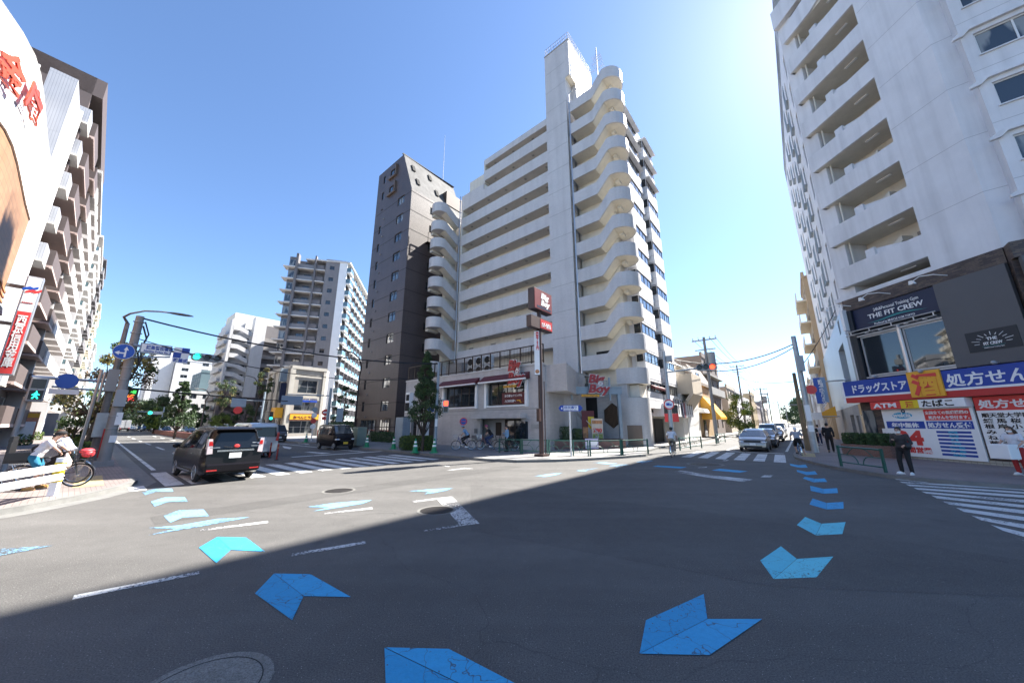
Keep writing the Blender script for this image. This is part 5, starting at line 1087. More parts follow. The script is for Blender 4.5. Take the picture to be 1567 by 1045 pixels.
# long blue pharmacy sign
def fascia(F,a0,a1,b0):
    b=MB(); b.box(F,a0,a1,b0-.5,b0,3.45,4.29); s=b.build('pharmacy_fascia',M_BLUES,t)
    b=MB(); b.box(F,a0,a1,b0-.5,b0+.0,3.35,3.449); b.build('white_stripe',M_WHITEP,s); b=MB(); b.box(F,a0,a1,b0-.5,b0,3.05,3.349); b.build('red_stripe',M_RED,s); return s
s=fascia(FC,-3.45,4.35,.42); s2=fascia(FRW,.55,24,bo+.42)
b=MB(); b.box(FC,-3.6,-3.452,-.2,.42,3.05,4.29); b.build('fascia_end',M_WHITEP,s)
text('ドラッグストア',FC,-2.95,3.62,.52,M_WHITEP,s,b=.42,width=2.7,bold=.025)
b=MB(); b.box(FC,-.12,1.2,.42,.5,3.14,4.4); y=b.build('yellow_panel',M_ORY,s); text('酒',FC,.54,3.33,1.1,M_REDB,y,b=.5,align='CENTER',width=1.05,bold=.045)
text('処方せん受付',FC,1.32,3.58,.62,M_WHITEP,s,b=.42,width=3.9,bold=.02)
for x in (-3.1,-1.55,.55,3.1):
    l=MB(); l.ell(FC(x,.55,4.38),(.11,.09,.09),seg=10,rings=6); l.tube([FC(x,.3,4.4),FC(x,.5,4.42)],.025,5); l.build('spotlight',M_FRAMES,t)
# window stickers of the pharmacy
pan=thing('pharmacy_panel','large white printed pharmacy window panel with blue bars and a red 24','window panel',FC(-.1,.1,.25))
b=MB(); b.box(FC,-1.98,1.72,.02,.1,.24,2.62); b.build('panel',M_WHITEP,pan)
def pr(a0,a1,z0,z1,mm): b=MB(); b.box(FC,a0,a1,.1,.104,z0,z1); return b.build('printed_field',mm,pan)
pr(-1.86,-.18,1.62,1.98,M_BLUES); pr(-.1,1.6,1.62,1.98,M_BLUES); pr(-.1,1.6,2.02,2.55,M_REDB)
b=MB(); b.ell(FC(-1.05,.104,2.28),(.45,.01,.16),Matrix((FC.u,FC.n,UP)).transposed(),24,8); b.build('logo_cloud',M_CYAN,pan); b=MB(); b.torus(FC(-.95,.11,2.5),FC.n,.065,.025,16,6); b.build('logo_ring',M_NAVY,pan)
text('welcia',FC,-1.05,2.2,.30,M_WHITEP,pan,b=.125,align='CENTER',width=.8,bold=.03)
text('年中無休',FC,-1.02,1.69,.26,M_WHITEP,pan,b=.104,align='CENTER',width=1.2,bold=.03); text('処方せん受付',FC,.75,1.69,.27,M_WHITEP,pan,b=.104,align='CENTER',width=1.6,bold=.03)
text('全国全ての医療機関の',FC,.75,2.32,.17,M_WHITEP,pan,b=.104,align='CENTER',width=1.6,bold=.02); text('処方せんを受付ます。',FC,.8,2.09,.17,M_WHITEP,pan,b=.104,align='CENTER',width=1.5,bold=.02)
text('24',FC,-.95,.85,.9,M_REDB,pan,b=.104,align='CENTER',width=1.15,bold=.06); text('時間営業',FC,-.8,.45,.3,M_REDB,pan,b=.104,align='CENTER',width=1.3,bold=.03)
for k,w_ in enumerate(('医薬品','化粧品','雑 貨','食料品','ペット用品','ベビー用品','介護用品')):
    z=1.42-.172*k; pr(.2,1.45,z,z+.1,M_BLUES); text(w_,FC,.82,z+.0,.11,M_CYAN,pan,b=.105,align='CENTER',bold=.03)
b=MB(); b.box(FC,-2.2,-.75,.02,.42,2.62,3.02); a=b.build('tobacco_fascia_red',M_REDB,t); text('ATM',FC,-2.05,2.7,.33,M_WHITEP,a,b=.42,width=1.1,bold=.03)
b=MB(); b.box(FC,-.75,.02,.02,.42,2.62,3.02); a=b.build('fascia_yellow',M_YEL,t); text('酒',FC,-.37,2.69,.33,M_REDB,a,b=.42,align='CENTER',bold=.03)
b=MB(); b.box(FC,.02,1.75,.02,.42,2.62,3.02); a=b.build('fascia_white',M_WHITEP,t); text('たばこ',FC,.15,2.69,.34,M_BLACK,a,b=.42,width=1.2,bold=.03)
pan=thing('clinic_list_panel','white panel listing clinics in black lettering under a red heading','window panel',FC(3,.1,.35))
b=MB(); b.box(FC,1.82,4.05,.02,.1,.4,3.02); b.build('panel',M_WHITEP,pan); b=MB(); b.box(FC,1.82,4.05,.1,.104,2.42,3.02); b.build('printed_field',M_REDB,pan)
text('処方せん',FC,1.95,2.55,.38,M_WHITEP,pan,b=.104,width=1.9,bold=.03)
for k,w_ in enumerate(('順天堂大学医学部','練 馬 桜 台 ク','根 岸 小 児 科','み  す  ず  ク','ねりま皮フ科','藤 澤 こ ど も','日本大学医学部')): text(w_,FC,1.95,2.14-.235*k,.21,M_BLACK,pan,b=.1,width=1.9,bold=.015)
text('その他全国の医療機関',FC,2.1,.48,.12,M_BLACK,pan,b=.1,width=1.5)
b=MB(); b.box(FC,-2.4,-2.1,-.25,-.2,1.35,1.6); b.build('wall_plate',M_WHITEP,t)
b=MB(); b.box(FC,-3.25,-2.65,-.25,-.2,.75,2.6); b.build('shop_window',M_GLC,t)
# planters with leafy hedge at the corner
gp=[G(1290,696,.12),G(1367,702.5,.12)]; FPR=Fr((gp[0].x,gp[0].y,0),gp[1]-gp[0]); wr=(gp[1]-gp[0]).length
pt=thing('planter','red brick planter with dark leafy shrubs at the pharmacy corner','planter',FPR(wr/2,0,0))
b=MB(); b.box(FPR,0,wr,-.7,0,KZ,KZ+.6); b.build('brick_wall',M_BRK,pt); PL_RIGHT=(FPR,wr,pt)
# ================================================================= RIGHT STREET: HOUSES ON THE LEFT SIDE
HS=4.2
def gable_house(name,label,v0,w,d,h,hr,m,mr,cat='house'):
    F=Fr(SV(HS,v0,0),ER); t=thing(name,label,cat,SV(HS-d/2,v0+w/2,0)); return F,t
# white plaster house with rounded balcony box
F=Fr(SV(4.4,12.6,0),ER); FN=Fr(SV(4.4,12.6,0),U)
t=thing('house','white house with cantilevered curved balcony wall and pitched roof beside the apartment block','house',SV(1,16,0))
M_HW=mat('house_white',(.66,.64,.60),.75,var=.05,streak=.08); M_HC=mat('house_cream',(.50,.43,.34),.75,var=.05,streak=.08)
m=MB(); m.box(F,0,8,-9,0,0,5.0,0); m.box(F,0,8,-9,-1.0,5.0,8.6,0); m.box(F,.5,5.2,-1.0,1.2,5.0,7.2,1); m.prism([F(.5,1.2,5.0),F(5.2,1.2,5.0),F(4.8,0,3.2),F(.5,0,3.2)],FN.u*-.4,1); m.prism([FN(-9,-4,8.6),FN(-1,-4,8.6),FN(-4.5,-4,11.2)],F.u*5,0); m.box(FN,-3.6,-1.2,0,.12,3.2,9.6,1); m.build('wall',[M_HW,M_HC],t)
b=MB(); b.prism([FN(-.6,-3.6,8.5),FN(-4.5,-3.6,11.4),FN(-8.6,-3.6,8.5),FN(-8.6,-3.6,8.3),FN(-4.5,-3.6,11.1),FN(-.6,-3.6,8.3)],F.u*6); b.build('roof',M_CONCD,t)
window(FN,-3.4,-1.6,7.6,9.2,t,M_FRAMEB,M_GL,b=.16,mull=1); window(F,6,7.2,5.6,7.2,t,M_FRAMEB,M_GL,b=-.95,mull=0)
b=MB(); b.box(FN,-4.4,-1.8,.02,.1,KZ,2.4); b.build('garage_door',M_DARK,t); b=MB(); b.box(F,2.0,4.4,.02,.08,KZ,2.5); b.build('shutter',M_WHITEP,t)
# clothes drying on the balcony of the block
for i,(c,nm) in enumerate((((.05,.05,.1),'dark'),((.3,.1,.12),'maroon'),((.5,.5,.5),'grey'))):
    q=FR(8.6+.55*i,1.78,3.2); b=MB(); b.box(Fr(q,ER),-.22,.22,-.03,.03,-.75,.75); b.box(Fr(q,ER),-.32,.32,-.03,.03,.3,.7); tag(b.build('hanging_garment',mat('cloth_'+nm,c,.9,var=.3,sc=6),loc=q),nm+' garment hung over the balcony railing above the parking sign','laundry')
# tan house with mansard top and yellow awning
F=Fr(SV(3.9,23.2,0),ER); FN=Fr(SV(3.9,23.2,0),U); M_TANH=mat('house_tan',(.44,.32,.19),.75,var=.06,streak=.06); M_MAN=mat('mansard_tile',(.25,.21,.18),.8,var=.12)
t=thing('house','ochre house with brownish mansard top and yellow sloping awning','house',SV(0,28,0))
m=MB(); m.box(F,0,9,-10,0,0,7.0,0); m.build('wall',M_TANH,t)
m=MB(); m.prism([FN(-10,0,7.0),FN(.3,0,7.0),FN(.3,0,7.4),FN(-.9,0,9.8),FN(-10,0,9.8)],F.u*9); m.build('roof',M_MAN,t)
b=MB(); b.prism([F(1.6,0,5.4),F(1.6,.35,5.4),F(1.6,2.2,2.7),F(1.6,2.2,2.4),F(1.6,0,2.4)],F.u*5); b.build('awning',M_ORY,t)
b=MB(); b.prism([F(-1.6,0,3.9),F(-1.6,.9,3.7),F(-1.6,1.1,3.2),F(-1.6,0,3.2)],F.u*3); b.build('striped_canopy',M_FRAMEW,t)
window(FN,-3.4,-2.0,3.6,6.2,t,M_FRAMEW,M_GLC,b=.03,mull=1); window(F,2,4,7.6,8.8,t,M_FRAMEB,M_GL,b=-.2,mull=1)
b=MB(); b.box(F,2,3.6,.02,.08,KZ,2.3); b.build('shopfront',M_GL,t); b=MB(); b.box(FN,-5,-1,.02,.1,KZ,2.4); b.build('shop_opening',M_DARK,t)
# brown block behind it
F=Fr(SV(1.5,33,0),ER); t,_=simple_block('apartment_building','brown grey four storey block behind the ochre house',0,0,14,12,12.5,mat('wall_brown_grey',(.20,.16,.14),.75,var=.08),4,3,pos=SV(3.2,33,0),wfrac=.3)
FN=Fr(SV(3.2,33,0),U); window(FN,-2.6,-1.6,6,8,t,M_FRAMEW,M_GLC,b=.03,mull=0); window(FN,-3,-2,2.5,4,t,M_FRAMEW,M_GL,b=.03,mull=0)
b=MB(); b.box(F,0,14,.8,2.4,9.4,9.6); b.box(F,0,14,.8,2.4,6.4,6.6); b.box(F,0,14,2.3,2.4,6.6,7.6); b.build('balcony',M_CONC,t)
# smaller houses onward, both sides
pal=[M_HW,M_HC,M_PINKW,M_OCH,M_WAP,M_GREY,M_TANW]
random.seed(11); v=52
adj=['narrow','squat','tall','plain','square','low','slim','broad']; cn={M_HW.name:'white',M_HC.name:'cream',M_PINKW.name:'pinkish',M_OCH.name:'ochre',M_WAP.name:'off white',M_GREY.name:'grey',M_TANW.name:'tan'}
ordn=['first','second','third','fourth','fifth','sixth','seventh','eighth','ninth','tenth','eleventh']
for k in range(9):
    w=random.uniform(8,14); h=random.uniform(7,11) if k>0 else 9; mm=pal[(k*3+1)%7]
    simple_block('shop_house',cn[mm.name]+' shop house, '+ordn[k]+' past the brown block on the left of the right street',0,0,w,9,h,mm,int(h/2.9),3,pos=SV(4.0-random.uniform(0,.8),v,0),wfrac=.5,side=True,cat='house',group='shop houses along the right street'); v+=w+1.2*(k%3)
v=27
for k in range(10):
    w=random.uniform(9,15); h=random.uniform(8,13) if k else 20; mm=pal[(k*2+3)%7] if k else M_TANW; F0=SV(16.9+(.2*(k%2)),v+w,0)
    t,F=simple_block('shop_house',cn[mm.name]+' building, '+ordn[k]+' past the white corner block on the right of the right street',0,0,w,9,h,mm,int(h/2.9),3,u=-ER,pos=F0,wfrac=.5,side=True,cat='house',group='shop houses along the right street')
    if k==0:
        for r in range(2,7):
            b=MB(); z=r*2.85; b.box(F,1,w-1,0,1.0,z-.1,z+.1); b.box(F,1,w-1,.9,1.0,z+.1,z+1.1); b.build('balcony',M_CREAM,t)
    v+=w+.6
def vsign(px0,py0,py1,w,m,label,body,D=34,th=.2):
    c=at(px0,D); F=Fr(c,Vector((c.y,-c.x,0)).normalized()); z1=hit(F,px0,py0)[1]; z0=hit(F,px0,py1)[1]
    t=thing('blade_sign',label,'sign',F(0,0,z0)); w*=.5; b=MB(); b.box(F,-w/2,w/2,-th,0,z0,z1); p=b.build('panel',m,t); b=MB(); b.tube([F(0,-.1,z1-.3),F(1.4,-.1,z1-.3)],.04,6); b.build('bracket',M_STEEL,t)
    if body: text(body,F,0,z1-.55*w-(z1-z0)*.06,w*.55,M_WHITEP,p,b=.0,vert=True,bold=.03)
vsign(1264,578,618,1.0,M_BLUET,'tall blue vertical shop sign hung over the right pavement','動物病院トリミング')
vsign(1272,577,616,.6,mat('sign_paleblue',(.2,.32,.5),.45),'pale blue vertical sign beside the tall blue one','')
vsign(1250,632,643,1.6,M_WHITEP,'round edged white sign over the right pavement','',D=36)
c=G(1268,668,0); c=SV(16.75,15.6,0); F=Fr(c,-ER); aw=thing('awning','yellow shop awning over the right pavement','awning',c)
b=MB(); b.prism([F(-3,0,3.4),F(-3,1.3,2.7),F(-3,1.3,2.4),F(-3,0,2.4)],F.u*3.2); o=b.build('canvas',M_ORY,aw); b=MB(); b.tube([F(-3,1.3,2.4),F(.2,1.3,2.4)],.03,6); b.build('front_bar',M_STEEL,aw)
text('フランス菓子',F,-2.6,2.45,.25,M_BLACK,o,b=1.3,width=2.2)
# far trees and hazy block closing the right street
# ================================================================= STREET FURNITURE
def zat(base,px_,py_):
    d=ray(px_,py_); return CAMH+math.hypot(base.x,base.y)*d.z/math.hypot(d.x,d.y)
def onray(px_,py_,D):
    d=ray(px_,py_); t=D/math.hypot(d.x,d.y); return Vector((0,0,CAMH))+d*t
def facing(p): return Fr(p,Vector((p.y,-p.x,0)).normalized())
def cable(a,b,sag,r,label,n=14,group=None):
    a=Vector(a); b=Vector(b); m=MB(); P=[a.lerp(b,i/n)-UP*sag*4*(i/n)*(1-i/n) for i in range(n+1)]; m.tube([p for p in P],r,5)
    return tag(m.build('overhead_cable',M_BLACK,loc=a),label,'cable',group)
def disc(F,a,b,z,r,m,parent,name='disc',th=.02,n=32):
    q=MB(); q.prism([F(a+r*math.cos(6.2832*k/n),b,z+r*math.sin(6.2832*k/n)) for k in range(n)],F.n*th); return q.build(name,m,parent)
LENS_OFF=mat('lens_dark',(.025,.02,.018),.25,var=.1); LENS_G=mat('lens_green',(.02,.75,.5),.3,emit=1.1,var=0); LENS_R=mat('lens_red',(.9,.06,.02),.3,emit=1.1,var=0)
M_SIGB=mat('signal_body',(.33,.35,.36),.5,var=.06)
def signal(F,a0,a1,z0,z1,lit,parent_label,D3=(None,),name='traffic_signal',b0=.0):
    t=thing(name,parent_label,'traffic light',F((a0+a1)/2,b0,(z0+z1)/2)); h=z1-z0; w=a1-a0; r=h/2; m=MB()
    P=[(a0+r-r*math.sin(math.pi*k/8),z0+r-r*math.cos(math.pi*k/8)) for k in range(9)]+[(a1-r+r*math.sin(math.pi*k/8),z0+r+r*math.cos(math.pi*k/8)) for k in range(9)]
    m.prism([F(a,b0,z) for a,z in P],-F.n*.2); m.build('housing',M_SIGB,t)
    for k in range(3):
        a=a0+r+(w-2*r)*k/2; mm=lit[1] if k==lit[0] else LENS_OFF; o=disc(F,a,b0+.005,z0+r,r*.72,mm,t,'lamp',.02)
        v=MB(); n=16; R=r*.8
        for i in range(n):
            t0=math.radians(-20+220*i/n); t1=math.radians(-20+220*(i+1)/n); p=[F(a+R*math.cos(q),bb,z0+r+R*math.sin(q)) for q,bb in ((t0,b0),(t1,b0),(t1,b0+.28),(t0,b0+.28))]; v.quad(*p)
        v.build('visor',M_SIGB,t)
    return t
# ---- big pole on the left corner
pb=G(157,712,.12); zt_=zat(pb,207,482)
t=thing('utility_pole','thick grey concrete pole on the left corner kerb carrying signs and boxes','pole',pb)
m=MB(); m.tube([pb,pb+UP*(zt_-.12)],[.20,.145],18); m.box(Fr(pb,ER),-.3,.3,-.3,.3,0,.22); m.build('shaft',M_POLE,t,smooth=40)
b=MB()
for z in [1.6+.55*k for k in range(20) if 1.6+.55*k<zt_-.4]: b.torus(pb+UP*z,UP,.225-.006*z,.018,20,6)
b.build('strap',M_STEEL,t)
b=MB(); b.box(Fr(pb,ER),-.18,.2,.16,.40,2.55,3.3); b.build('junction_box',M_SIGB,t,bevel=.02)
b=MB(); F=Fr(pb,ER); b.box(F,.02,.22,.19,.21,1.75,2.3); pl=b.build('notice_plate',M_WHITEP,t); b=MB(); b.box(F,-.02,.2,.2,.22,1.0,1.3); b.build('round_notice',M_WHITEP,t)
b=MB(); P=[pb+Vector((.25,0,zt_-.6)),pb+Vector((.45,.1,zt_-1.2)),pb+Vector((.2,.1,zt_-1.9)),pb+Vector((.5,.0,zt_-2.4)),pb+Vector((.25,0,zt_-3.2))]; b.tube(P,.035,6); b.tube([p+Vector((.06,.0,.2)) for p in P],.03,6); b.build('cable_loop',M_BLACK,t)
lb=G(139,709,.12); zl=zat(lb,186,492)
t=thing('lamp_post','brown grey steel street lamp post with long curved arm beside the thick concrete pole','street lamp',lb)
fa=[(186,492),(190,484),(200,479),(222,475),(245,476),(262,478)]
P=[]; 
for i,p in enumerate(fa): P.append(onray(*p,math.hypot(lb.x,lb.y)*(1-.018*i)))
m=MB(); m.tube([lb,lb+UP*(P[0].z-.12)],[.15,.085],14); m.tube([lb+UP*(P[0].z-.12)]+P[1:],[.06,.05,.045,.04,.035,.035],10); m.build('shaft',mat('weathered_steel',(.27,.255,.24),.55,.3,var=.25,sc=3,streak=.3),t,smooth=40)
e=P[-1]; F=facing(e); m=MB(); m.ell(F(.35,0,.0),(.5,.12,.06),Matrix((F.u,F.n,UP)).transposed(),14,8); m.build('lamp_head',M_CONCD,t,smooth=40)
F=Fr(lb,ER)
for z0,z1,mm,nm in ((3.3,4.35,M_SIGB,'control_box'),(1.2,2.3,M_STEEL,'meter_box')):
    b=MB(); b.box(F,-.22,.16,.13,.40,z0,z1); b.build(nm,mm,t,bevel=.02)
b=MB(); b.box(F,.1,.38,.5,.52,.3,1.6); rr=b.build('red_notice',M_RED,t)
b=MB(); b.tube([F(-.45,.2,.1),F(-.42,.2,4.3)],.06,8); b.tube([F(-.3,.3,2.8),F(-.3,.3,4.2)],.05,8); b.build('conduit',M_FRAMES,t)
# horizontal arm to the left with blue plate
arm0=onray(165,583,math.hypot(lb.x,lb.y)); arm1=onray(48,575,math.hypot(lb.x,lb.y)*.97)
t=thing('overhead_sign','pale steel arm reaching left from the lamp post with blue oval plate','sign',arm0)
b=MB(); b.tube([arm0,arm1],.06,8); b.tube([arm0-UP*.45,arm0.lerp(arm1,.72)-UP*.36],.045,8); b.build('tube',M_FRAMES,t)
q=onray(103,582,math.hypot(lb.x,lb.y)*.98); F=facing(q); disc(F,0,.06,0,.33,M_BLUET,t,'blue_plate'); b=MB(); b.box(F,-.42,.42,.05,.07,-.58,-.36); b.build('white_plate',M_WHITEP,t)
# mandatory direction sign
D=math.hypot(pb.x,pb.y)-.45; q=onray(190,537,D); F=facing(q); r=(onray(210,538,D)-q).length*.86
t=thing('direction_sign','round blue sign with white left and ahead arrows on the concrete pole','road sign',q)
disc(F,0,0,0,r,M_WHITEP,t,'rim',.02); d=disc(F,0,.02,0,r*.95,M_BLUET,t,'face',.01)
b=MB(); k=r
b.prism([F(x*k,.032,z*k) for x,z in ((.06,-.72),(.24,-.72),(.24,.2),(.40,.2),(.17,.68),(-.06,.2),(.07,.2),(.07,-.12))],F.n*.008); b.prism([F(x*k,.036,z*k) for x,z in ((.24,-.38),(.1,-.12),(-.38,-.12),(-.38,.06),(-.8,-.2),(-.38,-.48),(-.38,-.3),(.06,-.3),(.06,-.5))],F.n*.006); b.build('arrow',M_WHITEP,t)
# mast arm with name board, chequer plate and signal
FMA=Fr(SV(*sv(157,712,.12))+U*.3,ER)
def hq(px_,py_,b=0): return hit(FMA,px_,py_,b)
a0,z0=hq(212,521.7); a1,z1=hq(265,529.6); a2,z2=hq(261,544); a3,z3=hq(209,537.5)
t=thing('street_name_board','white junction name board with blue lettering on the mast arm over the left road','road sign',FMA((a0+a1)/2,0,z2))
aL,aR_=min(a0,a3)+.1,(a1+a2)/2; zB,zT=(z2+z3)/2,(z0+z1)/2
b=MB(); b.box(FMA,aL,aR_,-.06,0,zB,zT); b.build('board',M_STEELB,t); b=MB(); b.box(FMA,aL+.05,aR_-.05,0,.012,zB+.05,zT-.05); f=b.build('face',M_WHITEP,t)
text('練馬警察署南',FMA,aL+.2,zB+(zT-zB)*.45,(zT-zB)*.42,M_BLUES,f,b=.012,width=(aR_-aL)*.85,bold=.02); text('Nerima Police Sta.-S.',FMA,aL+.15,zB+(zT-zB)*.16,(zT-zB)*.22,M_BLUES,f,b=.012,width=(aR_-aL)*.88,bold=.03)
c0=hq(268,529.8); c1=hq(291.3,533); c2=hq(287,556); c3=hq(262.5,553)
t=thing('chequer_plate','blue and white chequered plate between name board and green signal','road sign',FMA((c0[0]+c1[0])/2,0,c2[1]))
xl,xr=(c0[0]+c3[0])/2,(c1[0]+c2[0])/2; zt2_,zb2=(c0[1]+c1[1])/2,(c2[1]+c3[1])/2; hz=(zt2_-zb2); 
b=MB(); b.box(FMA,xl,xr,-.05,0,zb2,zt2_); b.build('plate',M_WHITEP,t)
b=MB(); zm_=zb2+hz*.32; zq=zb2+hz*.66; xm=(xl+xr)/2; b.box(FMA,xm,xr,0,.01,zq,zt2_); b.build('blue_square',M_BLUES,t); b=MB(); b.box(FMA,xl,xm,0,.01,zm_,zq); b.build('blue_square',M_BLUES,t)
text('時差式',FMA,xl+.05,zb2+.05,hz*.26,M_BLUES,t,b=.0,width=(xr-xl)*.9,bold=.03)
s0=hq(291.5,543); s1=hq(339.5,549); zc=(s0[1]+s1[1])/2; hh=.36
signal(FMA,s0[0]+.05,s1[0],zc-hh/2-.03,zc+hh/2,(0,LENS_G),'horizontal signal showing green at the end of the left mast arm')
t=thing('mast_arm','thin steel arm from the concrete pole carrying name board and green signal','pole arm',pb+UP*zT)
b=MB(); ps=[FMA(0,-.1,zT-.15),FMA(s1[0]*.75,-.1,zc+.05)]; b.tube(ps,.06,8); b.tube([FMA(0,-.1,zB-.25),FMA(a1,-.1,zB-.05)],.04,6); b.build('tube',M_STEELB,t)
# LED information board
Dl=52; q=onray(197,604,Dl); F=facing(q); w=(onray(213,604,Dl)-onray(182,604,Dl)).length*.92; h=(onray(197,594,Dl)-onray(197,613,Dl)).length
t=thing('information_board','black LED traffic board with green orange and red characters over the left road','road sign',q-UP*h/2)
b=MB(); b.box(F,-w/2,w/2,-.3,0,-h/2,h/2); b.build('case',M_BLACK,t)
LO=mat('led_orange',(.9,.25,.04),.5,emit=.55,var=0); LG=mat('led_green',(.05,.5,.08),.5,emit=.5,var=0); LR=mat('led_red',(.8,.05,.05),.5,emit=.5,var=0)
text('大 事故',F,-w*.38,-h*.12,h*.25,LO,t,b=.0,width=w*.72,bold=.04)
for x,z,mm in ((-.18,.28,LG),(.2,.3,LG),(-.42,-.3,LR),(.18,-.3,LR)): b=MB(); b.box(F,w*x-.2,w*x+.22,0,.02,h*z-.17,h*z+.15); b.build('character_block',mm,t)
b=MB(); b.box(F,-w*.3,w*.15,0,.02,-h*.46,-h*.42); b.build('led_strip',M_WHITEP,t)
b=MB(); b.tube([F(-w*.9,-.2,h*.4),F(w*.3,-.2,h*.4)],.08,8); b.tube([F(-w*.9,-.2,h*.6),Vector((F(-w*.9,-.2,0).x,F(-w*.9,-.2,0).y,.1))],.13,10); b.build('gantry',M_STEEL,t)
# pedestrian signal on the left pavement
sb=G(4,722,.12); zs_=zat(sb,33,618)
t=thing('pedestrian_signal','pedestrian signal with green walking figure on its post near the bank','traffic light',sb); F=facing(sb); F=Fr(sb,F.u)
b=MB(); b.tube([sb,sb+UP*(zs_+.2)],.075,12); b.build('post',M_SIGB,t,smooth=40)
zq0=zs_-.0; b=MB(); b.box(F,-.02,.42,.1,.45,zq0,zq0+.95); b.build('housing',M_SIGB,t,bevel=.05)
for zz,mm in ((zq0+.08,M_BLACK),(zq0+.52,LENS_OFF)): b=MB(); b.box(F,.03,.37,.45,.46,zz,zz+.36); b.build('lens',mm,t)
b=MB(); c=zq0+.26; b.ell(F(.2,.465,c+.12),(.035,.01,.035),seg=8,rings=5); b.tube([F(.2,.47,c+.08),F(.2,.47,c-.02)],.04,6); b.tube([F(.2,.47,c-.02),F(.13,.47,c-.14)],.022,5); b.tube([F(.2,.47,c-.02),F(.27,.47,c-.14)],.022,5); b.tube([F(.2,.47,c+.07),F(.11,.47,c-.01)],.017,5); b.tube([F(.2,.47,c+.07),F(.29,.47,c+.0)],.017,5); b.build('walking_figure',LENS_G,t)
# ---- white guard rail at the near left kerb
g0=G(80,757,.12); g1=G(-95,800,.12); F=Fr(g1,(g0-g1)); L=(g0-g1).length
t=thing('guard_rail','white two beam guard rail with yellow striped end post at the left kerb','guard rail',F(L/2,0,0))
for z in (.42,.66):
    b=MB(); P=[(0,.0),(.05,.03),(.02,.07),(.05,.11),(.0,.17),(-.02,.17),(.02,.11),(-.01,.07),(.02,.03),(-.02,0)]; b.prism([F(-.2,x+.08,z+zz-.05) for x,zz in P],F.u*(L+.2)); b.build('beam',M_WHITEP,t)
b=MB(); b.box(F,L-.08,L+.06,-.07,.07,0,.93); b.build('end_post',M_WHITEP,t)
for z in (.33,.52,.72): b=MB(); b.box(F,L-.085,L+.065,-.075,.075,z,z+.1); b.build('yellow_band',M_YEL,t)
for x in (L-2.0,L-4,.2): b=MB(); b.tube([F(x,0,0),F(x,0,.85)],.055,10); b.build('post',M_WHITEP,t)
# ---- green railings
def railing(p0,p1,h,label,group,m=M_GREENR,deco=True,sc=1):
    p0=Vector(p0); p1=Vector(p1); F=Fr(p0,p1-p0); L=(p1-p0).length; t=thing('railing',label,'railing',F(L/2,0,0),group)
    for x in (0,L): b=MB(); b.box(F,x-.035*sc,x+.035*sc,-.035,.035,0,h+.05); b.build('post',m,t)
    b=MB(); b.tube([F(.03,0,h),F(L-.03,0,h)],.03*sc,8); b.build('top_rail',m,t); b=MB(); b.tube([F(.03,0,h*.22),F(L-.03,0,h*.22)],.022*sc,8); b.build('bottom_rail',m,t)
    if deco:
        q=MB()
        for s_ in (1,-1):
            c=L/2; q.tube([F(c-s_*L*.5+s_*.03,0,h*.62)]+[F(c-s_*(L*.22-L*.16*math.sin(k*math.pi/16)),0,h*(.22+.40*math.cos(k*math.pi/16))) for k in range(9)],.016*sc,6)
        for s_ in (1,-1): q.tube([F(L/2+s_*(L*.10+L*.2*(k/8)),0,h*(.98-.34*(k/8)**1.6)) for k in range(9)],.014*sc,6)
        q.build('arched_bars',m,t)
    else:
        q=MB()
        for k in range(1,8): q.tube([F(L*k/8,0,h*.22),F(L*k/8,0,h)],.016*sc,5)
        q.build('bars',m,t)
    return t
pp=[G(x,y,.12) for x,y in ((763,692.5),(798,694.5),(839,696),(876,697.5),(902,698),(952,697),(993,694.5))]
nm=['leftmost green railing panel before the restaurant entrance','green railing panel left of the tall brown sign pole','green railing panel right of the tall brown sign pole','short green railing panel at the foot of the blue street name post','green railing panel before the stair planter','rightmost green railing panel on the corner kerb']
for i in range(6): d=(pp[i+1]-pp[i]).normalized(); railing(pp[i]+d*.06,pp[i+1]-d*.06,.82,nm[i],'green railings at the restaurant corner')
railing(G(1288,714,.12),G(1356,724,.12),.80,'lone green railing panel before the pharmacy','green railing at the pharmacy',sc=1.15)
for i,(a,b_) in enumerate((((1041,690),(1057,688)),((1057,688),(1074,686)),((1097,680),(1110,677)),((1131,670),(1146,667)))):
    railing(G(*a,.12),G(*b_,.12),.8,['first','second','third','fourth'][i]+' dark green railing from the crossing along the left of the right street','railings along the right street')
# ---- tall brown pylon sign of the restaurant
sb=G(829,698,.12); FPY=Fr(sb,ER)
t=thing('pylon_sign','tall brown pole with dark red box sign at the restaurant corner','sign',sb)
zt_=zat(sb,826,440)
b=MB(); b.tube([sb,sb+UP*(zt_-.4)],.13,14); b.box(FPY,-.3,.3,-.3,.3,0,.12); b.build('pole',M_PBROWN,t,smooth=40)
b=MB(); b.tube([FPY(.25,.1,0),FPY(.25,.1,4.2)],.03,6); b.box(FPY,-.3,-.1,-.1,.1,1.9,2.6); b.build('meter_box',M_PBROWN,t)
x0,zA=hit(FPY,817.2,441,.22); x1,zBq=hit(FPY,844.3,455.3,.22); _,zC=hit(FPY,844,485,.22); zT=(zA+zBq)/2
b=MB(); b.box(FPY,x0,x1,-.22,.22,zC,zT); bx_=b.build('sign_box',M_PBROWN,t)
b=MB(); b.box(FPY,x0+.05,x1-.05,.22,.24,zC+.05,zT-.05); f=b.build('sign_face',mat('dark_red_face',(.16,.016,.02),.4,var=.06),bx_)
w=x1-x0; text('Big',FPY,x0+w*.36,zC+(zT-zC)*.60,(zT-zC)*.36,M_WHITEP,f,b=.24,width=w*.45,bold=.05,shear=.2); text('Boy',FPY,x0+w*.36,zC+(zT-zC)*.27,(zT-zC)*.36,M_WHITEP,f,b=.24,width=w*.5,bold=.05,shear=.2)
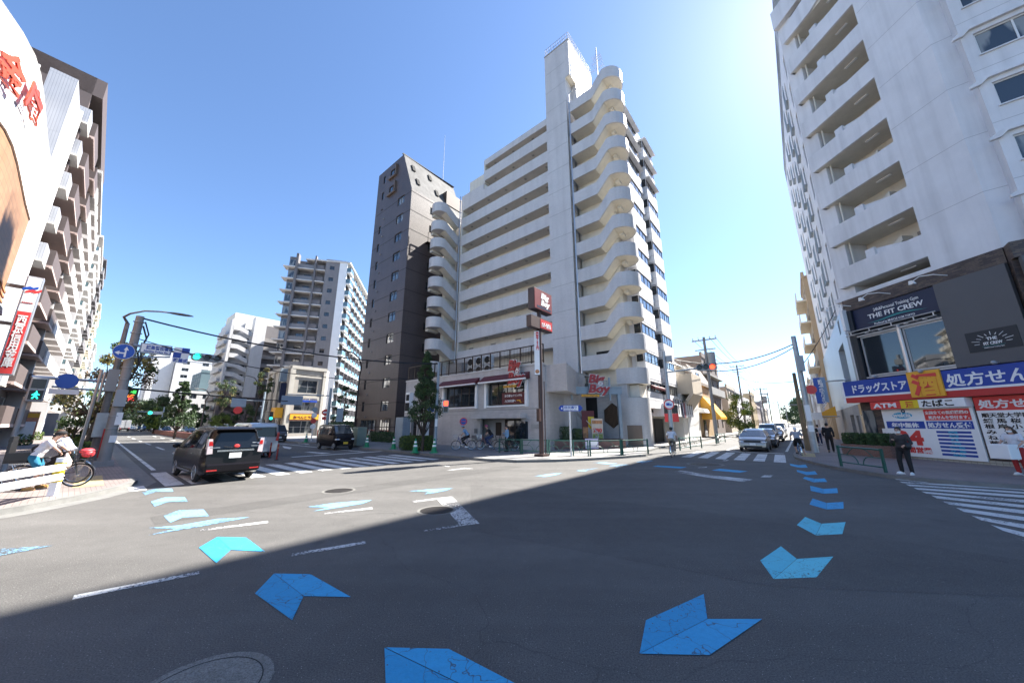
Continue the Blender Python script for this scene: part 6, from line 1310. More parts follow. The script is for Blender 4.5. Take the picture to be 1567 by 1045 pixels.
b=MB(); b.box(FPY,x0+.15*w,x0+.9*w,.24,.25,zC+(zT-zC)*.1,zC+(zT-zC)*.2); b.build('strip',M_NAVY,f)
xa,za=hit(FPY,811.5,485,.3); xb,zb=hit(FPY,844.6,496,.3); _,zc=hit(FPY,844.6,501,.3)
b=MB(); b.box(FPY,x0-.25,x1+.05,-.18,.18,zC-1.15,zC-.45); lb_=b.build('lower_box',M_PBROWN,t); b=MB(); b.box(FPY,x0+.35*w,x1,.18,.2,zC-1.08,zC-.52); f=b.build('lower_face',M_RED,lb_); text('ハンバーグ&グリル',FPY,x0+.40*w,zC-.98,.35,M_WHITEP,f,b=.2,width=w*.52,bold=.03)
# vertical banner
xb0,zb0=hit(FPY,817,509,.1); xb1,zb1=hit(FPY,826.6,577,.1)
bn=thing('banner','long white vertical banner with red price hung from the brown sign pole','banner',FPY(-.7,0,zb1))
Fb=facing(sb); Fb=Fr(sb+Fb.n*.15,Fb.u); xq0,zq0=hit(Fb,817.5,509); xq1,zq1=hit(Fb,826.5,577)
b=MB(); b.box(Fb,xq0,xq1,-.02,0,zq1,zq0); f=b.build('cloth',M_WHITEP,bn); b=MB(); b.tube([Fb(xq0,-.01,zq0),Fb(xq1+.3,-.01,zq0)],.025,6); b.tube([Fb(xq0,-.01,zq1),Fb(xq1,-.01,zq1)],.02,6); b.build('rod',M_FRAMEB,bn)
wq=xq1-xq0; text('限定780円',Fb,xq0+wq*.62,zq0-wq*.9,wq*.75,M_REDB,f,b=.0,vert=True,bold=.04,width=wq*.6,align='CENTER')
b=MB(); b.ell(Fb(xq0+wq*.5,.0,zq1+wq*.7),(wq*.4,.01,wq*.4),Matrix((Fb.u,Fb.n,UP)).transposed(),16,8); b.build('dish_print',gfood,f)
# ---- street name post
sb=G(874,698,.12); FD=facing(sb); FD=Fr(sb,FD.u); t=thing('street_name_sign','white post with blue ended street name board before the restaurant','road sign',sb)
zc=zat(sb,873,628); b=MB(); b.tube([sb,sb+UP*(zc+.1)],.045,10); b.build('post',M_FRAMEW,t,smooth=40)
b=MB(); P=[(-.62,0),(-.5,.17),(.62,.17),(.76,0),(.62,-.17),(-.5,-.17)]; b.prism([FD(x,.05,zc+z) for x,z in P],FD.n*.03); b.build('board',M_BLUES,t)
b=MB(); b.box(FD,-.33,.5,.08,.085,zc-.14,zc+.14); f=b.build('white_field',M_WHITEP,t); text('目白通り',FD,-.28,zc-.01,.15,M_BLUES,f,b=.085,width=.7,bold=.02); text('Mejiro-dori Ave.',FD,-.28,zc-.11,.07,M_BLUES,f,b=.085,width=.7,bold=.02)
text('8',FD,-.47,zc-.06,.16,M_WHITEP,t,b=.08,bold=.03)
# ---- signal pole on the far corner with red light
sb=G(1031,689.5,.12); F0=facing(sb); F0=Fr(sb,F0.u); t=thing('signal_pole','grey pole with no trucks sign and arm to the red signal by the apartment corner','pole',sb)
zt_=zat(sb,1021,540); b=MB(); b.tube([sb,sb+UP*zt_],[.15,.11],14); b.build('shaft',M_STEEL,t,smooth=40)
zc=zat(sb,1026,622); r=.34; disc(F0,-.0,.16,zc,r,M_REDB,t,'red_ring'); disc(F0,0,.18,zc,r*.78,M_WHITEP,t,'white_disc',.01)
b=MB(); b.box(F0,-.17,.04,.192,.2,zc-.08,zc+.1); b.box(F0,.05,.17,.192,.2,zc-.08,zc+.03); b.build('truck_symbol',M_BLUET,t)
b=MB(); b.box(F0,.1,.5,-.2,.2,zat(sb,1022,550)-.3,zat(sb,1022,550)+.1); b.build('box',M_SIGB,t)
za=zat(sb,1023,573); q1=F0(0,.1,za); q2,z2=hit(F0,1066,567,.1); b=MB(); b.tube([q1,F0(q2,.1,z2)],.05,8); b.build('arm',M_STEELB,t)
s0=hit(F0,1065.5,566,.15); s1=hit(F0,1096,564,.15); hh=.44
signal(F0,s0[0],s1[0],s0[1]-hh/2,s0[1]+hh/2,(2,LENS_R),'horizontal signal showing red before the right street',b0=.2)
# parking board under it
sbp=SV(4.9,3.6,.12); F1=facing(sbp); F1=Fr(sbp,F1.u); t=thing('parking_sign','black and red parking sign on the pavement by the garage','sign',sbp)
b=MB(); b.box(F1,.2,1.3,-.05,.05,2.6,3.3); b.build('black_board',M_BLACK,t); b=MB(); b.box(F1,.2,1.3,-.05,.05,1.9,2.59); b.build('red_board',M_RED,t); text('P',F1,.5,2.7,.6,M_WHITEP,t,b=.05,bold=.04); b=MB(); b.tube([F1(.75,0,0),F1(.75,0,1.9)],.04,8); b.build('post',M_STEEL,t)
# ---- poles along the right street
def upole(px_,py_,tx,ty,r,label,m=M_POLE,arm=True,trans=False,D=None,group='utility poles of the right street'):
    b0=G(px_,py_,.12) if D is None else at(px_,D,.12); z=zat(b0,tx,ty); t=thing('utility_pole',label,'pole',b0,group); b=MB(); b.tube([b0,b0+UP*z],[r,r*.7],12); b.build('shaft',m,t,smooth=40); F=Fr(b0,U)
    if arm:
        b=MB(); b.box(F,-1.1,1.1,-.06,.06,z-.35,z-.23); b.box(F,-.9,.9,-.05,.05,z-1.3,z-1.2)
        b.build('crossarm',M_STEEL,t)
        for x in (-1,-.5,.5,1): b=MB(); b.tube([F(x,0,z-.23),F(x,0,z+.05)],[.05,.03],8); b.build('insulator',M_FRAMEW,t)
    if trans: b=MB(); b.tube([F(.45,0,z-2.9),F(.45,0,z-1.6)],.33,14); b.build('transformer',M_SIGB,t,smooth=40)
    return b0,z
UP1=upole(1098,678.5,1080,518,.17,'concrete pole with transformer before the white house',trans=True)
UP2=upole(1143,664.5,1128,560,.17,'concrete pole with double crossarm before the brown block')
UP3=upole(1172,661,1160,595,.16,'third pole along the left of the right street',D=80,trans=True); UP4=upole(1182,656,1171,602,.16,'fourth pole along the left of the right street',D=105); UP5=upole(1196,655,1187,615,.16,'fifth pole along the left of the right street',D=150); UP6=upole(1206,655,1199,622,.16,'sixth pole along the left of the right street',D=190)
UP7=upole(1154,657,1147,598,.12,'slim dark pole between the two concrete poles',m=M_WOODP,arm=False,D=70)
RP=upole(1248,693,1214.5,518,.19,'thick grey pole at the right corner kerb with white plates',m=M_STEEL,arm=False,group=None)
b0=RP[0]; F=facing(b0); F=Fr(b0,F.u)
par=[o for o in bpy.data.objects if o.get('label','').startswith('thick grey pole at the right')][0]
b=MB(); b.box(F,-.12,.14,.2,.22,1.9,2.9); b.build('plate',M_WHITEP,par); b=MB(); b.box(F,-.13,.15,.2,.22,1.25,1.65); b.build('plate',M_WHITEP,par); b=MB(); b.box(F,-.05,.3,.1,.45,RP[1]-2.4,RP[1]-1.4); b.build('box',M_SIGB,par)
RW=upole(1237,690,1199,575,.15,'brown weathered pole leaning close beside the thick grey corner pole',m=M_WOODP,arm=False,group=None)
rr_=MB(); F=facing(RW[0]); F=Fr(RW[0],F.u); q=hit(F,1233,600,.4); rs=thing('stop_sign_disc','small red disc sign hung by the right corner poles','road sign',F(q[0],.4,q[1])); disc(F,q[0]+.3,.4,q[1],.3,M_REDB,rs,'disc'); b=MB(); b.tube([F(0,.35,q[1]),F(q[0]+.3,.38,q[1])],.03,6); b.build('arm',M_STEEL,rs)
cable(RP[0]+UP*(RP[1]-.5),G(1031,689.5)+UP*(zat(G(1031,689.5),1022,546)),.9,.035,'thick cable slung from right corner pole to the signal pole')
cable(RP[0]+UP*(RP[1]-.7),G(1031,689.5)+UP*(zat(G(1031,689.5),1022,548)-.2),1.2,.03,'lower cable slung from right corner pole to the signal pole')
G1='wires along the right street'
for i,(dx,dz) in enumerate(((-1,-.1),(-.5,-.1),(.5,-.1),(1,-.1),(0,-1.3),(0,-2.2))):
    for A,B in ((UP1,UP2),(UP2,UP3),(UP3,UP4),(UP4,UP5)): cable(A[0]+U*dx+UP*(A[1]+dz),B[0]+U*dx+UP*(B[1]+dz),.5,.022,'thin wire strung between the utility poles of the right street',group=G1,n=8)
for (A,da),(B,db),sg,lb in (((UP2,-2.0),(RW,-.6),.5,'cable crossing the right street from double crossarm pole to brown pole'),((UP3,-1.5),(RW,-2.2),.6,'lower cable crossing from third pole to brown pole'),((UP1,-3),(FR(6,1,8),None),.2,'service wire from transformer pole to the apartment bay')):
    a=A[0]+UP*(A[1]+da); b_=B[0]+UP*(B[1]+db) if db is not None else B; cable(a,b_,sg,.028,lb)
cable(RP[0]+UP*(RP[1]-2.2),FK(-3,.2,9.6),.2,.025,'wire from the thick grey pole up to the white flank wall')
cable(RP[0]+UP*(RP[1]-4.5),UP2[0]+UP*(UP2[1]-4),.8,.022,'low thin wire from corner pole towards the brown block')
# ---- pole with red pedestrian light by the restaurant, wires from the left
sb=G(665,690,.12); zt_=zat(sb,671.5,557); F=facing(sb); F=Fr(sb,F.u)
t=thing('signal_pole','slim grey pole with red pedestrian light before the restaurant tree','pole',sb); b=MB(); b.tube([sb,sb+UP*zt_],[.12,.09],12); b.build('shaft',M_STEELB,t,smooth=40); b=MB(); b.box(F,-.06,.1,.1,.13,1.6,2.1); b.build('notice',M_WHITEP,t)
zz=zat(sb,680,632)
b=MB(); b.box(F,.42,.80,-.1,.2,zz-.1,zz+.75); h_=b.build('housing',M_SIGB,t,bevel=.03); b=MB(); b.box(F,.47,.75,.2,.21,zz+.38,zz+.7); b.build('red_lens',LENS_R,h_); b=MB(); b.box(F,.47,.75,.2,.21,zz-.05,zz+.3); b.build('dark_lens',LENS_OFF,h_); b=MB(); b.tube([F(0,0,zz+.8),F(.6,0,zz+.8)],.03,6); b.build('arm',M_STEEL,t)
b=MB(); b.box(F,-.6,-.15,.1,.16,zz-.05,zz+.25); b.build('blue_plate',M_BLUET,t)
PLT=G(157,712,.12)+UP*(zat(G(157,712,.12),208,488))
cable(PLT,sb+UP*(zt_-.1),.55,.04,'thick cable slung from left concrete pole to the restaurant pole'); cable(PLT-UP*1.0,sb+UP*(zt_-1.0),.9,.022,'thin wire below the thick cable over the left road')
a=onray(190,592,25.0); cable(a,onray(440,613,40),.05,.045,'pale tight cable from concrete pole out over the left road')
# no entry for cars sign by the wall
q=G(708,684,.12); F=facing(q); F=Fr(q,F.u); zz=zat(q,709,647); t=thing('no_parking_sign','round blue sign with red rim behind the helmeted cyclist','road sign',q); disc(F,0,.05,zz,.3,M_REDB,t,'rim'); disc(F,0,.07,zz,.23,M_BLUET,t,'face',.01); b=MB(); b.box(F,-.2,.2,.082,.09,zz-.03,zz+.03); b.build('bar',M_REDB,t); b=MB(); b.tube([q,q+UP*(zz+.2)],.035,8); b.build('post',M_STEEL,t)
# ---- cones
def make_cone():
    t=thing('traffic_cone','green cone','cone',(0,0,0),'green traffic cones',rot=0)
    m=MB(); m.box(WF,-.19,.19,-.19,.19,0,.04); m.build('base',M_CONE,t,bevel=.01); m=MB(); m.tube([(0,0,.04),(0,0,.70)],[.145,.03],20); m.build('body',M_CONE,t,smooth=40)
    for z0,z1 in ((.30,.39),(.48,.57)): r=lambda z:.145-(.115)*(z-.04)/.66+.003; m=MB(); m.tube([(0,0,z0),(0,0,z1)],[r(z0),r(z1)],20,cap=False); m.build('white_band',M_WHITEP,t,smooth=40)
    return freeze(t)
cn_=make_cone()
for i,(x,y,lb) in enumerate(((468,676,'green cone on the traffic island before the beige corner building'),(493,677.5,'green cone just left of the dark kei van'),(561,683.5,'green cone just right of the dark kei van'),(602,686.5,'green cone at the left end of the hedge by the restaurant'),(635,692.5,'green cone on the kerb at the hedge middle'),(664,692.5,'green cone at the foot of the slim grey pole'))):
    g=G(x,y,.12); o=cn_ if i==0 else clone(cn_,g,0,lb); o.location=g; o['label']=lb; o.scale=(1.25,)*3
# red delineator posts
def make_post():
    t=thing('delineator_post','red post','bollard',(0,0,0),'red delineator posts on the left road',rot=0); m=MB(); m.tube([(0,0,0),(0,0,.85)],.04,12); m.build('tube',mat('post_red',(.30,.035,.025),.5,var=.1),t,smooth=40); m=MB(); m.tube([(0,0,0),(0,0,.04)],[.11,.08],14); m.build('foot',M_RUBBER,t); 
    m=MB(); m.tube([(0,0,.6),(0,0,.68)],.043,12,cap=False); m.build('reflector',mat('post_band',(.5,.2,.1),.4),t); return freeze(t)
dp=make_post()
for i,(x,y,lb) in enumerate(((403,697,'red post nearest the silver van'),(412,700,'middle of the three red posts behind the silver van'),(423,703,'rightmost red post, away from the silver van'))):
    g=G(x,y); o=dp if i==0 else clone(dp,g,0,lb); o.location=g; o['label']=lb
# median strip: low hedge fence with orange barrier and dark railing
F=Fr(SV(-24,-19.2,0),EL)
M_MED=mat('median_redbrown',(.16,.055,.04),.8,var=.35,sc=3)
t=thing('median_fence','low red brown fenced median planting down the left road','fence',F(25,0,0)); b=MB(); b.box(F,12,70,-.6,.0,0,.75); b.build('planting',M_MED,t)
b=MB()
for k in range(20): b.box(F,4+k*.4,4.08+k*.4,-.1,-.02,0,.85)
b.box(F,4,12,-.1,-.02,.75,.85); b.build('red_bars',mat('bar_red',(.35,.08,.05),.6),t)
t=thing('barrier','orange work barrier at the end of the median planting','barrier',F(10,0,0)); b=MB(); b.box(F,9,12,.0,.12,.35,.95); b.build('board',mat('barrier_orange',(.6,.2,.1),.6,var=.15),t); b=MB(); b.box(F,9.1,9.3,-.2,.3,0,.34); b.box(F,11.7,11.9,-.2,.3,0,.34); b.build('feet',M_BLACK,t)
railing(F(-3,0,0),F(3,0,0),.9,'black railing on the median beside the minivan','median railing',m=M_BLACK,deco=False)
# street lamps
def lamp(px_,py_,D,pts,label,m=M_LAMPB,group='brown street lamps on the left road'):
    b0=at(px_,D,.12); t=thing('street_lamp',label,'street lamp',b0,group); P=[onray(*p,D*(1-.01*i)) for i,p in enumerate(pts)]
    P[0]=Vector((b0.x,b0.y,P[0].z)); b=MB(); b.tube([b0,P[0]],[.13,.09],12); b.tube(P,[.08]*(len(P)-1)+[.05],10); b.build('post',m,t,smooth=40); e=P[-1]; d=(P[-1]-P[-2]).normalized(); b=MB(); b.ell(e+d*.35,(.4,.16,.08),Matrix((d,d.cross(UP).normalized(),UP)).transposed(),12,6); b.build('lamp_head',M_CONCD,t,smooth=40)
lamp(543,672,46,[(552.5,575),(553.5,560),(550,548),(541,540),(530,536),(523,535)],'brown curved lamp post left of the dark brown tower')
lamp(308,655,90,[(320,612),(320.5,603),(317,597),(311,594.5),(304,594)],'curved lamp post before the slate blue building')
lamp(273,655,120,[(282,614),(282.5,607),(279,603),(273,601),(266,602)],'curved lamp post behind the roadside tree on the left road')
lamp(388,655,100,[(394,592),(394,584),(390,577.5),(382,575),(375,574)],'curved lamp post before the zigzag stair block')
# steel pole with signal and sign by the island
b0=G(497,676,.12); F=facing(b0); F=Fr(b0,F.u); zt_=zat(b0,503,595); t=thing('signal_pole','bluegrey pole with arm and direction boards before the beige corner building','pole',b0); b=MB(); b.tube([b0,b0+UP*zt_],[.16,.12],12); z1=zat(b0,450,605); x1=hit(F,440,604)[0]; b.tube([F(0,0,z1),F(x1,0,z1)],.06,8); b.build('shaft',M_STEELB,t,smooth=40)
b=MB(); x2=hit(F,447,612)[0]; b.box(F,x2-.9,x2+.9,-.05,.05,z1-1.0,z1-.1); b.build('board',mat('sign_greyblue',(.2,.27,.36),.5),t); b=MB(); x2=hit(F,520,633)[0]; z2=hit(F,520,633)[1]; b.box(F,x2-.3,x2+.3,-.1,.1,z2-.9,z2+.5); b.tube([F(0,0,z2+.6),F(x2,0,z2+.6)],.04,6); b.build('signal_back',M_STEELB,t)
b0=G(476,674,.12); F=facing(b0); F=Fr(b0,F.u); t=thing('sign_post','white post stacked with small round signs on the island','road sign',b0); b=MB(); b.tube([b0,b0+UP*3.6],.05,8); b.build('post',M_FRAMEW,t)
for k,mm in enumerate((M_WHITEP,M_RED,M_WHITEP,M_STEELB)): disc(F,0,.06,1.5+.6*k,.27,mm,t,'plate')
b0=G(493,674,.12); F=facing(b0); F=Fr(b0,F.u); t=thing('no_entry_sign','red and white no entry sign near the beige corner building','road sign',b0); b=MB(); b.tube([b0,b0+UP*3.4],.04,8); b.build('post',M_STEEL,t); disc(F,0,.05,3.0,.36,M_REDB,t,'disc'); b=MB(); b.box(F,-.24,.24,.07,.08,2.93,3.07); b.build('bar',M_WHITEP,t); b=MB(); b.box(F,-.28,.28,.05,.07,2.2,2.55); b.build('plate',M_REDB,t)
b0=at(398,60,.1); F=facing(b0); F=Fr(b0,F.u); t=thing('signal_pole','grey pole with name board and green light farther up the left road','pole',b0); zt_=zat(b0,405,600); b=MB(); b.tube([b0,b0+UP*zt_],.12,10); z1=zat(b0,380,613); x1=hit(F,366,613)[0]; b.tube([F(0,0,z1),F(x1,0,z1)],.05,6); b.build('shaft',M_STEELB,t); b=MB(); b.box(F,x1-.8,x1+.8,-.05,.05,z1-.9,z1+.3); b.build('board',mat('sign_greyblue',(.2,.27,.36),.5),t); x2,z2=hit(F,415,637); b=MB(); b.box(F,x2-.2,x2+.2,-.1,.15,z2-.9,z2+.6); b.tube([F(0,0,z2+.5),F(x2,0,z2+.5)],.04,6); b.build('signal_housing',M_BLACK,t); disc(F,x2,.16,z2-.3,.18,LENS_G,t,'green_lens')
x3,z3=hit(F,364,628); b=MB(); b.prism([F(x3+.5*math.cos(.7854*k+.39),.06,z3+.5*math.sin(.7854*k+.39)) for k in range(8)],F.n*.02); b.build('red_plate',M_RED,t)
b0=at(226,100,0); F=facing(b0); F=Fr(b0,F.u); t=thing('traffic_signal','distant green signal on a long arm over the left road','traffic light',b0); z1=hit(F,228,629)[1]; x1=hit(F,210,629)[0]; x2=hit(F,250,631)[0]; b=MB(); b.tube([F(x1,0,z1),F(x2,0,z1)],.07,6); b.tube([F(x2,0,0),F(x2,0,z1+1)],.12,8); b.build('arm',M_STEELB,t); b=MB(); b.box(F,-.3,1.8,-.1,.1,z1-.5,z1+.1); b.build('housing',M_SIGB,t); disc(F,.0,.12,z1-.2,.3,LENS_G,t,'green_lens')
# utility cabinet at the island
q=G(549,681,.12); F=Fr(q,U); t=thing('utility_cabinet','pale green utility cabinet behind the kei van','cabinet',q); b=MB(); b.box(F,-.5,.4,-.4,.4,0,1.5); b.build('cabinet',mat('cabinet_green',(.22,.27,.22),.6),t,bevel=.03); b=MB(); b.box(F,-.45,.35,.4,.41,.2,1.4); b.build('door',mat('cabinet_door',(.19,.24,.19),.6),t)
q=SV(-11.5,-11.5,.12); F=Fr(q,U); t=thing('vending_cabinet','grey panel fence and machine between tower and restaurant passage','cabinet',q); b=MB(); b.box(F,-.6,.5,-.4,.3,0,2.3); b.build('panel',M_STEELB,t); b=MB(); b.box(F,2.6,3.2,-.3,.2,0,1.9); b.build('machine',M_WHITEP,t); b=MB(); b.box(F,2.68,3.1,.2,.22,.9,1.6); b.build('face',M_CONCD,t)
# ================================================================= VEHICLES
def carpaint(n,c,metal=.0,rough=.25):
    dk=max(c)<.03; return mat(n,c,rough,metal,var=.03,coat=.12 if dk else .8,spec=.14 if dk else .5)
M_TINT=glass('car_glass_dark',(.006,.007,.009)); _p=M_TINT.node_tree.nodes['Principled BSDF']; _p.inputs['Specular IOR Level'].default_value=.35; _p.inputs['Coat Weight'].default_value=.15; M_CARGL=glass('car_glass',(.03,.045,.055)); M_TAILW=mat('tail_lens_clear',(.6,.5,.5),.15,coat=1.); M_TAILR=mat('tail_lens_red',(.45,.015,.015),.15,coat=1.); M_HEAD=mat('headlamp_lens',(.65,.67,.7),.1,.3,coat=1.); M_PLATE=mat('number_plate',(.75,.75,.73),.5); M_PLY=mat('number_plate_yellow',(.75,.5,.05),.5); M_RIM=mat('alloy_rim',(.42,.43,.44),.3,.8,var=.05)
def lerp_poly(P,y):
    if y<=P[0][0]: return P[0][1]
    for (a,b),(c,d) in zip(P,P[1:]):
        if y<=c: return b+(d-b)*(y-a)/(c-a)
    return P[-1][1]
CARS={
 'minivan':dict(L=4.69,W=1.70,H=1.82,wb=2.855,ra=-1.42,r=.325,top=[(-2.32,1.62),(-2.22,1.74),(-1.9,1.80),(-.9,1.825),(.2,1.815),(.75,1.74),(1.72,1.10),(2.15,.98),(2.34,.80)],belt=[(-2.32,1.06),(.6,.99),(1.7,1.0),(2.34,.76)],wr=.60,lean=.16,win=[(-2.05,-1.15,.02),(-1.08,-.05,.02),(.0,.85,.30)],ws=(.82,1.66),sill=.22),
 'hatch':dict(L=3.9,W=1.70,H=1.525,wb=2.5,ra=-1.2,r=.30,top=[(-1.93,1.05),(-1.8,1.28),(-1.5,1.46),(-.8,1.525),(.1,1.50),(.45,1.42),(1.35,.97),(1.8,.84),(1.94,.66)],belt=[(-1.93,.98),(.6,.92),(1.3,.90),(1.94,.62)],wr=.56,lean=.2,win=[(-1.5,-.95,.12),(-.9,-.05,.02),(.0,.75,.35)],ws=(.5,1.3),sill=.2),
 'kei':dict(L=3.4,W=1.48,H=1.87,wb=2.45,ra=-1.15,r=.28,top=[(-1.69,1.62),(-1.6,1.80),(-1.3,1.86),(.4,1.86),(.85,1.80),(1.42,1.12),(1.60,.98),(1.69,.78)],belt=[(-1.69,1.06),(1.4,1.02),(1.69,.74)],wr=.64,lean=.05,win=[(-1.5,-.75,.02),(-.68,.1,.02),(.16,.85,.22)],ws=(.9,1.38),sill=.24),
 'van':dict(L=4.7,W=1.7,H=1.99,wb=2.57,ra=-1.2,r=.32,top=[(-2.35,1.75),(-2.27,1.92),(-1.9,1.98),(.6,1.99),(1.15,1.92),(1.95,1.2),(2.22,1.0),(2.35,.8)],belt=[(-2.35,1.15),(1.9,1.12),(2.35,.76)],wr=.74,lean=.06,win=[(-2.1,-.95,.02),(-.85,.35,.02),(.45,1.2,.25)],ws=(1.2,1.88),sill=.24),
 'sedan':dict(L=4.5,W=1.72,H=1.47,wb=2.7,ra=-1.35,r=.31,top=[(-2.25,.92),(-2.1,1.0),(-1.55,1.06),(-.9,1.40),(-.3,1.47),(.2,1.45),(.5,1.38),(1.2,1.0),(1.9,.88),(2.24,.68)],belt=[(-2.25,.86),(-1.5,.98),(1.2,.93),(2.24,.62)],wr=.55,lean=.1,win=[(-.95,-.1,.15),(-.04,.75,.32)],ws=(.52,1.15),sill=.2)}
def car(name,label,kind,pos,az,pm,group=None,detail=2,cat='car',tint=None,plate=None,tail='red'):
    S=CARS[kind]; W=S['W']/2; L=S['L']; t=thing(name,label,cat,pos,group,rot=-math.radians(az)); g=tint or M_CARGL
    ys=sorted(set([round(y,3) for y,_ in S['top']]+[round(-L/2+L*i/22,3) for i in range(23)])); ys=[y for y in ys if S['top'][0][0]<=y<=S['top'][-1][0]]
    def ring(y):
        zr=lerp_poly(S['top'],y); zb=min(lerp_poly(S['belt'],y),zr-.03); e=max(0,(abs(y)-(L/2-.55))/.55); f=1-.10*e*e; w=W*f; sl=S['sill']+.10*e*e
        k=min(1,(zr-zb)/.6); wr=w-(W-S['wr'])*k if zr-zb>.1 else w*.93
        wr=max(wr,.3); zm=sl+(zb-sl)*.6
        P=[(0,sl),(w*.9,sl),(w*.97,sl+.1),(w,zm),(w*.985,zb),(wr+(w*.985-wr)*.16,zb+(zr-zb)*.84),(wr*.93,zr-.02),(wr*.6,zr),(0,zr)]
        return [(x,y+(S['lean']*(z-zb) if (z>zb and y<-L/2+.35) else 0),z) for x,z in P]
    R=[ring(y) for y in ys]; n=len(R[0]); V=[];F=[]
    full=[r+[(-x,y,z) for x,y,z in r[-2:0:-1]] for r in R]; m=len(full[0])
    b=MB(); V=[p for r in full for p in r]
    for i in range(len(full)-1):
        for k in range(m): F.append((i*m+k,i*m+(k+1)%m,(i+1)*m+(k+1)%m,(i+1)*m+k))
    F+= [tuple(range(m-1,-1,-1)),tuple((len(full)-1)*m+k for k in range(m))]
    b.add(V,F); o=b.build('body',pm,t,smooth=38)
    ax=[S['ra'],S['ra']+S['wb']]
    if detail>0:
        c=MB()
        for y in ax:
            for s in (1,-1): c.cyl((s*(W-.32),y,S['r']),(s*(W+.2),y,S['r']),S['r']+.055,24)
        co=c.build('cutter',pm); md=o.modifiers.new('b','BOOLEAN'); md.object=co; md.operation='DIFFERENCE'; md.solver='EXACT'
        dg=bpy.context.evaluated_depsgraph_get(); me=bpy.data.meshes.new_from_object(o.evaluated_get(dg)); o.modifiers.clear(); o.data=me; me.shade_smooth(); me.set_sharp_from_angle(angle=math.radians(38)); bpy.data.objects.remove(co)
    for y in ax:
        for s in (1,-1):
            w=MB(); w.torus((s*(W-.10),y,S['r']),(1,0,0),S['r']-.07,.085,24,8); w.cyl((s*(W-.2),y,S['r']),(s*(W-.03),y,S['r']),S['r']-.08,20); wo=w.build('wheel',M_RUBBER,t,smooth=40)
            if detail>0:
                q=MB(); xx=s*(W-.025); q.torus((xx,y,S['r']),(1,0,0),S['r']-.105,.018,22,6)
                for k in range(5): a=6.2832*k/5; q.prism([(xx,y+math.cos(a+d)*rr,S['r']+math.sin(a+d)*rr) for rr,d in ((.04,-.6),(S['r']-.11,-.14),(S['r']-.11,.14),(.04,.6))],(s*.012,0,0))
                q.build('rim',M_RIM,wo)
    def side(y,f):
        r=ring(y); a=r[4]; c=r[5]; return Vector((a[0]+(c[0]-a[0])*f+.012,a[1]+(c[1]-a[1])*f,a[2]+(c[2]-a[2])*f))
    for ya,yb,sl in S['win']:
        for s in (1,-1):
            q=MB(); N=6
            for i in range(N):
                f0,f1=i/N,(i+1)/N
                def pt(f,h): y=ya+(yb-ya)*f-(sl*f*h if yb>.3 else 0)+(sl*.0); p=side(y,.1+.86*h); return (p.x*s,p.y,p.z)
                for h in range(3): q.quad(pt(f0,h/3),pt(f1,h/3),pt(f1,(h+1)/3),pt(f0,(h+1)/3))
            q.build('side_window',g if yb<.3 or tint is None else M_CARGL,t)
    def topstrip(y0,y1,name,mm,wk=.9,off=.012,N=6):
        q=MB()
        for i in range(N):
            ya=y0+(y1-y0)*i/N; yb=y0+(y1-y0)*(i+1)/N; A=ring(ya); B=ring(yb)
            for s in (1,-1):
                q.quad((0,A[8][1],A[8][2]+off),(0,B[8][1],B[8][2]+off),(s*B[7][0]*1.0,B[7][1],B[7][2]+off),(s*A[7][0],A[7][1],A[7][2]+off)); q.quad((s*A[7][0],A[7][1],A[7][2]+off),(s*B[7][0],B[7][1],B[7][2]+off),(s*B[6][0],B[6][1],B[6][2]+off),(s*A[6][0],A[6][1],A[6][2]+off))
        return q.build(name,mm,t)
    topstrip(S['ws'][0],S['ws'][1],'windscreen',M_CARGL)
    # rear glass
    r0=ring(S['top'][0][0]); zb=r0[4][2]; zr=r0[8][2]; yr=S['top'][0][0]
    if kind=='sedan': topstrip(-1.45,-.98,'rear_window',g)
    elif kind=='hatch':
        topstrip(-1.9,-1.55,'rear_window',g)
    else:
        q=MB(); a=zb+.03; c=zr-.02; ww=r0[4][0]-.1; wt_=r0[6][0]-.02; yy=lambda z:yr+S['lean']*(z-zb)-.012
        q.prism([(-ww,yy(a),a),(ww,yy(a),a),(wt_,yy(c),c),(-wt_,yy(c),c)],(0,.01,0)); q.build('rear_window',g,t)
    # lights, plates, mirrors, bumpers
    fy=S['top'][-1][0]; rf=ring(fy); hz=rf[8][2]
    for s in (1,-1):
        q=MB(); yv=fy-.16; q.ell((s*(W*.74),yv,hz-.02),(.21,.20,.085),seg=12,rings=8); q.build('headlight',M_HEAD,t,smooth=60)
        q=MB()
        if kind in('minivan','van','kei'):
            x0,x1=(r0[4][0]-.13,r0[4][0]+.02); y0=yr-.02
            q.prism([(s*x0,y0,.95),(s*x1,y0,.93),(s*(x1+.01),y0,1.42),(s*(x0+.05),y0+.0,1.42)],(0,.22,0)); q.build('tail_light',M_TAILW if tail=='clear' else M_TAILR,t)
            if tail=='clear': q=MB(); q.prism([(s*(x0+.02),y0-.006,1.2),(s*(x1-.02),y0-.006,1.2),(s*(x1-.02),y0-.006,1.34),(s*(x0+.05),y0-.006,1.34)],(0,.01,0)); q.build('red_lens',M_TAILR,t)
        else: q.ell((s*(r0[4][0]-.1),yr+.02,.82),(.16,.09,.1),seg=10,rings=6); q.build('tail_light',M_TAILR,t)
        if detail>0:
            ym=S['ws'][1]-.5; p=side(ym,.12); q=MB(); q.ell((s*(p.x+.12),ym+.05,p.z+.06),(.11,.07,.085),seg=10,rings=6); q.tube([(s*p.x,ym,p.z),(s*(p.x+.1),ym+.04,p.z+.04)],.025,5); q.build('wing_mirror',pm,t,smooth=60)
            q=MB(); q.box(WF,*( sorted((s*(W+.0),s*(W+.018)))),-.9 if kind!='kei' else -.6,-.75 if kind!='kei' else -.45,.9,.93); q.build('door_handle',M_CHROME if kind=='minivan' else pm,t)
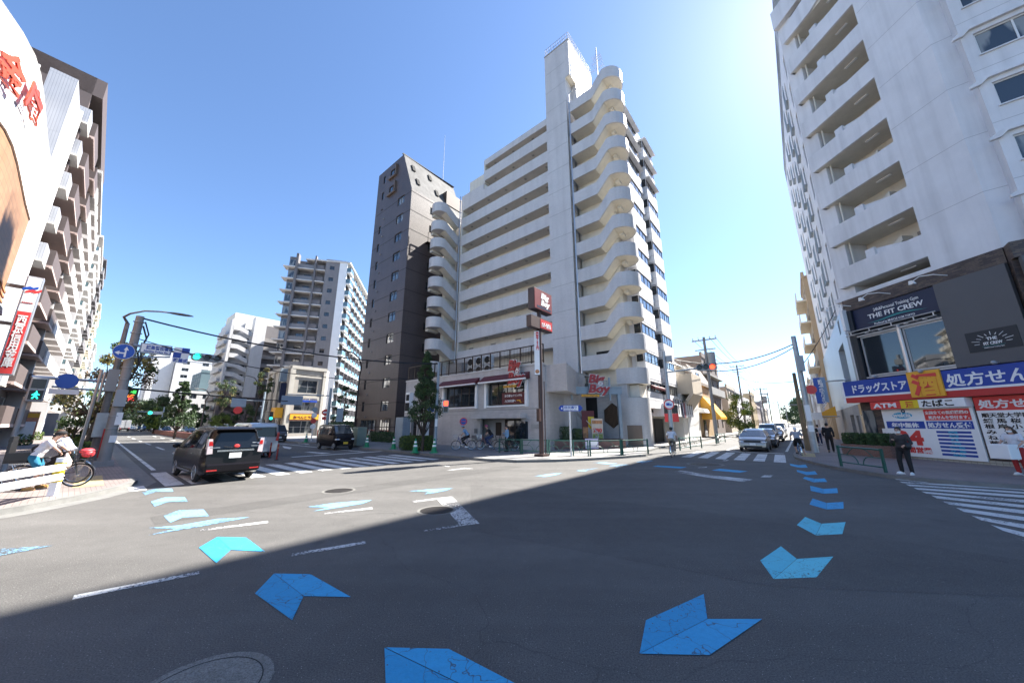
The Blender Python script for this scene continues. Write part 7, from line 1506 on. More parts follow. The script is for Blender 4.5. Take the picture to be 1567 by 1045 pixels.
    q=MB(); q.box(WF,-.17,.17,yr-.03,yr-.01,.78 if kind in('minivan','van','kei') else .6,.95 if kind in('minivan','van','kei') else .77); q.build('number_plate',plate or M_PLATE,t)
    q=MB(); q.box(WF,-.17,.17,fy+.005,fy+.025,.42,.58); q.build('number_plate',plate or M_PLATE,t)
    q=MB(); q.box(WF,-W*.55,W*.55,fy-.03,fy+.012,.62 if kind!='sedan' else .52,.74 if kind!='sedan' else .62); q.build('grille',M_BLACK,t)
    q=MB(); q.box(WF,-W*.6,W*.6,fy-.1,fy+.012,.28,.40); q.build('lower_grille',M_BLACK,t)
    if kind=='minivan':
        q=MB(); q.box(WF,-.52,.52,yr-.035,yr,1.0,1.055); q.build('chrome_garnish',M_CHROME,t)
        q=MB(); q.ell((0,yr-.02,1.17),(.085,.015,.06),seg=14,rings=6); q.build('emblem',M_REDB,t)
        q=MB(); q.box(WF,-.66,.66,yr-.09,yr+.25,1.70,1.745); q.build('spoiler',pm,t,bevel=.015)
        q=MB(); q.box(WF,-.77,.77,yr-.06,yr+.1,.33,.62); q.build('rear_bumper',pm,t,bevel=.05)
        for s in (1,-1): q=MB(); q.box(WF,*sorted((s*.45,s*.72)),yr-.068,yr-.05,.40,.44); q.build('reflector',M_TAILR,t)
        q=MB(); q.tube([(0,yr-.02,1.1),(-.35,yr-.02,1.16)],.012,5); q.build('rear_wiper',M_BLACK,t)
        for x0,x1,z in ((-.72,-.45,1.12),(.42,.70,1.14)): q=MB(); q.box(WF,x0,x1,yr-.02,yr-.0,z,z+.03); q.build('badge',M_CHROME,t)
        q=MB(); q.box(WF,.45,.68,yr+.02,yr+.03,1.22,1.27); q.build('sticker',M_WHITEP,t)
        for s in (1,-1): q=MB(); q.box(WF,*sorted((s*(W-.01),s*(W+.012))),-.9,1.2,.3,.36); q.build('side_trim',M_CHROME,t)
    return t
M_BLKP=carpaint('paint_black',(.009,.008,.010)); M_SILV=carpaint('paint_silver',(.48,.49,.5),.5,.3); M_WHTP=carpaint('paint_white',(.72,.72,.72)); M_SKYP=carpaint('paint_sky_reflection',(.10,.16,.25),.4); M_DKP=carpaint('paint_dark_grey',(.05,.052,.058),.3); M_CHAMP=carpaint('paint_champagne',(.27,.245,.22),.6,.3); M_REDP=carpaint('paint_maroon',(.12,.01,.012))  # bluish paint: reflected sky put into the body colour of distant cars
PW=lambda p:(p.x,p.y,0)
car('minivan','black minivan seen from behind, turning into the left road over the crossing','minivan',(-11.35,13.95,0),-52.5,M_BLKP,detail=2,tint=M_TINT,tail='clear')
car('van','silver commercial van just ahead of the black minivan','van',PW(SV(-12.5,-21.6)),-49.4,M_SILV,cat='van',tint=M_TINT)
car('kei_van','small black kei van with yellow plate coming out of the left road','kei',PW(SV(-14.6,-15.55)),128,M_BLKP,cat='van',plate=M_PLY)
car('parked_car','dark car half hidden behind the silver van','kei',PW(SV(-31,-15.0)),130,M_DKP)
car('hatchback','silver champagne hatchback waiting first at the right street stop line','hatch',PW(SV(11.35,3.3)),219,M_CHAMP)
for i,(v,s,k,mm,lb) in enumerate(((9.0,11.55,'sedan',M_DKP,'dark sedan second in the queue behind the silver hatchback'),(15,11.5,'kei',M_WHTP,'white small van third in the queue on the right street'),(21,11.6,'sedan',M_DKP,'dark grey car fourth in the queue on the right street'),(28,11.5,'hatch',M_WHTP,'white hatchback fifth in the queue on the right street'),(36,11.5,'van',M_SILV,'silver van last in the queue on the right street'))):
    car('queued_car',lb,k,PW(SV(s,v)),219,mm,group='cars queued on the right street',detail=1 if i<2 else 0)
gl='cars on the left road'
for px0,py0,k,mm,az,lb in ((167,660,'sedan',M_SILV,-49.4,'silver sedan driving away next to the left kerb'),(181,657.2,'kei',M_WHTP,-49.4,'small white van ahead of the box truck'),(200.5,658.3,'sedan',M_WHTP,130.6,'white sedan coming beyond the end of the median planting'),(214,658,'kei',M_SKYP,130.6,'bluish small van behind the median planting'),(222,659,'van',M_SKYP,130.6,'bluish van in the row behind the median planting'),(238,660,'minivan',M_SKYP,130.6,'long bluish minivan behind the orange barrier'),(252,661,'hatch',M_SKYP,130.6,'bluish hatchback nearest behind the orange barrier'),(287,663.5,'sedan',M_DKP,130.6,'dark sedan beside the white motor scooter'),(337,664.5,'van',M_SILV,130.6,'silver van roof showing over the black minivan'),(352,665.5,'sedan',M_DKP,130.6,'dark sedan behind the silver commercial van')):
    g_=G(px0,py0); car('distant_car',lb,k,(g_.x,g_.y,0),az,mm,group=gl,detail=0)
# box truck
g_=G(189,658.8); t=thing('box_truck','grey box truck seen from behind far down the left road','truck',(g_.x,g_.y,0),rot=math.radians(49.4))
b=MB(); b.box(WF,-1.0,1.0,-2.6,1.6,.9,2.95); b.build('cargo_box',mat('box_grey',(.36,.38,.42),.5),t,bevel=.05); b=MB(); b.prism([(-.95,1.65,.5),(-.95,3.0,.5),(-.95,3.05,1.3),(-.95,2.7,2.2),(-.95,1.65,2.3)],(1.9,0,0)); b.build('cab',M_WHTP,t,bevel=.06)
b=MB(); b.box(WF,-.9,.9,-2.6,2.9,.5,.9); b.build('chassis',M_BLACK,t)
for y in (-1.6,2.2):
    for s in (1,-1): b=MB(); b.torus((s*.8,y,.42),(1,0,0),.30,.11,18,8); b.cyl((s*.7,y,.42),(s*.88,y,.42),.3,14); b.build('wheel',M_RUBBER,t,smooth=40)
for s in (1,-1): b=MB(); b.box(WF,*sorted((s*.65,s*.95)),-2.66,-2.6,.75,.9); b.build('tail_light',M_TAILR,t)
b=MB(); b.box(WF,-.02,.02,-2.63,-2.6,.95,2.9); b.build('door_seam',M_DARK,t)
# ================================================================= BICYCLES
def tubep(b,P,r,n=6): b.tube([Vector(p) for p in P],r,n)
def bicycle(label,pos,az,col,basket=None,child=False,group=None,cat='bicycle',roll=0):
    t=thing('bicycle',label,cat,pos,group,rot=-math.radians(az)); m=mat('bike_'+str(col),col,.35,coat=.5); R=.33
    for y,nm in ((-.53,'rear_wheel'),(.55,'front_wheel')):
        w=MB(); w.torus((0,y,R),(1,0,0),R-.018,.02,30,6); wo=w.build('wheel',M_RUBBER,t,smooth=60)
        q=MB(); q.torus((0,y,R),(1,0,0),R-.042,.010,30,5); q.cyl((-.05,y,R),(.05,y,R),.025,8)
        for k in range(18): a=6.2832*k/18; q.tube([(.02*(-1)**k,y,R),(0,y+math.cos(a)*(R-.04),R+math.sin(a)*(R-.04))],.0016,3)
        q.build('rim',M_CHROME,wo)
        f=MB(); rr=R+.03; s0,s1=(20,200) if y<0 else (-15,120)
        A=[math.radians(s0+(s1-s0)*k/12) for k in range(13)]
        for a,c in zip(A,A[1:]): f.quad((-.025,y+rr*math.cos(a),R+rr*math.sin(a)),(.025,y+rr*math.cos(a),R+rr*math.sin(a)),(.025,y+rr*math.cos(c),R+rr*math.sin(c)),(-.025,y+rr*math.cos(c),R+rr*math.sin(c)))
        f.build('mudguard',M_CHROME,t)
    b=MB(); tubep(b,[(0,-.1,.30),(0,-.24,.80)],.017); tubep(b,[(0,-.1,.30),(0,.18,.40),(0,.40,.78)],.02); tubep(b,[(0,-.2,.55),(0,.15,.55),(0,.38,.86)],.016); tubep(b,[(0,.38,.95),(0,.42,.70)],.022)
    for s in (.05,-.05): tubep(b,[(s,-.53,R),(s*.6,-.1,.30)],.011); tubep(b,[(s,-.53,R),(s*.5,-.22,.72)],.010); tubep(b,[(s,.55,R),(s,.45,.66),(0,.42,.70)],.013)
    b.build('frame',m,t)
    b=MB(); tubep(b,[(0,.38,.95),(0,.36,1.02)],.014); tubep(b,[(-.27,.16,1.0),(-.25,.26,1.04),(-.08,.36,1.03),(.08,.36,1.03),(.25,.26,1.04),(.27,.16,1.0)],.012); b.build('handlebar',M_CHROME,t)
    for s in (1,-1): b=MB(); tubep(b,[(s*.272,.14,.995),(s*.262,.23,1.02)],.019,8); b.build('grip',M_BLACK,t)
    b=MB(); b.ell((0,-.30,.86),(.10,.14,.045),seg=12,rings=6); b.ell((0,-.16,.86),(.04,.12,.03),seg=10,rings=6); tubep(b,[(0,-.24,.78),(0,-.26,.85)],.014); b.build('saddle',M_BLACK,t,smooth=60)
    b=MB(); b.torus((.06,-.1,.30),(1,0,0),.085,.008,20,5); tubep(b,[(.08,-.1,.30),(.09,.05,.24)],.01); tubep(b,[(-.08,-.1,.30),(-.09,-.25,.36)],.01); b.box(WF,.08,.18,.01,.09,.225,.245); b.box(WF,-.18,-.08,-.29,-.21,.35,.37); b.build('crank',M_CHROME,t)
    b=MB(); b.box(WF,-.08,.08,-.75,-.32,.70,.715); 
    for s in (.06,-.06): tubep(b,[(s,-.53,R),(s,-.7,.70)],.006)
    b.build('carrier',M_CHROME,t)
    if basket:
        b=MB(); 
        for i in range(9):
            x=-.19+.38*i/8
            tubep(b,[(x*.85,.50,.76),(x,.47,1.02)],.004,4); tubep(b,[(x*.85,.72,.76),(x,.80,1.02)],.004,4)
        for z,k in ((.76,.85),(.89,.93),(1.02,1.)): tubep(b,[(-.19*k,.485,z),(.19*k,.485,z),(.19*k,.76,z),(-.19*k,.76,z),(-.19*k,.485,z)],.005,4)
        b.box(WF,-.16,.16,.50,.72,.755,.765); b.build('basket',M_BLACK if basket!='chrome' else M_CHROME,t)
    if child:
        b=MB(); b.box(WF,-.17,.17,-.80,-.42,.74,.80); b.box(WF,-.17,.17,-.84,-.78,.74,1.30); b.box(WF,-.20,-.16,-.82,-.36,.80,1.02); b.box(WF,.16,.20,-.82,-.36,.80,1.02); b.box(WF,-.16,.16,-.40,-.36,.9,1.06); b.box(WF,-.14,.14,-.86,-.78,1.30,1.46); tubep(b,[(-.18,-.38,1.02),(-.15,-.15,1.12),(.15,-.15,1.12),(.18,-.38,1.02)],.025); b.build('child_seat',M_BLACK,t,bevel=.02)
    return t
# ================================================================= PEOPLE
def remesh(mb,voxel,smooth=2):
    me=bpy.data.meshes.new('r'); me.from_pydata([tuple(p) for p in mb.v],[],mb.f); bm=bmesh.new(); bm.from_mesh(me); bmesh.ops.recalc_face_normals(bm,faces=bm.faces); bm.to_mesh(me); bm.free()
    o=bpy.data.objects.new('r',me); COL.objects.link(o); r=o.modifiers.new('r','REMESH'); r.mode='VOXEL'; r.voxel_size=voxel; r.use_smooth_shade=True
    s=o.modifiers.new('s','SMOOTH'); s.iterations=smooth; s.factor=.5
    dg=bpy.context.evaluated_depsgraph_get(); m2=bpy.data.meshes.new_from_object(o.evaluated_get(dg)); bpy.data.objects.remove(o); out=MB(); out.v=[tuple(v.co) for v in m2.vertices]; out.f=[tuple(p.vertices) for p in m2.polygons]; out.m=[0]*len(out.f); bpy.data.meshes.remove(m2); return out
def limb(b,P,R,n=10):
    P=[Vector(p) for p in P]
    b.tube(P,list(R),n)
    for p,r in zip(P,R): b.ell(p,(r,r,r),seg=n,rings=6)
def person(label,pos,az,J,top,bottom,hair='short',hairm=None,sc=1.0,sleeve='short',legs='long',shoe=None,fingers=False,extra=None,hat=None,mask=False,vox=.017,skinm=None,longhair=False):
    """J: joints in metres for a 1.65 m person, x right, y forward"""
    t=thing('person',label,'person',pos,rot=-math.radians(az)); t.scale=(sc,)*3; V=lambda k:Vector(J[k])
    pel,ch,nk,hd=V('pelvis'),V('chest'),V('neck'),V('head'); up=(hd-nk).normalized(); fwd=Vector(J.get('face',(0,1,0))).normalized(); rt=fwd.cross(UP).normalized()
    b=MB(); Mx=Matrix((rt,fwd,up)).transposed()
    tw=(nk-pel).normalized(); fx=Matrix((Vector((1,0,0)),tw.cross(Vector((1,0,0))),tw)).transposed()
    b.ell(pel,(.155,.115,.13),fx,14,10); b.ell(pel.lerp(ch,.5),(.125,.095,.16),fx,14,10); b.ell(ch,(.155,.11,.16),fx,14,10); limb(b,[ch,nk,nk+up*.06],[.09,.058,.052])
    # head
    b.ell(hd,(.074,.092,.112),Mx,18,14); b.ell(hd+fwd*.02-up*.065,(.055,.065,.055),Mx,14,10); b.ell(hd+fwd*.095-up*.015,(.014,.018,.026),Mx,8,6)
    for s in (1,-1): b.ell(hd+rt*s*.076-up*.01,(.012,.022,.032),Mx,8,6)
    for s,k in ((1,'R'),(-1,'L')):
        limb(b,[V('sh'+k),V('el'+k),V('wr'+k)],[.05,.038,.026]); limb(b,[ch,V('sh'+k)],[.08,.055])
        limb(b,[V('hip'+k),V('kn'+k),V('an'+k)],[.082,.055,.038]); an=V('an'+k); to=V('to'+k); limb(b,[an,to],[.04,.032])
        d=(V('wr'+k)-V('el'+k)).normalized(); limb(b,[V('wr'+k),V('wr'+k)+d*.05],[.026,.033])
    body=remesh(b,vox,2)
    for k in 'RL':   # palm, four fingers and thumb curled round what the hand holds
        w=V('wr'+k); d=(w-V('el'+k)).normalized(); s=1 if k=='R' else -1
        side=d.cross(UP).normalized() if abs(d.z)<.9 else Vector((0,1,0)); dn=d.cross(side).normalized()
        if dn.z>0: dn=-dn
        pk=w+d*.075
        for i in range(4):
            o_=side*(.011+.0175*(i-2)); l=(.052,.06,.056,.044)[i]; p0=pk+o_; p1=p0+d*l*.5+dn*.006; p2=p1+d*l*.25+dn*l*.4; p3=p2-d*l*.12+dn*l*.35
            body.tube([p0-d*.02,p0,p1,p2,p3],[.0095,.009,.0085,.008,.0065],6)
        th=w+d*.025-side*(.026)*s; body.tube([th,th-side*.02*s+d*.025,th-side*.014*s+d*.052+dn*.014],[.011,.0095,.008],6)
    sk=skinm or M_SKIN; bo=body.build('body',sk,t,smooth=70)
    # eyes, brows, mouth
    e=MB()
    for s in (1,-1): e.ell(hd+rt*s*.032+fwd*.082+up*.008,(.013,.008,.007),Mx,8,6); e.box(Fr(hd+rt*s*.032+fwd*.086+up*.026,rt,fwd,up),-.017,.017,-.004,.004,-.003,.003)
    e.build('eyes',M_HAIR,bo)
    if not mask: e=MB(); e.ell(hd+fwd*.082-up*.062,(.022,.008,.006),Mx,8,5); e.build('mouth',mat('lips',(.35,.12,.10),.5),bo)
    else: e=MB(); e.ell(hd+fwd*.035-up*.05,(.068,.074,.052),Mx,14,10); e.build('mask',M_WHITEP,t,smooth=60)
    # clothes
    c=MB(); c.ell(pel.lerp(ch,.15),(.172,.135,.13),fx,14,10); c.ell(pel.lerp(ch,.55),(.155,.125,.18),fx,14,10); c.ell(ch,(.178,.132,.155),fx,14,10); c.ell(ch.lerp(nk,.55),(.10,.085,.06),fx,12,8)
    for k in 'RL':
        sh,el,wr=V('sh'+k),V('el'+k),V('wr'+k)
        limb(c,[ch.lerp(sh,.4),sh],[.1,.068])
        if sleeve=='short': limb(c,[sh,sh.lerp(el,.62)],[.068,.064])
        else: limb(c,[sh,el,el.lerp(wr,.9)],[.068,.056,.045])
    remesh(c,vox,2).build('top',top,t,smooth=70)
    c=MB(); c.ell(pel-tw*.01,(.168,.132,.12),fx,14,10)
    for k in 'RL':
        hp,kn,an=V('hip'+k),V('kn'+k),V('an'+k)
        if legs=='long': limb(c,[pel.lerp(hp,.6),hp,kn,an.lerp(kn,.06)],[.10,.098,.072,.058])
        else: limb(c,[pel.lerp(hp,.6),hp,hp.lerp(kn,.55 if legs=='short' else .9)],[.10,.1,.088])
    remesh(c,vox,2).build('trousers' if legs=='long' else 'shorts',bottom,t,smooth=70)
    for k in 'RL':
        an,to=V('an'+k),V('to'+k); c=MB(); d=(to-an); d.z=0; d=d.normalized(); F=Fr(Vector((an.x,an.y,min(an.z-.075,to.z-.03))),d.cross(UP),d)
        c.ell(F(0,.06,.045),(.045,.13,.048),Matrix((F.u,F.n,UP)).transposed(),12,8); c.box(F,-.04,.04,-.06,.18,.0,.022); c.build('shoe',shoe or M_WHITEP,t,smooth=50)
    h=MB(); hm=hairm or M_HAIR
    h.ell(hd+up*.028-fwd*.018,(.086,.098,.105),Mx,18,12)
    if longhair:
        for i in range(-3,4): h.tube([hd+rt*i*.024-fwd*.07,hd+rt*i*.03-fwd*.09-up*.12,hd+rt*i*.03-fwd*.07-up*.26],[.03,.03,.018],6)
        for s in (1,-1): h.tube([hd+rt*s*.07+up*.02,hd+rt*s*.085-up*.08,hd+rt*s*.08-up*.2],[.028,.026,.014],6)
    ho=remesh(h,.012,1)
    ho=ho if longhair else ho
    # cut the hair away from the face
    keep=[]; vs=[Vector(v) for v in ho.v]
    for f in ho.f:
        q=sum((vs[i] for i in f),Vector())/len(f)-hd
        if q.dot(fwd)>.045 and q.dot(up)<.045: continue
        if not longhair and q.dot(up)<-.05 and q.dot(fwd)>-.03: continue
        keep.append(f)
    ho.f=keep; ho.m=[0]*len(keep); ho.build('hair',hm,t,smooth=70)
    if hat is not None:
        q=MB(); q.ell(hd+up*.075-fwd*.005,(.1,.115,.075),Mx,16,8); q.ell(hd+up*.058+fwd*.095,(.065,.055,.010),Mx,12,6); q.build('cap',hat,t,smooth=60)
    return t
def stand(**k):
    J=dict(pelvis=(0,0,.92),chest=(0,.0,1.24),neck=(0,.0,1.40),head=(0,.025,1.535),shR=(.175,0,1.355),shL=(-.175,0,1.355),elR=(.22,-.03,1.09),elL=(-.22,-.03,1.09),wrR=(.22,.06,.86),wrL=(-.22,.06,.86),hipR=(.09,0,.89),hipL=(-.09,0,.89),knR=(.1,.03,.49),knL=(-.1,.03,.49),anR=(.1,-.02,.085),anL=(-.1,-.02,.085),toR=(.12,.12,.04),toL=(-.12,.12,.04)); J.update(k); return J
def walk(**k):
    J=stand(knR=(.1,.16,.5),anR=(.1,.22,.09),toR=(.1,.35,.06),knL=(-.1,.0,.5),anL=(-.1,-.26,.14),toL=(-.1,-.14,.05),elR=(.23,-.12,1.1),wrR=(.23,-.06,.87),elL=(-.23,.05,1.09),wrL=(-.22,.22,.92)); J.update(k); return J
def ride(up=0,**k):
    J=dict(pelvis=(0,-.27,.98),chest=(0,-.06,1.27),neck=(0,.05,1.41),head=(0,.10,1.545),shR=(.17,.02,1.37),shL=(-.17,.02,1.37),elR=(.27,.07,1.14),elL=(-.27,.07,1.14),wrR=(.27,.14,1.045),wrL=(-.27,.14,1.045),hipR=(.09,-.24,.93),hipL=(-.09,-.24,.93),knR=(.12,.16,.76),knL=(-.12,.10,.60),anR=(.12,.03,.40),anL=(-.12,-.24,.26),toR=(.13,.17,.36),toL=(-.13,-.12,.24)); J.update(k); return J
def cl(n,c,v=.12): return mat('cloth_'+n,c,.85,var=v,sc=9,bump=.15,bsc=35)
C_WH=cl('white_shirt',(.62,.62,.65),.08); C_BLK=cl('black_wear',(.014,.014,.016)); C_CHAR=cl('charcoal_shirt',(.045,.04,.04)); C_TEAL=cl('teal_shorts',(.01,.13,.22)); C_LB=cl('light_blue',(.20,.34,.52)); C_KH=cl('khaki',(.30,.25,.18)); C_GY=cl('grey_shirt',(.33,.33,.36)); C_DEN=cl('denim',(.03,.05,.12)); C_SKY=cl('sky_blue',(.18,.33,.5)); C_PNK=cl('pink_cap',(.35,.06,.16)); C_TAN=cl('tan_shoe',(.45,.25,.08))
def AZ(p0,p1): d=p1-p0; return math.degrees(math.atan2(d.x,d.y))
# left: woman standing over her bicycle with a child seat
r0=G(22,749.5,.12); r1=G(113,743.5,.12); az=AZ(r0,r1); mid=(r0+r1)/2; L0=(r1-r0).length
bk=bicycle('black city bicycle with rear child seat and red covered basket at the left kerb',(mid.x,mid.y,KZ),az,(.015,.015,.016),basket='black',child=True)
sc_=L0/1.08; bk.scale=(sc_,)*3
b=MB(); b.ell((0,.62,1.0),(.19,.16,.09),seg=14,rings=8); b.ell((.03,.66,.93),(.16,.14,.12),seg=12,rings=8); b.build('basket_cover',mat('red_cover',(.6,.04,.05),.5,var=.5,sc=9),bk,smooth=60)
J=stand(pelvis=(.06,-.34,.91),chest=(.06,-.18,1.20),neck=(.06,-.06,1.34),head=(.06,-.0,1.465),shR=(.23,-.09,1.30),shL=(-.11,-.09,1.30),elR=(.28,.2,1.1),elL=(-.2,.2,1.1),wrR=(.27,.2,1.055),wrL=(-.27,.2,1.055),hipR=(.16,-.26,.87),hipL=(-.04,-.26,.87),knR=(.18,-.12,.48),knL=(-.14,-.18,.49),anR=(.2,-.30,.09),anL=(-.2,-.2,.09),toR=(.22,-.14,.04),toL=(-.22,-.06,.04))
J['hipR']=(.16,-.33,.87); J['hipL']=(-.04,-.33,.87); J['elR']=(.30,.06,1.13); J['wrR']=(.27,.15,1.03); J['elL']=(-.22,.06,1.13); J['wrL']=(-.27,.15,1.03)
w1=person('woman in white t-shirt and teal shorts standing over the black city bicycle',(mid.x,mid.y,KZ),az,J,C_WH,C_TEAL,legs='short',shoe=C_TAN,hat=C_BLK,sc=sc_,vox=.014)
b=MB(); b.ell((-.02,-.30,1.1),(.17,.16,.13),seg=14,rings=8); b.tube([(-.12,-.2,1.2),(.0,.05,1.33),(.2,.0,1.25)],.02,6); tag_b=tag(b.build('shoulder_bag',C_BLK,loc=(0,0,0)),'black shoulder bag on the back of the woman in teal shorts','bag'); tag_b.location=w1.location; tag_b.rotation_euler=w1.rotation_euler; tag_b.scale=w1.scale
b=MB(); b.tube([(.26,.3,.98),(.24,.34,.72)],[.02,.11],8); b.ell((.24,.34,.66),(.13,.1,.12),seg=10,rings=7); pb_=tag(b.build('plastic_bag',mat('bag_film',(.5,.4,.36),.4,var=.4,sc=12),loc=(0,0,0),smooth=60),'pale plastic shopping bag hung from the black bicycle handlebar','bag'); pb_.location=w1.location; pb_.rotation_euler=w1.rotation_euler; pb_.scale=w1.scale
dd=(r1-r0).normalized(); p2=mid-dd*.25+Vector((-dd.y,dd.x,0))*1.15; az2=az-165
bk2=bicycle('dark bicycle half hidden behind the woman in white',(p2.x,p2.y,KZ),az2,(.03,.03,.05),basket='black'); bk2.scale=(sc_,)*3
person('woman in pale blue top with long brown hair behind the black city bicycle',(p2.x,p2.y,KZ),az2,ride(face=(-.3,1,0)),cl('pale_blue',(.42,.46,.62)),C_BLK,hairm=mat('hair_brown',(.06,.03,.015),.5,var=.3,sc=20),longhair=True,sc=sc_*.98,shoe=M_BLACK)
# by the restaurant
for (xa,xb,y,lb,pl_,col,top,bot,hat) in (((698,721,688.5,'silver blue bicycle of the helmeted cyclist','cyclist in pale blue shirt with helmet before the restaurant wall',(.05,.08,.2),C_LB,C_BLK,mat('helmet_blue',(.2,.35,.55),.4))),((736,757,688,'pinkish bicycle of the cyclist with pink cap','cyclist in black with pink cap before the restaurant entrance',(.3,.12,.12),C_BLK,C_DEN,C_PNK))):
    a=G(xa,y,.12); c=G(xb,y-.3,.12); m_=(a+c)/2; az=AZ(c,a); bicycle(lb,(m_.x,m_.y,KZ),az,col,basket='chrome'); person(pl_,(m_.x,m_.y,KZ),az,ride(),top,bot,hat=hat,shoe=M_WHITEP,vox=.02)
a=G(764,690.5,.12); c=G(787,690,.12); m_=(a+c)/2; bicycle('dark bicycle pushed by the person in the blue jacket',(m_.x,m_.y,KZ),AZ(c,a),(.02,.02,.025),basket='black')
q=m_+(m_*-1).normalized()*.42; person('person in blue jacket standing beside a dark bicycle looking at a phone',(q.x,q.y,KZ),AZ(c,a),stand(elR=(.24,.06,1.1),wrR=(.1,.25,1.2),face=(0,1,-.25)),C_SKY,C_BLK,sleeve='long',shoe=M_BLACK)
# cyclist riding into the right street
a=G(1026,698,0); c=G(1035,699,0); g_=G(1030.5,699,0); az=32
bicycle('bicycle of the white shirted cyclist on the corner',(g_.x,g_.y,0),az,(.08,.08,.09),basket='chrome'); person('cyclist in white shirt and khaki trousers riding off into the right street',(g_.x,g_.y,0),az,ride(),C_WH,C_KH,shoe=M_BLACK,hat=cl('dark_cap',(.03,.04,.03)))
g_=G(1224,699.5,0); bicycle('bright blue bicycle by the right corner poles',(g_.x,g_.y,0),30,(.02,.12,.3)); person('cyclist in grey shirt and black shorts resting by the right corner poles',(g_.x,g_.y,0),33,ride(anR=(.25,-.25,.09),knR=(.2,-.12,.48),toR=(.28,-.1,.04)),C_GY,C_BLK,legs='mid',shoe=M_BLACK,hairm=M_WHITEP)
g_=G(1273,693,.12); person('man all in black walking away along the right pavement',(g_.x,g_.y,KZ),42,walk(),C_BLK,C_BLK,sleeve='long',shoe=M_BLACK,sc=1.08)
g_=G(1256,681,.12); person('pedestrian in white top farther up the right pavement',(g_.x,g_.y,KZ),40,walk(),C_WH,C_DEN,vox=.022); g_=G(1250,686,.12); person('pedestrian in black shorts behind the thick grey pole',(g_.x,g_.y,KZ),215,walk(),C_BLK,C_BLK,legs='mid',vox=.022)
# woman with phone before the pharmacy
g_=G(1391,727.5,.12); w3=person('person in charcoal top and black trousers with mask and phone before the pharmacy panel',(g_.x,g_.y,KZ),-112,stand(elR=(.24,.04,1.12),wrR=(.12,.24,1.2),elL=(-.25,-.02,1.1),wrL=(-.16,.2,1.02),knR=(.13,.06,.49),anR=(.15,.0,.085),toR=(.22,.13,.04),face=(0.0,1,-.2)),C_CHAR,C_BLK,mask=True,sleeve='mid',vox=.014,sc=.99)
b=MB(); b.box(WF,.02,.10,.31,.325,1.17,1.33); ph=tag(b.build('phone',M_BLACK,loc=(0,0,0)),'dark phone in the hand of the masked person by the pharmacy','phone'); ph.location=w3.location; ph.rotation_euler=w3.rotation_euler
b=MB(); b.ell((-.2,.12,.98),(.09,.13,.13),seg=12,rings=8); b.tube([(-.2,.1,1.1),(-.1,.05,1.36),(.1,-.06,1.3)],.014,5); bg_=tag(b.build('shoulder_bag',M_BLACK,loc=(0,0,0),smooth=60),'small black shoulder bag of the masked person by the pharmacy','bag'); bg_.location=w3.location; bg_.rotation_euler=w3.rotation_euler
# person with a white box at the right edge
g_=G(1568,729,.12); w4=person('masked woman in white top with brown hair carrying a big white box',(g_.x,g_.y,KZ),-95,stand(elR=(.26,.08,1.12),wrR=(.24,.3,.98),elL=(-.26,.08,1.12),wrL=(-.24,.3,.98)),C_WH,cl('red_skirt',(.4,.03,.03)),mask=True,longhair=True,hairm=mat('hair_brown',(.06,.03,.015)),vox=.017)
b=MB(); b.box(WF,-.26,.26,.30,.72,.55,1.05); bx2=b.build('white_box',M_WHITEP,loc=(0,0,0),bevel=.03); tag(bx2,'white box carried by the woman at the right edge','box'); bx2.location=w4.location; bx2.rotation_euler=w4.rotation_euler
# far pedestrians on the left pavement
for i,(x,y,top,bot,lb,az) in enumerate(((76,660,C_SKY,C_DEN,'distant pedestrian in blue on the left pavement',-50),(92,659,C_BLK,C_BLK,'distant pedestrian in black on the left pavement',130),(70,658.5,C_WH,C_KH,'distant pedestrian in white on the left pavement',130))):
    g_=G(x,y,.12); person(lb,(g_.x,g_.y,KZ),az,walk(),top,bot,vox=.03)
# scooter rider on the left road
g_=G(266,666,0); t=thing('motor_scooter','white motor scooter waiting on the left road beside a dark sedan','scooter',(g_.x,g_.y,0),rot=-math.radians(130)); b=MB(); b.tube([(0,-.6,.55),(0,-.2,.5),(0,.15,.32),(0,.45,.6),(0,.5,.95)],[.2,.2,.12,.14,.1],10); b.build('body',M_WHTP,t,smooth=60)
for y in (-.6,.62): b=MB(); b.torus((0,y,.25),(1,0,0),.19,.06,16,6); b.build('wheel',M_RUBBER,t)
b=MB(); b.tube([(-.3,.4,1.0),(.3,.4,1.0)],.02,6); b.build('handlebar',M_BLACK,t); b=MB(); b.ell((0,-.3,.78),(.15,.35,.07),seg=10,rings=6); b.build('seat',M_BLACK,t)
person('rider in pale jacket sitting on the white motor scooter',(g_.x,g_.y,0),130,ride(pelvis=(0,-.3,.86),chest=(0,-.2,1.16),neck=(0,-.15,1.32),head=(0,-.12,1.45),shR=(.17,-.17,1.28),shL=(-.17,-.17,1.28),hipR=(.1,-.28,.82),hipL=(-.1,-.28,.82),knR=(.16,.12,.72),knL=(-.16,.12,.72),anR=(.14,.1,.4),anL=(-.14,.1,.4),toR=(.14,.24,.36),toL=(-.14,.24,.36)),C_WH,C_BLK,sleeve='long',hat=M_WHITEP,vox=.03)
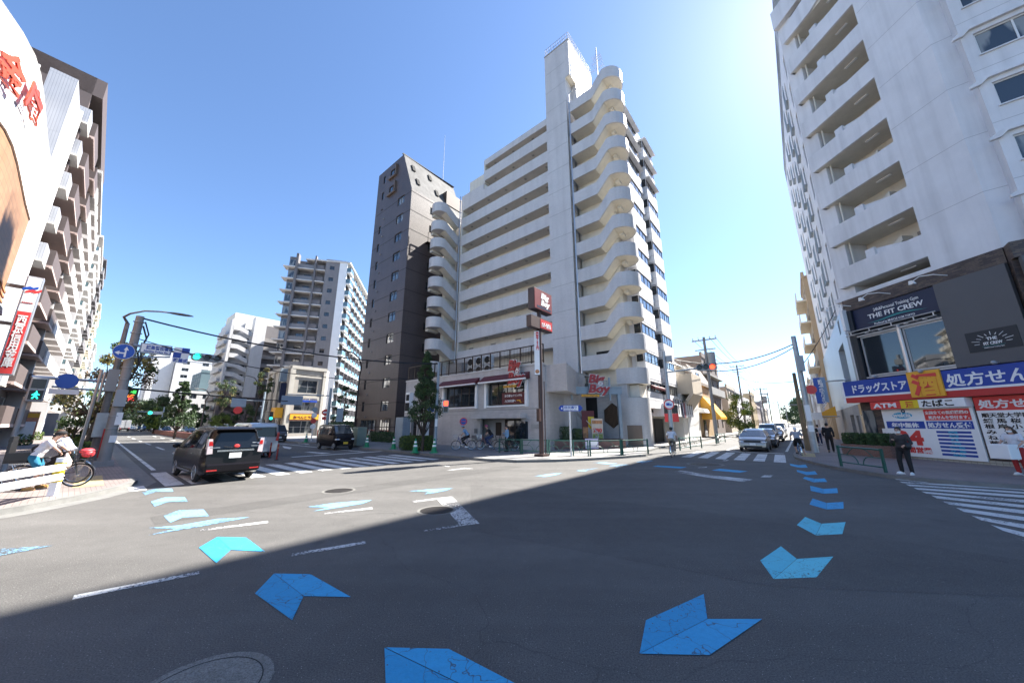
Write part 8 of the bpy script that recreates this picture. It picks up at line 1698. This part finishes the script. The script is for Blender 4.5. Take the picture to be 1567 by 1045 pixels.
# ================================================================= TREES AND PLANTS
def leafmesh(n,pts_fn,size,seed,flat=.35,mats=1,wt=None):
    rnd=random.Random(seed); b=MB()
    for i in range(n):
        p,mi=pts_fn(rnd); a=Vector((rnd.gauss(0,1),rnd.gauss(0,1),rnd.gauss(0,1)*flat+.2)).normalized(); u=a.orthogonal().normalized(); u=(u*math.cos(rnd.random()*6.28)+a.cross(u)*math.sin(rnd.random()*6.28)).normalized(); w=a.cross(u); s=size*rnd.uniform(.6,1.35)
        b.add([p-u*s,p-w*s*.42+a*s*.12,p+u*s,p+w*s*.42+a*s*.12],[(0,1,2,3)],mi)
    return b
def tree(label,base,h,crown_r,crown_z0,seed,leafm,n=2600,size=.13,shape='round',trunk_r=.12,name='tree',lean=(0,0),group=None,clumps=26,gaps=.0,cat='tree'):
    rnd=random.Random(seed); base=Vector(base); t=thing(name,label,cat,base,group); lean=Vector((lean[0],lean[1],0))
    topz=h; tr=MB(); N=7; axis=[base+lean*(i/N)**1.4+UP*(h*.93*i/N)+Vector((rnd.uniform(-1,1),rnd.uniform(-1,1),0))*.04*h*.2*(i>0) for i in range(N+1)]
    tr.tube(axis,[trunk_r*(1-.8*i/N) for i in range(N+1)],9); tr.build('trunk',M_BARK,t,smooth=60)
    C=[]
    lb=MB()
    for k in range(clumps):
        f=rnd.random(); z=crown_z0+(h-crown_z0)*f
        if shape=='cone': r=crown_r*(1.02-f)**.8*(.55+.45*rnd.random())
        elif shape=='column': r=crown_r*(.55+.45*rnd.random())
        else: r=crown_r*math.sqrt(max(.04,1-(2*f-1)**2))*(.35+.65*rnd.random())
        a=rnd.random()*6.283; ax=axis[min(N,int(z/h*N))]; c=Vector((ax.x+r*math.cos(a),ax.y+r*math.sin(a),base.z+z)); cr=crown_r*rnd.uniform(.20,.40)*(1.0 if shape!='cone' else max(.4,1.15-f))
        C.append((c,cr)); s=axis[max(1,min(N-1,int((z/h-.14)*N)))]; mid=s.lerp(c,.55)+UP*.12*r; lb.tube([s,mid,c],[trunk_r*.32,trunk_r*.2,trunk_r*.07],5)
    lb.build('limbs',M_BARK,t,smooth=60)
    def fn(r):
        c,cr=C[int(r.random()*len(C))]; d=Vector((r.gauss(0,1),r.gauss(0,1),r.gauss(0,.75))); d=d.normalized()*(r.random()**.45)*cr; p=c+d; mi=(hash((round(c.x*3),round(c.z*3)))%7)
        return p,(1 if (mi in(1,4) and len(leafm)>1) else (2 if mi==2 and len(leafm)>2 else 0)) if r.random()<.8 else int(r.random()*len(leafm))
    leafmesh(n,fn,size,seed+1).build('crown',list(leafm),t); return t
# big tree behind the left poles
g_=G(128,690,.12); tree('yellowing street tree with dark leaning trunk behind the left corner poles',(g_.x,g_.y,KZ),7.2,2.0,2.2,5,(M_LEAFY,M_LEAFB,M_LEAF),n=4200,size=.12,trunk_r=.2,lean=(1.3,-.3),clumps=24)
g_=G(108,688,.12); tree('green bushy young tree below the yellowing street tree',(g_.x,g_.y,KZ),4.2,1.15,.5,8,(M_LEAF,M_LEAFL,M_LEAFY),n=4200,size=.09,trunk_r=.07,clumps=22)
g_=G(646,690,.12); tree('dark conical street tree before the restaurant corner',(g_.x,g_.y,KZ),6.7,1.05,2.1,15,(M_LEAFD,M_LEAF),n=11000,size=.075,shape='cone',trunk_r=.1,clumps=150)
g_=at(271,62,.1); tree('dark evergreen street tree on the left road median side',(g_.x,g_.y,KZ),7.4,1.7,1.6,21,(M_LEAFD,M_LEAF),n=6500,size=.13,shape='cone',trunk_r=.13,clumps=70)
g_=at(341,70,.1); tree('bright yellow green young tree before the zigzag stair block',(g_.x,g_.y,KZ),3.3,1.4,.5,23,(M_LEAFL,M_LEAFL,M_LEAF),n=4000,size=.11,trunk_r=.08,clumps=34)
g_=at(336,74,.1); tree('thin sparse street tree left of the zigzag stairs',(g_.x,g_.y,KZ),9.5,1.6,4.6,25,(M_LEAF,M_LEAFY),n=1800,size=.12,trunk_r=.12,clumps=24)
g_=at(388,66,.1); tree('thin leaning street tree right of the zigzag stairs',(g_.x,g_.y,KZ),10,1.3,5,27,(M_LEAF,M_LEAFY),n=1800,size=.12,trunk_r=.13,lean=(.8,0),clumps=16)
g_=at(374,72,.1); tree('small round dark tree between the two thin street trees',(g_.x,g_.y,KZ),4.6,1.5,1.4,29,(M_LEAFD,M_LEAF),n=3600,size=.11,trunk_r=.09,clumps=18)
g_=at(525,52,.1); tree('sparse dark pine like tree left of the dark brown tower',(g_.x,g_.y,KZ),6.6,1.1,1.4,31,(M_LEAFD,M_LEAF),n=2600,size=.1,shape='column',trunk_r=.1,clumps=22)
g_=at(300,110,.1); tree('low dark tree before the slate blue narrow building',(g_.x,g_.y,KZ),6,2.4,1.2,33,(M_LEAFD,M_LEAF),n=1300,size=.3,trunk_r=.12,clumps=20)
for i,(x,D,h,r) in enumerate(((243,120,8,2.8),(231,135,8.5,3.2),(220,150,8,3.4),(208,175,9.5,3.8),(192,200,9,4),(180,230,10,5),(237,105,5,1.6),(160,260,13,6))):
    g_=at(x,D,.1); tree(('dark','tall','broad','rounded','dense','far','bright young','farthest')[i]+' roadside tree along the left road, '+('first','second','third','fourth','fifth','sixth','front','last')[i]+' in the row',(g_.x,g_.y,KZ),h,r,h*.22,40+i,(M_LEAFD,M_LEAF) if i!=6 else (M_LEAFL,M_LEAF),n=2600,size=.26,trunk_r=.18,clumps=30,group='trees along the left road')
for i,(x,D,h,r) in enumerate(((1131,62,5.6,2.2),(1240,240,14,6),(1233,260,15,7),(1225,290,16,8),(1216,300,14,7))):
    g_=at(x,D,.1); tree(('bright green bush tree by the second utility pole','first distant tree closing the right street','second distant tree closing the right street','third distant tree closing the right street','fourth distant tree closing the right street')[i],(g_.x,g_.y,KZ),h,r,h*.15,60+i,(M_LEAFL,M_LEAF) if i==0 else (M_LEAF,M_LEAFD),n=3000,size=.15 if i==0 else .45,trunk_r=.15,clumps=22)
def bush(label,c,rx,ry,h,seed,leafm,n=700,size=.06,group=None,name='shrub',F=None,z0=None):
    c=Vector(c); t=thing(name,label,'shrub' if name=='shrub' else name,c,group); F=F or Fr(c,U); rnd=random.Random(seed); st=MB()
    for k in range(6): a=rnd.random()*6.28; st.tube([c,c+F.u*rx*.5*math.cos(a)+F.n*ry*.5*math.sin(a)+UP*h*.7],[.02,.008],5)
    st.build('stem',M_BARK,t)
    def fn(r):
        while 1:
            x,y,z=r.uniform(-1,1),r.uniform(-1,1),r.random()
            k=(abs(x)**4+abs(y)**4)*.9+(abs(2*z-1))**5*.5
            if k<.95+.25*mnoise.noise(Vector((x*2.2*rx,y*2,z*2+seed))) and (k>.25 or r.random()<.3): break
        return c+F.u*x*rx+F.n*y*ry+UP*(z*h+.02),int(r.random()*len(leafm))
    leafmesh(n,fn,size,seed).build('leaves',list(leafm),t); return t
h0=G(606,689,.12); h1=G(657,690,.12); F=Fr((h0+h1)/2,h1-h0); L=(h1-h0).length
bush('clipped green hedge at the kerb under the conical street tree',F(0,-.7,0),L/2,.75,.95,3,(M_LEAF,M_LEAFD,M_LEAFL),n=9000,size=.05,name='hedge',F=F.at(0,-.7,0))
h0=G(566,676,.12); h1=G(600,678,.12); F=Fr((h0+h1)/2,h1-h0); bush('low dark hedge in front of the brown tower lobby',F(0,-.9,0),(h1-h0).length/2+1.5,.6,.95,4,(M_LEAFD,M_LEAF),n=2600,size=.09,name='hedge',F=F.at(0,-.9,0))
q=SV(-15.5,-12.8,.12); bush('round clipped bush behind the kei van',at(522,36,.12),1.5,.9,1.9,6,(M_LEAFD,M_LEAF),n=2200,size=.09)
for i,(a,r,h) in enumerate(((.3,.38,.75),(.75,.45,.95),(1.65,.50,.95),(2.3,.36,.8))):
    bush(['leftmost','tall second','broad third','small rightmost'][i]+' clipped shrub in the brick planter before the restaurant stair',FPL(wP*a/4.6,-.45,KZ+.6),r*.9,.36,h,70+i,(M_LEAFD,M_LEAF),n=1700,size=.042,group='planter shrubs at the restaurant')
FPR,wr,_=PL_RIGHT
for i in range(4): bush(['first','second','third','fourth'][i]+' leafy dark shrub from the left in the pharmacy planter',FPR(wr*(i+.5)/4,-.35,KZ+.58),wr/7.0,.36,.62,80+i,(M_LEAFD,M_LEAF),n=1100,size=.06,group='pharmacy planter shrubs')
g_=G(118,704,.12); bush('low round clipped bush at the foot of the yellowing tree',(g_.x,g_.y,KZ),.7,.6,.9,90,(M_LEAF,M_LEAFL),n=900,size=.08)
for i,(x,y) in enumerate(((28,680),(50,672),(84,662))): g_=G(x,y,.12); bush(['nearest','middle','farthest'][i]+' small planted bush along the left shop fronts',(g_.x,g_.y,KZ),1.0,.7,.9,95+i,(M_LEAFL,M_LEAF),n=500,size=.1,group='small bushes by the left shops')
# shop boards on the left pavement
for i,(x,y,w,h,mm,lb) in enumerate(((26,680,1.5,2.9,mat('board_salmon',(.6,.25,.16),.5,var=.3,sc=5),'tall salmon and white advert board on the left pavement'),(37,667,2.2,4.6,M_FRAMEW,'tall white and orange shop sign stand on the left pavement'))):
    g_=G(x,y,.12); F=Fr(g_,ER); t=thing('shop_sign_stand',lb,'sign',g_); b=MB(); b.box(F,-w/2,w/2,-.15,.0,.2,h); o=b.build('panel',mm,t); b=MB(); b.box(F,-w/2+.1,w/2-.1,.0,.02,.5,h*.7); b.build('white_field',M_WHITEP,o); b=MB(); b.box(F,-w/2,w/2,.0,.03,h*.82,h*.95); b.build('orange_field',M_ORY,o); b=MB(); b.box(F,-w/2,-w/2+.1,-.3,.2,0,.2); b.box(F,w/2-.1,w/2,-.3,.2,0,.2); b.build('foot',M_STEEL,t)
# hexagon advert balloon shape at left edge
